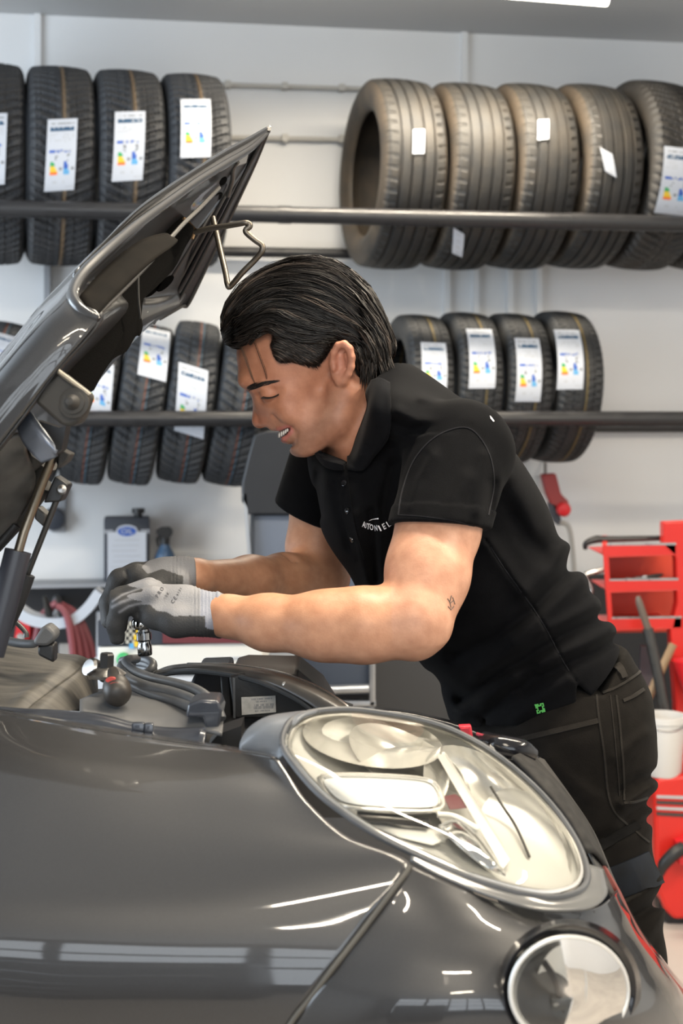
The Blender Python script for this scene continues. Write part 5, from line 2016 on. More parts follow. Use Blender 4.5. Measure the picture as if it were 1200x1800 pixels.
def glove_far(P):
    d = ellipsoid(P, (270, 1018, 1.935), (0.054, 0.040, 0.0245), 0.02)
    d = sminf(d, chain(P, [A3(342, 1014, 1.945), A3(322, 1012, 1.94), A3(295, 1014, 1.935)], [0.0265, 0.0255, 0.026], 0.01), 0.02)
    d = sminf(d, chain(P, [A3(312, 1026, 1.905), A3(270, 1038, 1.895), A3(243, 1050, 1.90)], [0.0185, 0.0165, 0.0125], 0.01), 0.01)
    fi = [([(240, 1010, 1.905), (210, 1018, 1.905), (193, 1058, 1.902), (193, 1090, 1.90)], [0.0155, 0.0140, 0.0122, 0.0105]),
          ([(238, 1008, 1.935), (207, 1022, 1.935), (190, 1060, 1.930), (190, 1092, 1.925)], [0.0155, 0.0140, 0.0122, 0.0105]),
          ([(242, 1010, 1.962), (212, 1026, 1.962), (195, 1062, 1.955), (194, 1092, 1.95)], [0.0145, 0.0130, 0.0115, 0.010])]
    g = None
    for (pts, r) in fi:
        e = chain(P, [A3(*p) for p in pts], r, 0.006)
        g = e if g is None else sminf(g, e, 0.001)
    d = sminf(d, g, 0.008)
    px, py = ortho(P)
    d = d + 0.0030 * np.exp(-(seg2(px, py, [(222, 1006), (226, 1018), (214, 1032)]) / 4.0) ** 2)
    d = d + 0.0006 * np.sin(px * 1.0) * ((px > 300) & (px < 336))
    d = smaxf(d, -cone(P, A3(352, 1014, 1.951), A3(380, 1016, 1.965), 0.0245, 0.0245), 0.002)
    d = smaxf(d, (P - A3(342, 1014, 1.945)) @ np.array((0.98, 0.2, 0)), 0.003)
    return d


def glove_far_tone(V):
    px, py = ortho(V)
    dk = (px < 256 + 6 * np.sin(py * 0.2)) | ((py > 1000 + np.abs(px - 285) * 0.35) & (px < 322)) | ((V[:, 2] < 1.137) & (px < 318))
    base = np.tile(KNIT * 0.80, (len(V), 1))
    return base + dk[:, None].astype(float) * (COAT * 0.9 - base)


mt_glove = mat_tone('work_glove', 0.62, bump=(500, 0.35), spec=0.35)
gn, gv, gq = sdf_obj('glove', glove_near, A3(170, 1150, 1.69) * np.array((1, 0, 1)) + np.array((0, 1.69, 0)), np.array((-0.145, 1.87, 1.19)), 0.0016, mt_glove, person, 1, glove_near_tone)
gn['label'] = 'grey knit work glove with dark coated fingers, near hand'
gf, _, _ = sdf_obj('glove', glove_far, np.array((-0.36, 1.84, 1.06)), np.array((-0.185, 2.01, 1.20)), 0.0018, mt_glove, person, 1, glove_far_tone)
gf['label'] = 'grey work glove on the far hand'
gn_t = bvh_of(gv, gq)
mb = MB()
letters(mb, gn_t, [(c, x, y, z, r, 0.85) for (c, x, y, z, r) in (('P', 276, 1048, 9, -1.05), ('R', 280, 1042, 9, -0.95), ('O', 284.5, 1036, 9, -0.85), ('C', 304, 1058, 9, -0.9), ('E', 308, 1052, 9, -0.9), ('4', 312, 1046, 6, -0.9),
                   ('1', 314, 1042, 6, -0.9), ('3', 316, 1038.5, 6, -0.9), ('1', 318, 1035, 6, -0.9), ('1', 290, 1052, 6, -0.9), ('0', 292.5, 1048, 6, -0.9), ('8', 295, 1044, 6, -0.9))], 0.0006)
if mb.v:
    mb.build('glove_print', mat('glove_ink', (0.05, 0.05, 0.06), 0.7), gn, smooth=False)

# ---- the socket ratchet in the hands
M['darkchrome'] = mat('dark_chrome', (0.36, 0.37, 0.38), 0.18, 1.0)
t = thing('ratchet', 'chrome socket on a ratchet gripped in the gloved hands', 'ratchet', W(254, 1130, 1.80))
c0, c1 = W(255, 1152, 1.80), W(252, 1106, 1.80)
ax = (c1 - c0).normalized()
L_ = (c1 - c0).length
MB().lathe([(0.0, 0.006), (0.0062, 0.006), (0.0066, 0), (0.0088, 0), (0.0095, 0.0015), (0.0095, 0.013), (0.0082, 0.016), (0.0082, 0.019), (0.0100, 0.021), (0.0100, 0.030), (0.0075, 0.032), (0.0075, L_ + 0.01), (0, L_ + 0.01)], c0, ax, 28).build('socket', M['darkchrome'], t)
MB().lathe([(0, 0), (0.013, 0.001), (0.015, 0.005), (0.015, 0.012), (0.012, 0.016), (0, 0.017)], c1, ax, 24).build('ratchet_head', M['chrome'], t)
MB().tube([c1 + ax * 0.008, c1 + ax * 0.010 + Vector((0.03, 0.012, 0.004)), c1 + ax * 0.012 + Vector((0.085, 0.035, 0.012))], [0.009, 0.007, 0.009], 12).build('ratchet_handle', M['steel'], t)

# ------------------------------------------------------------------ the car: dark grey, front end, bonnet open


def mat_paint(name, col, rough=0.42, metal=0.30):
    m = mat(name, col, rough, metal, noise=(1400, tuple(c * 1.5 for c in col), 0.12), coat=1.0)
    return m


M['paint'] = mat_paint('grey_metallic_paint', (0.0215, 0.0212, 0.0222))
M['paint_hood'] = M['paint']
M['paint_in'] = mat('inner_body_paint', (0.022, 0.022, 0.023), 0.35, 0.3, noise=(25, (0.040, 0.040, 0.042), 0.25), coat=0.3)
M['liner'] = mat('black_felt', (0.0060, 0.0057, 0.0054), 0.95, bump=(700, 0.5), spec=0.03)
M['dustplastic'] = mat('dusty_plastic', (0.040, 0.038, 0.035), 0.5, noise=(9, (0.120, 0.110, 0.094), 0.2), bump=(60, 0.15))
nt_ = M['dustplastic'].node_tree
mp_ = nt_.nodes.new('ShaderNodeMapping')
mp_.inputs['Scale'].default_value = (1.2, 9.0, 1.2)
mp_.inputs['Rotation'].default_value = (0, 0, 0.5)
tc_ = [n for n in nt_.nodes if n.type == 'TEX_COORD'][0]
nt_.links.new(tc_.outputs['Object'], mp_.inputs['Vector'])
for n in nt_.nodes:
    if n.type == 'TEX_NOISE':
        nt_.links.new(mp_.outputs['Vector'], n.inputs['Vector'])
M['greyplastic'] = mat('grey_bay_plastic', (0.085, 0.087, 0.092), 0.5, noise=(18, (0.11, 0.11, 0.11), 0.25))
M['bluerail'] = mat('painted_rail', (0.030, 0.034, 0.045), 0.28, 0.2, noise=(30, (0.055, 0.060, 0.072), 0.2), coat=0.5)
M['seal'] = mat('seal_rubber', (0.060, 0.064, 0.070), 0.42, noise=(40, (0.085, 0.088, 0.094), 0.2))
M['trim'] = mat('silver_edge', (0.45, 0.44, 0.42), 0.25, 0.9)
M['reflector'] = mat('lamp_reflector', (0.86, 0.85, 0.82), 0.22, 0.72)
M['satin'] = mat('lamp_satin', (0.74, 0.74, 0.72), 0.36, 0.4)
M['frost'] = mat('frosted_panel', (0.66, 0.68, 0.70), 0.35, 0.0, bump=(600, 0.4))
M['grimygold'] = mat('grimy_bracket', (0.032, 0.030, 0.028), 0.5, 0.0, noise=(25, (0.060, 0.056, 0.050), 0.25), spec=0.25)


def mat_glass(name, tint, gloss):
    m = bpy.data.materials.new(name)
    m.use_nodes = True
    nt = m.node_tree
    for n in list(nt.nodes):
        nt.nodes.remove(n)
    out = nt.nodes.new('ShaderNodeOutputMaterial')
    tr_ = nt.nodes.new('ShaderNodeBsdfTransparent')
    tr_.inputs[0].default_value = (*tint, 1)
    gl = nt.nodes.new('ShaderNodeBsdfGlossy')
    gl.inputs['Roughness'].default_value = 0.03
    fr = nt.nodes.new('ShaderNodeFresnel')
    fr.inputs['IOR'].default_value = gloss
    mx = nt.nodes.new('ShaderNodeMixShader')
    nt.links.new(fr.outputs[0], mx.inputs[0])
    nt.links.new(tr_.outputs[0], mx.inputs[1])
    nt.links.new(gl.outputs[0], mx.inputs[2])
    nt.links.new(mx.outputs[0], out.inputs[0])
    return m


M['lens'] = mat_glass('clear_lens', (0.94, 0.94, 0.92), 1.42)

car = thing('car', 'dark grey car with its bonnet raised and big clear headlight', 'car', (-0.45, 1.95, 0))


def PT(rows, name, m, parent=None, su=6, sv=6, solid=0.002, angle=60, smooth=True):
    vs, fs = patch(rows, su, sv)
    return MB().add(vs, fs).build(name, m, parent or car, solid=solid, angle=angle, smooth=smooth)


def PX(outline, depth, name, m, parent=None, bevel=0.0, angle=30):
    """outline of (px, py, Y) points pushed back by `depth`"""
    return MB().prism([W(*p) for p in outline], (0, depth, 0)).build(name, m, parent or car, angle=angle, bevel=bevel)


def TB(pts, r, name, m, parent=None, seg=10, smooth=6):
    return MB().tube([W(*p) for p in pts], r, seg, smooth=smooth).build(name, m, parent or car)


def disc(c, ax, ay, ang, depth, n=40, rings=10, power=2.0, ytilt=(0, 0)):
    """bowl: c=(px,py,Y) centre of its rim, ax/ay half axes in px, depth in metres away from the viewer"""
    vs, fs = [W(c[0], c[1], c[2] + depth)], []
    ca, sa = math.cos(ang), math.sin(ang)
    for k in range(1, rings + 1):
        r = k / rings
        for i in range(n):
            a = 2 * math.pi * i / n
            x, y = ax * math.cos(a) * r, ay * math.sin(a) * r
            dx, dy = x * ca - y * sa, x * sa + y * ca
            vs.append(W(c[0] + dx, c[1] + dy, c[2] + ytilt[0] * dx + ytilt[1] * dy + depth * (1 - r ** power)))
    for i in range(n):
        fs.append((0, 1 + i, 1 + (i + 1) % n))
    for k in range(rings - 1):
        for i in range(n):
            a, b = 1 + k * n, 1 + (k + 1) * n
            fs.append((a + i, b + i, b + (i + 1) % n, a + (i + 1) % n))
    return vs, fs


def rim_disc(rim, bulge, shrink=1.0, rings=10, power=2.0, centre=None):
    """dome spanning a closed rim of world points"""
    n = len(rim)
    c = centre or sum(rim, Vector()) / n
    bulge = Vector(bulge)
    vs, fs = [c + bulge], []
    for k in range(1, rings + 1):
        r = k / rings
        for p in rim:
            vs.append(c + (p - c) * r * shrink + bulge * (1 - r ** power))
    for i in range(n):
        fs.append((0, 1 + i, 1 + (i + 1) % n))
    for k in range(rings - 1):
        a, b = 1 + k * n, 1 + (k + 1) * n
        for i in range(n):
            fs.append((a + i, b + i, b + (i + 1) % n, a + (i + 1) % n))
    return vs, fs


# ---- front wing
PT([[(-420, 1200, 1.53), (-200, 1228, 1.50), (-40, 1251, 1.50), (120, 1278, 1.49), (280, 1303, 1.47), (400, 1320, 1.44), (490, 1336, 1.395)],
    [(-420, 1222, 1.505), (-200, 1248, 1.475), (-40, 1270, 1.472), (120, 1296, 1.460), (283, 1318, 1.445), (410, 1333, 1.422), (510, 1366, 1.375)],
    [(-420, 1280, 1.44), (-200, 1300, 1.425), (-40, 1318, 1.42), (122, 1340, 1.408), (295, 1362, 1.395), (440, 1380, 1.375), (545, 1415, 1.345)],
    [(-420, 1370, 1.39), (-200, 1388, 1.370), (-40, 1402, 1.365), (130, 1420, 1.355), (310, 1440, 1.343), (480, 1455, 1.328), (614, 1474, 1.312)],
    [(-420, 1480, 1.33), (-200, 1495, 1.315), (-40, 1505, 1.31), (130, 1515, 1.305), (330, 1528, 1.297), (530, 1528, 1.290), (722, 1523, 1.284)],
    [(-420, 1590, 1.285), (-200, 1597, 1.275), (-40, 1602, 1.27), (120, 1606, 1.268), (310, 1612, 1.266), (490, 1614, 1.264), (652, 1616, 1.262)],
    [(-420, 1700, 1.265), (-200, 1702, 1.255), (-40, 1703, 1.252), (115, 1704, 1.250), (290, 1704, 1.249), (450, 1704, 1.248), (585, 1702, 1.247)],
    [(-420, 1810, 1.262), (-200, 1810, 1.252), (-40, 1810, 1.250), (110, 1808, 1.247), (270, 1806, 1.246), (410, 1804, 1.245), (510, 1800, 1.244)],
    [(-420, 2060, 1.275), (-200, 2050, 1.27), (-60, 2040, 1.265), (90, 2030, 1.262), (230, 2020, 1.26), (340, 2010, 1.26), (400, 2000, 1.26)]],
   'front_wing', M['paint'], su=8, sv=8, solid=0.003)
# its folded top flange
PT([[(-420, 1199, 1.53), (-200, 1227, 1.502), (-40, 1250, 1.502), (120, 1277, 1.492), (280, 1302, 1.472), (400, 1319, 1.442), (488, 1335, 1.40)],
    [(-420, 1192, 1.545), (-200, 1219, 1.52), (-40, 1241, 1.52), (120, 1268, 1.512), (280, 1294, 1.495), (400, 1312, 1.466), (486, 1328, 1.425)]], 'wing_flange', M['paint'], su=6, sv=3)

# ---- bumper
bump_rows = [[(722, 1523, 1.284), (800, 1559, 1.284), (890, 1592, 1.300), (970, 1604, 1.330), (1040, 1598, 1.380), (1070, 1580, 1.44), (1084, 1562, 1.56)],
             [(689, 1568, 1.270), (790, 1592, 1.266), (885, 1616, 1.272), (982, 1630, 1.300), (1056, 1625, 1.365), (1092, 1610, 1.45), (1106, 1600, 1.62)],
             [(652, 1616, 1.262), (770, 1636, 1.248), (880, 1650, 1.248), (992, 1660, 1.276), (1072, 1658, 1.355), (1114, 1650, 1.46), (1128, 1640, 1.66)],
             [(585, 1702, 1.247), (730, 1710, 1.225), (870, 1716, 1.220), (1005, 1722, 1.246), (1100, 1716, 1.33), (1152, 1706, 1.46), (1172, 1698, 1.72)],
             [(510, 1800, 1.244), (680, 1804, 1.215), (850, 1806, 1.206), (1012, 1806, 1.230), (1130, 1798, 1.32), (1200, 1786, 1.47), (1228, 1776, 1.76)],
             [(400, 2000, 1.260), (600, 2000, 1.235), (820, 2000, 1.225), (1020, 2000, 1.250), (1170, 1990, 1.34), (1270, 1975, 1.50), (1310, 1960, 1.80)]]
PT(bump_rows, 'bumper', M['paint'], su=8, sv=8, solid=0.003)
# shut line between wing and bumper, its edge highlight painted as a pale strip
TB([(722, 1523, 1.282), (689, 1567, 1.2675), (652, 1616, 1.2595), (620, 1658, 1.252), (585, 1702, 1.2445), (548, 1750, 1.243), (510, 1800, 1.2415), (460, 1880, 1.250)], 0.0026, 'shut_line_highlight', mat('gap_edge_highlight', (0.085, 0.078, 0.066), 0.5), seg=8)

# ---- bumper front edge and grille side: dark textured plastic with a red edge
PT([[(905, 1318, 1.60), (940, 1330, 1.64), (955, 1336, 1.72)], [(955, 1385, 1.56), (985, 1392, 1.62), (1000, 1398, 1.74)], [(1010, 1450, 1.52), (1030, 1456, 1.60), (1042, 1462, 1.76)],
    [(1045, 1520, 1.49), (1066, 1532, 1.60), (1075, 1538, 1.78)], [(1082, 1590, 1.50), (1100, 1604, 1.62), (1106, 1606, 1.80)], [(1120, 1660, 1.52), (1140, 1676, 1.64), (1146, 1676, 1.82)],
    [(1170, 1730, 1.56), (1192, 1744, 1.66), (1198, 1742, 1.84)], [(1215, 1790, 1.58), (1240, 1800, 1.68), (1246, 1796, 1.86)]], 'grille_surround', mat('rough_black_trim', (0.030, 0.029, 0.028), 0.5, noise=(60, (0.075, 0.070, 0.065), 0.2)), su=4, sv=6, solid=0.003)
TB([(1056, 1520, 1.55), (1082, 1570, 1.56), (1108, 1624, 1.58), (1150, 1690, 1.60), (1200, 1752, 1.62), (1250, 1806, 1.64)], [0.004, 0.006, 0.006, 0.006, 0.006, 0.006], 'red_edge_strip', mat('red_primer', (0.20, 0.045, 0.035), 0.45), seg=8)
mb = MB()
for k in range(7):
    mb.tube([W(1042 + k * 9, 1602 + k * 2, 1.375 + k * 0.02), W(1066 + k * 8, 1660 + k * 4, 1.36 + k * 0.018)], 0.0016, 6)
mb.build('grille_ribs', M['black'], car)

# ---- front panel and lock carrier on top, behind the headlight
PT([[(610, 1252, 1.62), (700, 1256, 1.62), (790, 1276, 1.62), (860, 1302, 1.62), (915, 1322, 1.62), (945, 1334, 1.64)],
    [(610, 1246, 1.76), (700, 1250, 1.76), (790, 1270, 1.75), (860, 1296, 1.74), (915, 1317, 1.73), (950, 1336, 1.71)]], 'lock_carrier', M['blackgloss'], su=5, sv=3, solid=0.006)
PX([(806, 1277, 1.60), (828, 1276, 1.60), (832, 1304, 1.60), (818, 1300, 1.60)], 0.012, 'red_clip', mat('clip_red', (0.60, 0.035, 0.055), 0.35), bevel=0.0012)
PX([(811, 1281, 1.597), (824, 1280, 1.597), (826, 1296, 1.597), (816, 1292, 1.597)], 0.004, 'red_clip_face', mat('clip_red_dark', (0.42, 0.02, 0.035), 0.35))
mb = MB()
mb.tube([W(*p) for p in ((850, 1300, 1.60), (880, 1312, 1.58), (915, 1318, 1.58), (935, 1326, 1.59))], [0.010, 0.014, 0.013, 0.009], 12, smooth=5)
for k in range(5):
    mb.tube([W(846 + k * 14, 1306 + k * 5, 1.575), W(858 + k * 14, 1316 + k * 5, 1.572)], 0.004, 8)
mb.build('loom_connector', M['blackgloss'], car)
TB([(838, 1290, 1.60), (862, 1298, 1.585), (888, 1312, 1.575), (893, 1326, 1.575)], 0.0022, 'red_wire', mat('wire_red', (0.30, 0.02, 0.04), 0.4), seg=6)
PT([[(900, 1330, 1.545), (915, 1326, 1.57), (935, 1328, 1.60)], [(945, 1378, 1.52), (965, 1372, 1.54), (985, 1384, 1.60)], [(998, 1440, 1.495), (1014, 1438, 1.515), (1034, 1452, 1.58)], [(1030, 1500, 1.475), (1046, 1500, 1.49), (1066, 1526, 1.56)]],
   'lamp_side_trim', mat('side_trim', (0.020, 0.0195, 0.019), 0.75, 0.0, noise=(70, (0.040, 0.038, 0.036), 0.2), spec=0.2), su=4, sv=6, solid=0.004)

# ---- headlight
RIM = [(496, 1312), (501, 1281), (520, 1261), (558, 1250), (612, 1247), (667, 1253), (721, 1262), (775, 1276), (829, 1300), (883, 1335), (937, 1381), (981, 1430), (1013, 1479), (1030, 1522), (1031, 1550), (1015, 1568), (975, 1578),
       (927, 1573), (872, 1559), (818, 1541), (764, 1517), (710, 1492), (656, 1464), (602, 1428), (558, 1393), (520, 1350)]


def rimY(px, py):
    return 1.42 + (px - 500) * 0.000308 - (py - 1300) * 0.000912


rim2 = smooth_poly(RIM, 3)
rim3 = [W(x, y, rimY(x, y)) for (x, y) in rim2]
cxr, cyr = sum(p[0] for p in rim2) / len(rim2), sum(p[1] for p in rim2) / len(rim2)
head = bpy.data.objects.new('headlight', None)
lamp = MB().add(*rim_disc([p + Vector((0, 0.012, 0)) for p in rim3], (0.004, 0.075, -0.012), 0.985, 12, 2.6)).build('headlight', M['satin'], car, angle=180)
bpy.data.objects.remove(head)
MB().add(*rim_disc(rim3, (0.002, -0.034, 0.006), 1.0, 14, 2.6)).build('lens', M['lens'], lamp, angle=180)
mb = MB()
mb.tube(rim3 + [rim3[0]], 0.0035, 8, caps=False)
mb.build('rubber_gasket', M['seal'], lamp)
mb = MB()
inner = [W(cxr + (x - cxr) * 0.955, cyr + (y - cyr) * 0.945, rimY(x, y) + 0.004) for (x, y) in rim2]
mb.tube(inner + [inner[0]], 0.0030, 8, caps=False)
mb.build('inner_bezel', M['reflector'], lamp)


def LB(c, ax, ay, ang, depth, name, m, **k):
    cy_ = rimY(c[0], c[1]) + c[2]
    return MB().add(*disc((c[0], c[1], cy_), ax, ay, math.radians(ang), depth, ytilt=(0.000308, -0.000912), **k)).build(name, m, lamp, angle=180)


LB((874, 1440, 0.014), 166, 80, 45, 0.050, 'main_bowl', M['reflector'], power=2.2)
LB((655, 1302, 0.012), 124, 46, 8, 0.045, 'side_bowl', M['reflector'], power=2.2)
LB((720, 1345, 0.022), 120, 50, 30, 0.040, 'upper_bowl', M['reflector'], power=1.8)


def LX(outline, dy, depth, name, m, bevel=0.001):
    return MB().prism([W(x, y, rimY(x, y) + dy) for (x, y) in outline], (0, depth, 0)).build(name, m, lamp, angle=30, bevel=bevel)


pl = smooth_poly([(568, 1372), (600, 1366), (680, 1368), (742, 1374), (764, 1388), (770, 1412), (752, 1420), (690, 1420), (622, 1414), (590, 1402)], 3)
LX(pl, 0.004, 0.012, 'frosted_reflector', M['frost'])
fr = [W(x, y, rimY(x, y) + 0.002) for (x, y) in smooth_poly([(560, 1369), (600, 1362), (680, 1364), (746, 1370), (770, 1386), (778, 1416), (756, 1426), (690, 1426), (618, 1420), (584, 1407)], 3)]
MB().tube(fr + [fr[0]], 0.0024, 8, caps=False).build('reflector_frame', M['reflector'], lamp)
LX([(628, 1436), (690, 1440), (756, 1448), (752, 1456), (690, 1449), (634, 1445)], 0.0, 0.02, 'dark_slot', M['blackgloss'], 0)
LX([(604, 1428), (640, 1446), (700, 1458), (772, 1462), (790, 1474), (760, 1486), (700, 1472), (650, 1450)], 0.006, 0.008, 'lower_blade', M['satin'])
MB().add(*patch([[(770, 1452, rimY(770, 1452) - 0.006), (800, 1440, rimY(800, 1440) - 0.012), (830, 1452, rimY(830, 1452) - 0.004)],
                 [(800, 1482, rimY(800, 1482) - 0.010), (832, 1472, rimY(832, 1472) - 0.018), (856, 1488, rimY(856, 1488) - 0.006)],
                 [(846, 1520, rimY(846, 1520) - 0.010), (866, 1516, rimY(866, 1516) - 0.016), (884, 1530, rimY(884, 1530) - 0.004)],
                 [(884, 1540, rimY(884, 1540) + 0.0), (886, 1538, rimY(886, 1538) + 0.0), (888, 1541, rimY(888, 1541) + 0.0)]], 5, 5)).build('bulb_shield', M['chrome'], lamp, solid=0.002)
MB().tube([W(768, 1432, rimY(768, 1432) - 0.006), W(800, 1436, rimY(800, 1436) - 0.012), W(840, 1458, rimY(840, 1458) - 0.012)], 0.003, 8, smooth=6).build('bulb_arm', M['satin'], lamp)
LX([(780, 1402), (800, 1398), (826, 1412), (830, 1420), (790, 1424)], 0.004, 0.006, 'maroon_patch', M['maroon'])  # small maroon patch added for the red spot inside the lamp
MB().tube([W(862, 1382, rimY(862, 1382) + 0.02), W(884, 1418, rimY(884, 1418) + 0.035), W(906, 1452, rimY(906, 1452) + 0.04), W(930, 1506, rimY(930, 1506) + 0.03)], 0.0016, 6, smooth=4).build('bowl_rib', M['darksteel'], lamp)
MB().prism([W(x, y, rimY(x, y) + 0.006) for (x, y) in ((768, 1330), (784, 1330), (898, 1512), (884, 1530))], (0, 0.03, 0)).build('bowl_divider', M['satin'], lamp, angle=30, bevel=0.001)
# clear lower trim of the lamp
tr_in = [(722, 1496), (764, 1519), (818, 1543), (872, 1561), (927, 1575), (975, 1580), (1016, 1570), (1033, 1550), (1032, 1520)]
tr_out = [(722, 1513), (764, 1536), (818, 1560), (872, 1580), (927, 1596), (975, 1602), (1036, 1597), (1066, 1572), (1060, 1530)]
PT([[(x, y, rimY(x, y) + 0.001) for (x, y) in tr_in], [((a[0] + b[0]) / 2, (a[1] + b[1]) / 2, rimY(a[0], a[1]) - 0.004) for a, b in zip(tr_in, tr_out)], [(x, y, rimY(x, y) + 0.006) for (x, y) in tr_out]],
   'lamp_lower_trim', mat('clear_grey_trim', (0.16, 0.16, 0.158), 0.15, 0.2), su=5, sv=3, solid=0.003)
# grey lamp housing at the rear end
PT([[(424, 1302, 1.46), (440, 1280, 1.47), (470, 1262, 1.475), (515, 1254, 1.475), (560, 1250, 1.48)], [(422, 1318, 1.455), (446, 1292, 1.452), (472, 1276, 1.452), (502, 1270, 1.452), (530, 1262, 1.455)],
    [(424, 1330, 1.46), (452, 1318, 1.448), (474, 1310, 1.443), (494, 1312, 1.438), (498, 1306, 1.435)], [(428, 1338, 1.47), (458, 1334, 1.455), (478, 1334, 1.445), (490, 1336, 1.435), (500, 1330, 1.43)]],
   'lamp_housing', mat('housing_grey', (0.10, 0.11, 0.125), 0.4, noise=(25, (0.16, 0.17, 0.185), 0.2)), su=5, sv=5, solid=0.004)

# ---- fog lamp in the bumper
fc = (1000, 1742)


def fogY(px, py):
    return 1.222 + max(0, (px - 980)) * 0.00055 + (px - 980) * 0.0001


def ring(rx, ry, dy, n=48, cx=fc[0], cy=fc[1]):
    return [W(cx + rx * math.cos(a), cy + ry * math.sin(a), fogY(cx + rx * math.cos(a), 0) + dy) for a in np.linspace(0, 2 * math.pi, n, endpoint=False)]


fog = MB().add(*rim_disc(ring(100, 92, -0.012), (0, 0.05, 0), 1, 10, 2.2)).build('fog_lamp', M['reflector'], car, angle=180)
MB().add(*rim_disc(ring(101, 93, -0.014), (0, -0.016, 0.002), 1, 10, 2.2)).build('lens', M['lens'], fog, angle=180)
r_ = ring(103, 95, -0.012)
MB().tube(r_ + [r_[0]], 0.0022, 10, caps=False).build('chrome_ring', M['satin'], fog)
r1, r2, r3 = ring(106, 98, -0.004), ring(116, 112, -0.008, cy=1739), ring(124, 121, 0.012, cy=1739)
n_ = len(r1)
MB().add(r1 + r2 + r3, [(k * n_ + i, k * n_ + (i + 1) % n_, (k + 1) * n_ + (i + 1) % n_, (k + 1) * n_ + i) for k in (0, 1) for i in range(n_)]).build('bezel', M['blackgloss'], fog, solid=0.003)
MB().add(*disc((985, 1745, fogY(985, 0) + 0.004), 46, 84, 0.10, 0.012)).build('reflector_bowl', M['satin'], fog, angle=180)
MB().tube([W(955, 1690, fogY(955, 0) + 0.0), W(975, 1722, fogY(975, 0) - 0.004), W(984, 1760, fogY(984, 0) - 0.002), W(988, 1800, fogY(988, 0)), W(985, 1830, fogY(985, 0) + 0.01)], 0.0030, 8, smooth=5).build('bulb_holder', M['blackgloss'], fog)
MB().box(W(985, 1762, fogY(985, 0) - 0.003), (0.018, 0.01, 0.011), bevel=0.001).build('bulb_shield', M['darksteel'], fog)
MB().tube([W(975, 1766, fogY(975, 0) - 0.006), W(1025, 1752, fogY(1025, 0) - 0.004)], 0.0018, 6).build('bulb_wire', M['steel'], fog)

# ---- inner wing and engine bay
PT([[(-420, 1190, 1.56), (-150, 1225, 1.55), (0, 1246, 1.55), (100, 1252, 1.55), (170, 1258, 1.545), (240, 1275, 1.54), (300, 1283, 1.53), (360, 1282, 1.52)],
    [(-420, 1195, 1.545), (-150, 1230, 1.535), (0, 1252, 1.535), (100, 1262, 1.535), (170, 1268, 1.53), (240, 1282, 1.525), (300, 1292, 1.515), (362, 1290, 1.505)],
    [(-420, 1215, 1.54), (-150, 1244, 1.53), (0, 1268, 1.53), (100, 1281, 1.528), (170, 1290, 1.522), (240, 1300, 1.515), (300, 1306, 1.505), (358, 1312, 1.495)]], 'wing_rail', M['bluerail'], su=5, sv=4, solid=0.006)
mb = MB()
mb.box(W(243, 1284, 1.512), (0.014, 0.01, 0.018), bevel=0.002).box(W(262, 1287, 1.51), (0.010, 0.010, 0.02), bevel=0.002)
mb.build('rail_clip', M['bluerail'], car)
MB().lathe([(0, 0), (0.0035, 0), (0.003, 0.003), (0, 0.004)], W(60, 1264, 1.530), (0, -1, 0.3), 12).build('rail_screw', mat('brass', (0.50, 0.36, 0.10), 0.35, 0.8), car)
# dusty cowl plastic on the left
PT([[(-200, 1085, 1.90), (-60, 1105, 1.87), (40, 1130, 1.85), (100, 1150, 1.84), (134, 1153, 1.84), (150, 1158, 1.84)],
    [(-200, 1112, 1.80), (-60, 1134, 1.775), (30, 1152, 1.76), (90, 1160, 1.76), (126, 1162, 1.775), (146, 1168, 1.79)],
    [(-200, 1150, 1.70), (-60, 1174, 1.685), (14, 1188, 1.68), (66, 1186, 1.69), (104, 1180, 1.71), (133, 1184, 1.73)],
    [(-200, 1196, 1.62), (-60, 1214, 1.61), (-10, 1224, 1.61), (28, 1220, 1.62), (66, 1206, 1.64), (100, 1208, 1.66)],
    [(-200, 1222, 1.585), (-60, 1238, 1.578), (-20, 1244, 1.576), (8, 1244, 1.58), (34, 1236, 1.59), (58, 1240, 1.60)],
    [(-200, 1236, 1.56), (-60, 1248, 1.56), (-24, 1254, 1.56), (0, 1258, 1.56), (20, 1258, 1.56), (40, 1260, 1.565)]], 'cowl_panel', M['dustplastic'], su=6, sv=6, solid=0.004)
PT([[(150, 1158, 1.84), (157, 1163, 1.845), (164, 1178, 1.85), (169, 1196, 1.86)], [(146, 1168, 1.79), (155, 1174, 1.792), (164, 1196, 1.80), (170, 1220, 1.81)], [(133, 1184, 1.73), (143, 1192, 1.728), (157, 1216, 1.73), (168, 1238, 1.74)],
    [(100, 1208, 1.66), (111, 1216, 1.655), (127, 1234, 1.655), (142, 1248, 1.66)], [(58, 1240, 1.60), (68, 1246, 1.594), (82, 1254, 1.592), (94, 1260, 1.59)], [(40, 1260, 1.565), (44, 1262, 1.564), (52, 1264, 1.563), (60, 1266, 1.562)]],
   'cowl_flank', M['dustplastic'], su=5, sv=6, solid=0.004)
PT([[(140, 1232, 1.62), (180, 1218, 1.66), (225, 1224, 1.66), (290, 1236, 1.62), (370, 1252, 1.58), (392, 1262, 1.56)],
    [(140, 1248, 1.58), (180, 1244, 1.60), (222, 1246, 1.60), (290, 1258, 1.58), (370, 1270, 1.55), (392, 1278, 1.54)],
    [(140, 1262, 1.55), (180, 1266, 1.55), (230, 1276, 1.545), (290, 1284, 1.54), (360, 1286, 1.53), (390, 1292, 1.52)]], 'inner_wing', M['greyplastic'], su=5, sv=5, solid=0.004)
PX([(330, 1238, 1.535), (352, 1230, 1.535), (384, 1232, 1.535), (390, 1250, 1.535), (384, 1285, 1.535), (362, 1284, 1.535), (356, 1262, 1.535), (326, 1262, 1.535)], 0.05, 'seal_bracket', M['bluerail'], bevel=0.003)
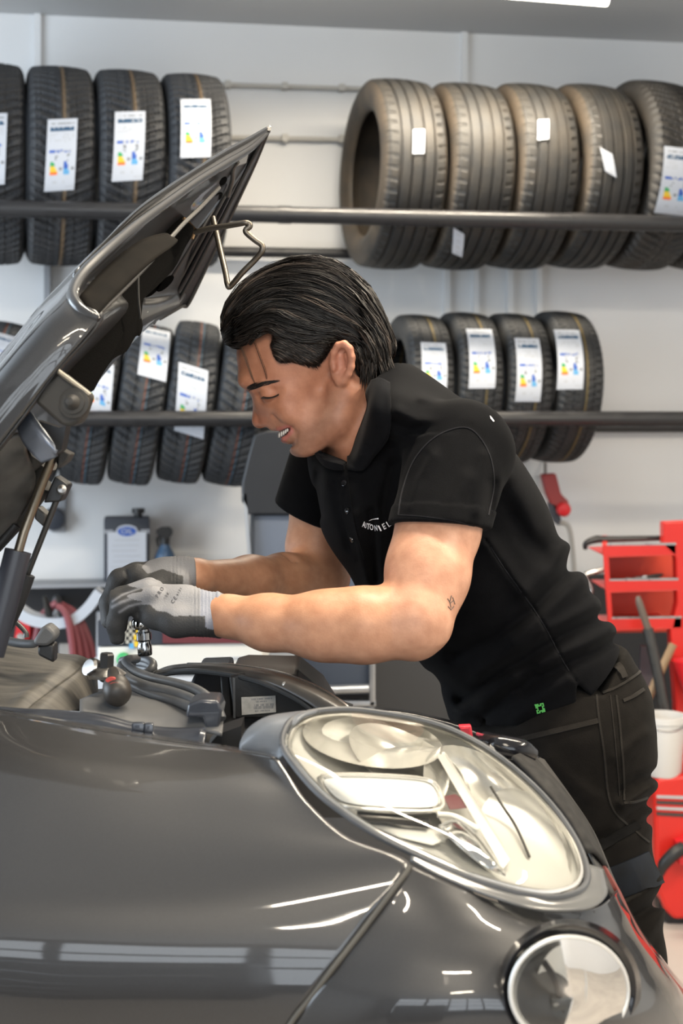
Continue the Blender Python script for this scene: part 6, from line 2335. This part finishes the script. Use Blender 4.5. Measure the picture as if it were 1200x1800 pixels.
# dark floor of the bay behind the headlight
PT([[(150, 1215, 1.95), (300, 1205, 2.05), (450, 1190, 2.1), (620, 1240, 2.0)], [(150, 1290, 1.62), (300, 1300, 1.60), (450, 1310, 1.58), (620, 1270, 1.68)]], 'bay_undertray', M['black'], solid=0.004)
PX([(384, 1290, 1.56), (424, 1276, 1.56), (424, 1330, 1.56), (360, 1318, 1.56)], 0.05, 'bay_cavity_panel', M['black'])
# ribbed bonnet seal: three rubber tubes side by side
mb = MB()
for pts in (((240, 1158, 1.88), (224, 1160, 1.84), (222, 1168, 1.79), (238, 1181, 1.73), (270, 1193, 1.68), (310, 1202, 1.64), (345, 1213, 1.60), (370, 1231, 1.57), (385, 1254, 1.55), (388, 1264, 1.545)),
            ((232, 1166, 1.87), (216, 1168, 1.83), (214, 1177, 1.775), (226, 1192, 1.715), (258, 1206, 1.665), (300, 1216, 1.625), (336, 1229, 1.587), (362, 1246, 1.557), (376, 1262, 1.54)),
            ((228, 1176, 1.86), (213, 1180, 1.815), (214, 1190, 1.765), (232, 1205, 1.70), (268, 1220, 1.65), (306, 1231, 1.61), (336, 1243, 1.575), (356, 1256, 1.55))):
    mb.tube([W(*p) for p in pts], 0.0062, 12, smooth=6)
mb.build('bonnet_seal', M['seal'], car)
mb = MB()
for k in range(3):
    mb.tube([W(*p) for p in ((214, 1162 + k * 8, 1.95), (236, 1158 + k * 8, 1.92), (258, 1160 + k * 8, 1.90), (269, 1168 + k * 7, 1.88), (262, 1180 + k * 5, 1.87), (240, 1190 + k * 3, 1.88))], 0.0060, 10, smooth=6)
mb.build('coolant_hose', M['seal'], car)
# air box with rating label
ab = PX([(402, 1190, 1.70), (424, 1184, 1.70), (520, 1186, 1.70), (565, 1222, 1.70), (590, 1262, 1.70), (412, 1264, 1.70)], 0.14, 'air_box', M['black'], bevel=0.003)
PX([(409, 1192, 1.697), (413, 1192, 1.697), (414, 1262, 1.697), (410, 1262, 1.697)], 0.02, 'box_rib', M['seal'], ab)
mb = MB()
q = [W(*p) for p in ((424, 1226, 1.695), (484, 1223, 1.695), (485, 1252, 1.695), (425, 1257, 1.695))]
mb.prism(q, (0, 0.002, 0), 0)
random.seed(3)
for (y0, y1, x0, x1, st) in ((1229, 1231.5, 442, 478, 2.6), (1234, 1236, 438, 476, 3.2), (1239, 1243, 446, 480, 1.3), (1243, 1248, 446, 480, 1.3), (1250, 1252.5, 448, 474, 2.2), (1232, 1246, 427, 432, 3.0)):
    x = x0
    while x < x1:
        w_ = st * (0.3 + 0.5 * random.random())
        if random.random() < 0.8:
            mb.prism([W(a, b - (a - 424) * 0.05, 1.6945) for (a, b) in ((x, y0), (x + w_, y0), (x + w_, y1), (x, y1))], (0, 0.0004, 0), 1)
        x += st
mb.build('rating_label', [mat('worn_label', (0.52, 0.51, 0.49), 0.6, noise=(120, (0.38, 0.37, 0.35), 0.2)), M['ink']], ab, smooth=False)['label'] = 'worn silver barcode label'
PX([(345, 1178, 1.84), (400, 1176, 1.84), (404, 1212, 1.84), (388, 1238, 1.84), (330, 1212, 1.84)], 0.10, 'filter_housing', mat('filter_navy', (0.016, 0.019, 0.026), 0.35), bevel=0.004)
PX([(386, 1184, 1.76), (404, 1184, 1.76), (410, 1262, 1.76), (392, 1262, 1.76)], 0.05, 'filter_pillar', M['black'], bevel=0.003)
# curved front edge over the air box
PT([[(270, 1183, 1.90), (300, 1172, 1.86), (350, 1168, 1.82), (420, 1172, 1.76), (490, 1184, 1.71), (550, 1206, 1.67), (595, 1232, 1.64), (616, 1248, 1.63)],
    [(272, 1184, 1.87), (302, 1175, 1.83), (352, 1172, 1.78), (420, 1178, 1.72), (488, 1192, 1.67), (545, 1215, 1.635), (590, 1240, 1.61), (610, 1254, 1.60)],
    [(274, 1188, 1.86), (304, 1180, 1.82), (352, 1178, 1.77), (420, 1188, 1.71), (484, 1206, 1.66), (534, 1232, 1.63), (568, 1256, 1.61), (590, 1268, 1.60)]], 'front_edge_trim', mat('edge_plastic', (0.035, 0.033, 0.031), 0.3, noise=(40, (0.065, 0.06, 0.055), 0.2)), su=6, sv=4, solid=0.004)
TB([(330, 1168, 1.83), (380, 1168.5, 1.785), (420, 1171, 1.757), (490, 1183, 1.707), (550, 1205, 1.667), (595, 1231, 1.637), (614, 1247, 1.628)], 0.0026, 'bright_edge', M['trim'], seg=8)
TB([(275, 1187, 1.85), (330, 1180, 1.79), (400, 1186, 1.72), (460, 1200, 1.675), (520, 1228, 1.64), (560, 1256, 1.62)], 0.0035, 'edge_gasket', M['rubber'], seg=8)
MB().lathe([(0, 0), (0.0035, 0), (0.003, 0.002), (0, 0.003)], W(500, 1203, 1.655), (0.2, -1, 0.4), 10).build('trim_rivet', M['trim'], car)

# washer jet arm and rubber stop at the cowl
TB([(-30, 1108, 1.70), (0, 1122, 1.69), (30, 1130, 1.68), (58, 1132, 1.67), (66, 1128, 1.67)], [0.004, 0.0055, 0.0055, 0.005, 0.004], 'wiper_arm', M['seal'])
PX([(56, 1130, 1.66), (72, 1104, 1.66), (82, 1098, 1.66), (98, 1112, 1.66), (97, 1124, 1.66), (84, 1136, 1.66), (66, 1136, 1.66)], 0.03, 'rubber_stop', M['greyplastic'], bevel=0.004)
PX([(66, 1134, 1.668), (95, 1132, 1.668), (94, 1166, 1.668), (66, 1152, 1.668)], 0.025, 'stop_foot', M['black'], bevel=0.003)
TB([(0, 1075, 1.66), (14, 1080, 1.66), (24, 1090, 1.66), (44, 1110, 1.66), (46, 1120, 1.66)], [0.006, 0.005, 0.003, 0.003, 0.004], 'strut_ball_clip', M['darksteel'])

# ---- bonnet: outer skin, flank, hem, inner frame, felt liner
bon = PT([[(-220, 880, 1.56), (-220, 894, 1.53), (-220, 912, 1.465), (-220, 982, 1.452), (-220, 1050, 1.455)],
          [(-100, 742, 1.56), (-100, 755, 1.53), (-100, 772, 1.465), (-100, 840, 1.450), (-100, 908, 1.453)],
          [(0, 627, 1.57), (0, 639, 1.54), (0, 654, 1.466), (0, 717, 1.451), (0, 780, 1.453)],
          [(70, 540, 1.58), (69, 554, 1.55), (65, 579, 1.474), (82, 618, 1.457), (100, 650, 1.458)],
          [(110, 498, 1.59), (109, 513, 1.56), (103, 543, 1.486), (126, 568, 1.468), (148, 594, 1.466)],
          [(133, 474, 1.60), (131, 489, 1.57), (122, 524, 1.502), (146, 542, 1.482), (176, 558, 1.475)]], 'bonnet', M['paint'], su=6, sv=6, solid=0.003)
TB([(-100, 774, 1.464), (0, 656, 1.465), (30, 620, 1.468), (65, 581, 1.473), (103, 545, 1.485), (121, 527, 1.500)], 0.0026, 'shut_groove', M['blackpaint'], bon, seg=6)
SIL = [(133, 474, 1.60), (190, 418, 1.68), (245, 365, 1.76), (300, 325, 1.85), (345, 296, 1.92), (393, 266, 1.99), (435, 243, 2.05), (475, 221, 2.12)]
MIDB = [(129, 492, 1.555), (185, 431, 1.64), (242, 378, 1.74), (300, 337, 1.83), (346, 306, 1.905), (395, 275, 1.98), (437, 251, 2.045), (474, 226, 2.11)]
HEM = [(122, 522, 1.51), (178, 448, 1.61), (238, 394, 1.71), (298, 350, 1.81), (346, 316, 1.89), (398, 284, 1.97), (440, 258, 2.04), (473, 229, 2.11)]
BACK = [(150, 478, 1.95), (205, 422, 2.0), (258, 372, 2.05), (310, 334, 2.1), (352, 304, 2.14), (398, 274, 2.17), (437, 249, 2.2), (475, 223, 2.2)]
PT([BACK, SIL, MIDB, HEM], 'nose_skin', M['paint'], bon, su=6, sv=5, solid=0.003)
PT([[(-220, 890, 2.3), (-100, 756, 2.3), (0, 645, 2.3), (70, 560, 2.3), (112, 518, 2.25), (148, 482, 2.1)], [(-220, 882, 1.9), (-100, 744, 1.9), (0, 630, 1.9), (70, 543, 1.9), (111, 501, 1.9), (138, 478, 1.85)],
    [(-220, 880, 1.56), (-100, 742, 1.56), (0, 627, 1.57), (70, 540, 1.58), (110, 498, 1.59), (133, 474, 1.60)]], 'top_skin', M['paint'], bon, su=5, sv=4, solid=0.003)
TB([(174, 560, 1.474), (154, 552, 1.478), (136, 538, 1.486), (128, 516, 1.51), (144, 484, 1.555), (182, 446, 1.61), (240, 396, 1.71), (300, 352, 1.81), (348, 318, 1.89), (400, 286, 1.97), (442, 260, 2.04), (472, 231, 2.11)],
   [0.004, 0.006, 0.007, 0.007, 0.007, 0.007, 0.007, 0.006, 0.006, 0.006, 0.005, 0.003], 'rolled_hem', M['paint'], bon, seg=12)
# inner frame (the underside we look at)
PT([[(472, 230, 2.115), (472, 228, 2.13), (473, 226, 2.14), (474, 224, 2.15)],
    [(398, 288, 1.975), (412, 290, 2.06), (428, 296, 2.14), (440, 298, 2.22)],
    [(300, 355, 1.82), (336, 352, 1.95), (376, 356, 2.10), (404, 362, 2.27)],
    [(240, 400, 1.72), (285, 405, 1.90), (330, 415, 2.10), (382, 415, 2.32)],
    [(142, 494, 1.56), (225, 470, 1.80), (300, 470, 2.10), (352, 480, 2.38)],
    [(132, 530, 1.515), (205, 515, 1.75), (265, 520, 2.05), (340, 500, 2.40)],
    [(172, 564, 1.495), (215, 550, 1.75), (270, 545, 2.05), (325, 533, 2.42)],
    [(96, 656, 1.47), (130, 650, 1.70), (190, 632, 2.0), (250, 583, 2.42)],
    [(0, 784, 1.455), (30, 770, 1.70), (80, 750, 2.0), (140, 712, 2.42)],
    [(-220, 1052, 1.455), (-160, 1000, 1.70), (-80, 980, 2.0), (-20, 960, 2.42)]], 'inner_frame', M['paint_in'], bon, su=6, sv=6, solid=0.003)
# bright pressed ribs of the inner frame
for pts, r in ((((130, 470, 1.60), (175, 430, 1.66), (208, 398, 1.72), (250, 372, 1.79), (300, 338, 1.88)), 0.0),
               (((155, 566, 1.50), (205, 520, 1.60), (262, 462, 1.70), (318, 398, 1.82), (352, 365, 1.90), (385, 330, 1.97)), 0.0030),
               (((270, 568, 2.30), (300, 520, 2.26), (335, 455, 2.20), (365, 400, 2.15), (392, 350, 2.13), (420, 295, 2.12)), 0.0030),
               (((400, 345, 2.10), (408, 318, 2.08), (410, 296, 2.06), (418, 284, 2.05)), 0.0035),
               (((300, 490, 2.08), (325, 450, 2.06), (352, 405, 2.04), (376, 366, 2.04)), 0.0022)):
    if r:
        TB(pts, r, 'pressed_rib', mat('rib_metal', (0.13, 0.125, 0.118), 0.4, 0.5), bon, seg=8)
PT([[(140, 522, 1.53), (180, 478, 1.60), (240, 428, 1.69), (285, 412, 1.76), (300, 416, 1.79)], [(150, 542, 1.51), (196, 494, 1.58), (252, 446, 1.67), (292, 424, 1.74), (306, 420, 1.78)], [(166, 560, 1.50), (208, 514, 1.57), (264, 462, 1.66), (300, 436, 1.73), (312, 424, 1.77)]],
   'inner_rail', mat('rail_brown_black', (0.0050, 0.0046, 0.0042), 0.8, noise=(20, (0.013, 0.011, 0.009), 0.2), spec=0.05), bon, su=5, sv=3, solid=0.004)
PX([(330, 385, 1.90), (372, 350, 1.98), (392, 318, 2.02), (398, 322, 2.02), (384, 352, 1.99), (345, 402, 1.90)], 0.015, 'dark_recess', M['blackgloss'], bon)
PX([(412, 278, 2.04), (438, 262, 2.06), (432, 286, 2.07), (414, 292, 2.06)], 0.006, 'bare_metal_patch', mat('pale_primer', (0.40, 0.40, 0.40), 0.35, 0.4), bon)
for k, (cx_, cy_, a_) in enumerate(((290, 498, 0.75), (268, 508, 0.75), (392, 318, 0.9), (384, 345, 0.9))):
    L_ = 20 if k < 2 else 9
    e = [(cx_ + L_ * math.cos(t_) * math.cos(a_) + (7 if k < 2 else 5) * math.sin(t_) * math.sin(a_), cy_ - L_ * math.cos(t_) * math.sin(a_) + (7 if k < 2 else 5) * math.sin(t_) * math.cos(a_), 1.99) for t_ in np.linspace(0, 2 * math.pi, 16, endpoint=False)]
    PX(e, 0.004, 'frame_hole', M['liner'], bon)
PX([(244, 552, 1.98), (258, 542, 1.98), (260, 548, 1.98), (246, 558, 1.98)], 0.006, 'pale_clip', M['offwhite'], bon, bevel=0.001)
# front edge frame on the right, seen edge on
PT([[(475, 222, 2.11), (467, 232, 2.10), (459, 244, 2.10)], [(444, 295, 2.20), (432, 300, 2.17), (420, 308, 2.15)], [(408, 370, 2.26), (394, 376, 2.22), (380, 385, 2.18)], [(372, 446, 2.33), (356, 452, 2.28), (340, 462, 2.22)],
    [(330, 533, 2.40), (312, 532, 2.34), (296, 536, 2.28)]], 'front_flange', M['blackpaint'], bon, su=4, sv=6, solid=0.005)
TB([(462, 244, 2.09), (440, 285, 2.13), (410, 345, 2.16), (374, 415, 2.20), (335, 490, 2.26), (308, 536, 2.30)], 0.0030, 'flange_edge', M['darksteel'], bon, seg=8)
TB([(472, 226, 2.10), (446, 290, 2.19), (410, 368, 2.25), (374, 444, 2.32), (332, 531, 2.39), (318, 538, 2.38), (280, 560, 2.36)], 0.0040, 'outer_edge', M['darksteel'], bon, seg=8)
# felt liner
lin = [(322, 384), (338, 392), (344, 404), (336, 418), (326, 434), (304, 475), (284, 480), (264, 490), (253, 520), (249, 556), (251, 574), (246, 590), (238, 592), (222, 618), (198, 632), (176, 664), (158, 690), (120, 660), (104, 648), (150, 596), (190, 540), (244, 470), (284, 424)]
mb = MB()
lin2 = smooth_poly(lin, 3)


def linY(x, y):
    return 1.62 + (x - 110) * 0.0012 + (y - 650) * -0.0003


rl = [W(x, y, linY(x, y)) for (x, y) in lin2]
vs, fs = rim_disc(rl, (0.0, -0.010, -0.004), 1.0, 6, 5.0)
mb.add(vs, fs)
vs, fs = rim_disc([p + Vector((-0.02, 0.03, 0.01)) for p in rl], (0, 0, 0), 1.0, 2)
nb2 = len(mb.v)
n_ = len(rl)
o_ = 1 + 5 * n_
mb.add(vs, fs)
for i in range(n_):
    mb.f.append((o_ + i, o_ + (i + 1) % n_, nb2 + 1 + n_ + (i + 1) % n_, nb2 + 1 + n_ + i))
    mb.m.append(0)
mb.build('felt_liner', M['liner'], bon, angle=50)
TB([(322, 384, 1.905), (336, 391, 1.915), (343, 402, 1.92), (338, 420, 1.915)], 0.0022, 'torn_edge', mat('felt_edge', (0.22, 0.13, 0.06), 0.8), bon, seg=6)
TB([(255, 420, 1.80), (244, 462, 1.78), (243, 520, 1.76), (247, 560, 1.76)], 0.0018, 'liner_seam', mat('seam_grey', (0.035, 0.033, 0.03), 0.7), bon, seg=6)
# safety hook of bent wire
TB([(342, 408, 1.91), (372, 401, 1.90), (400, 397, 1.89), (428, 392, 1.88), (437, 393, 1.88), (439, 398, 1.88), (432, 404, 1.88), (434, 410, 1.88), (448, 422, 1.88), (460, 431, 1.88), (460, 442, 1.88), (447, 458, 1.885), (425, 480, 1.89), (405, 503, 1.90), (400, 500, 1.90), (396, 478, 1.91), (386, 435, 1.93), (374, 382, 1.95)],
   0.0042, 'safety_hook', mat('hook_steel', (0.15, 0.13, 0.105), 0.35, 0.85), bon, seg=10, smooth=5)
# hinge bracket with bolt, bump stop and lower mechanism
br = PX([(60, 706, 1.47), (76, 675, 1.47), (104, 652, 1.47), (158, 694, 1.47), (148, 724, 1.47), (140, 742, 1.47), (124, 750, 1.47), (108, 748, 1.47)], 0.035, 'hinge_bracket', M['grimygold'], bon, bevel=0.004)
TB([(102, 653, 1.467), (130, 674, 1.467), (158, 695, 1.467)], 0.003, 'bracket_lip', mat('lip_gold', (0.15, 0.135, 0.11), 0.4, 0.5), br, seg=8)
MB().lathe([(0, 0.022), (0.004, 0.021), (0.007, 0.016), (0.0085, 0.010), (0.0125, 0.009), (0.0125, 0.006), (0.0165, 0.005), (0.0165, 0)], W(132, 709, 1.467), (-0.1, -1, 0.1), 24).build('pivot_bolt', M['grimygold'], br)
PT([[(30, 742, 1.50), (48, 725, 1.50), (62, 740, 1.49)], [(40, 772, 1.49), (62, 752, 1.48), (84, 770, 1.48)], [(58, 796, 1.485), (82, 780, 1.475), (98, 792, 1.475)], [(76, 812, 1.485), (92, 806, 1.48), (100, 798, 1.48)]], 'bump_stop', mat('blue_chrome', (0.16, 0.18, 0.22), 0.3, 0.6), bon, solid=0.006)
PX([(62, 738, 1.52), (104, 752, 1.52), (116, 748, 1.52), (108, 790, 1.52), (96, 800, 1.52), (70, 764, 1.52)], 0.03, 'hinge_web', M['black'], bon)
PX([(104, 788, 1.56), (124, 798, 1.56), (116, 812, 1.56), (100, 824, 1.56)], 0.03, 'strut_tab', M['grimygold'], bon, bevel=0.002)
PX([(96, 836, 1.60), (120, 852, 1.60), (106, 882, 1.60), (76, 884, 1.60)], 0.03, 'strut_bracket', M['black'], bon, bevel=0.002)
MB().lathe([(0, 0.016), (0.005, 0.014), (0.006, 0.008), (0.004, 0)], W(107, 864, 1.598), (0.3, -1, 0.3), 14).build('ball_stud', M['steel'], bon)
PX([(64, 890, 1.62), (82, 906, 1.62), (76, 926, 1.62), (60, 912, 1.62)], 0.03, 'lower_tab', M['darksteel'], bon, bevel=0.002)
mb = MB()
for pts, r in ((((-60, 900, 1.62), (0, 850, 1.60), (40, 815, 1.58), (70, 790, 1.56)), 0.016), (((-60, 960, 1.66), (0, 895, 1.64), (50, 850, 1.62), (84, 812, 1.60)), 0.013), (((-60, 1010, 1.68), (0, 945, 1.67), (40, 900, 1.65), (78, 850, 1.63)), 0.012)):
    mb.tube([W(*p) for p in pts], r, 10, smooth=5)
mb.build('hinge_arm', M['grimygold'], bon)
PT([[(-80, 790, 1.53), (0, 770, 1.52), (36, 760, 1.52)], [(-80, 860, 1.55), (0, 826, 1.54), (50, 800, 1.54)], [(-80, 960, 1.60), (0, 900, 1.60), (60, 850, 1.60)], [(-80, 1040, 1.66), (-20, 985, 1.66), (20, 935, 1.66)]], 'hinge_cover', mat('oily_metal', (0.030, 0.029, 0.028), 0.32, 0.3, noise=(11, (0.15, 0.145, 0.135), 0.12)), bon, solid=0.004)
# gas struts
st = TB([(-16, 1150, 1.56), (8, 1062, 1.565), (32, 968, 1.57)], 0.0155, 'gas_strut', mat('strut_navy', (0.026, 0.028, 0.038), 0.35), seg=16, smooth=2)
MB().tube([W(32, 970, 1.57), W(42, 935, 1.572), W(72, 855, 1.58), W(106, 770, 1.56)], 0.0055, 10).build('piston_rod', mat('rod_bronze', (0.20, 0.17, 0.13), 0.3, 0.9), st)
st2 = TB([(8, 1105, 1.62), (30, 1060, 1.62), (48, 1010, 1.62)], 0.0095, 'gas_strut', M['blackpaint'], seg=14, smooth=2)
MB().tube([W(48, 1010, 1.62), W(104, 868, 1.605)], 0.0036, 10).build('piston_rod', M['darksteel'], st2)
TB([(-30, 985, 1.64), (0, 955, 1.64), (28, 922, 1.64)], 0.006, 'cable_sleeve', M['black'], bon)

# wheel and lower sill so the car stands on the floor (hidden below the picture)
MB().box((-0.22, 2.05, 0.44), (0.90, 1.30, 0.34), bevel=0.05).build('lower_body', M['black'], car)
for yy in (1.42, 2.72):
    o = bpy.data.objects.new('wheel', tm_new)
    COL.objects.link(o)
    o.matrix_basis = Matrix.Translation((-0.28, yy, 0.30)) @ Matrix.Rotation(math.pi / 2, 4, 'Z') @ Matrix.Diagonal((0.20, 0.30, 0.30, 1))
    o.parent = car
    o.matrix_parent_inverse = car.matrix_basis.inverted()
    o.material_slots[0].link = 'OBJECT'
    o.material_slots[0].material = mt_new
    MB().lathe([(0, -0.06), (0.06, -0.07), (0.15, -0.08), (0.20, -0.085), (0.20, 0.085), (0, 0.085)], (-0.28, yy, 0.30), (0, 1, 0), 32).build('wheel_rim', M['alu'], car)

# ---- socket head and ball-ended tool lying in the bay
t = thing('ratchet_tool', 'dark hand tool with red-marked ball grip lying beside the cowl', 'tool', W(200, 1240, 1.60))
gb = W(205, 1212, 1.60)
MB().lathe([(0, -0.022), (0.008, -0.0215), (0.0135, -0.018), (0.0165, -0.010), (0.0168, 0.0), (0.0155, 0.010), (0.012, 0.018), (0.008, 0.026), (0.0065, 0.05), (0, 0.05)], gb, (-0.25, 0.95, 0.25), 28).build('ball_grip', mat('grip_brown_black', (0.030, 0.026, 0.023), 0.45), t)
red = mat('grip_red', (0.50, 0.06, 0.045), 0.45)
for (px, py, rx, ry, a_) in ((194, 1195, 9, 4.2, -0.15), (202, 1203, 9.5, 3.6, -0.05)):
    e = [W(px + rx * math.cos(b) * math.cos(a_) - ry * math.sin(b) * math.sin(a_), py + rx * math.cos(b) * math.sin(a_) + ry * math.sin(b) * math.cos(a_), 1.60 - 0.0165 * math.sqrt(max(0, 1 - ((px - 205) / 30) ** 2 - ((py - 1212) / 26) ** 2)) - 0.0012) for b in np.linspace(0, 2 * math.pi, 20, endpoint=False)]
    MB().prism(e, (0, 0.004, 0)).build('red_mark', red, t)
sb_ = W(187, 1184, 1.66)
MB().lathe([(0, 0), (0.022, 0), (0.024, 0.004), (0.016, 0.010), (0.011, 0.012), (0, 0.012)], sb_ - Vector((0, 0, 0.004)), (0, 0, 1), 24).build('tool_collar', M['steel'], t)
MB().lathe([(0, 0), (0.0092, 0), (0.0092, 0.017), (0.0075, 0.019), (0, 0.0195)], sb_ + Vector((0, 0, 0.006)), (0.05, 0, 1), 6).build('hex_drive', M['black'], t, angle=25)
MB().lathe([(0, 0), (0.010, 0), (0.013, 0.003), (0.013, 0.010), (0.010, 0.013), (0, 0.013)], W(168, 1178, 1.67), (-0.6, -0.7, 0.4), 20).build('side_socket', M['steel'], t)
MB().prism([W(*p) for p in ((168, 1188, 1.655), (184, 1180, 1.655), (212, 1182, 1.655), (214, 1196, 1.655), (196, 1204, 1.655), (176, 1200, 1.655))], (0, 0.03, 0)).build('tool_head', M['darksteel'], t, angle=30, bevel=0.003)
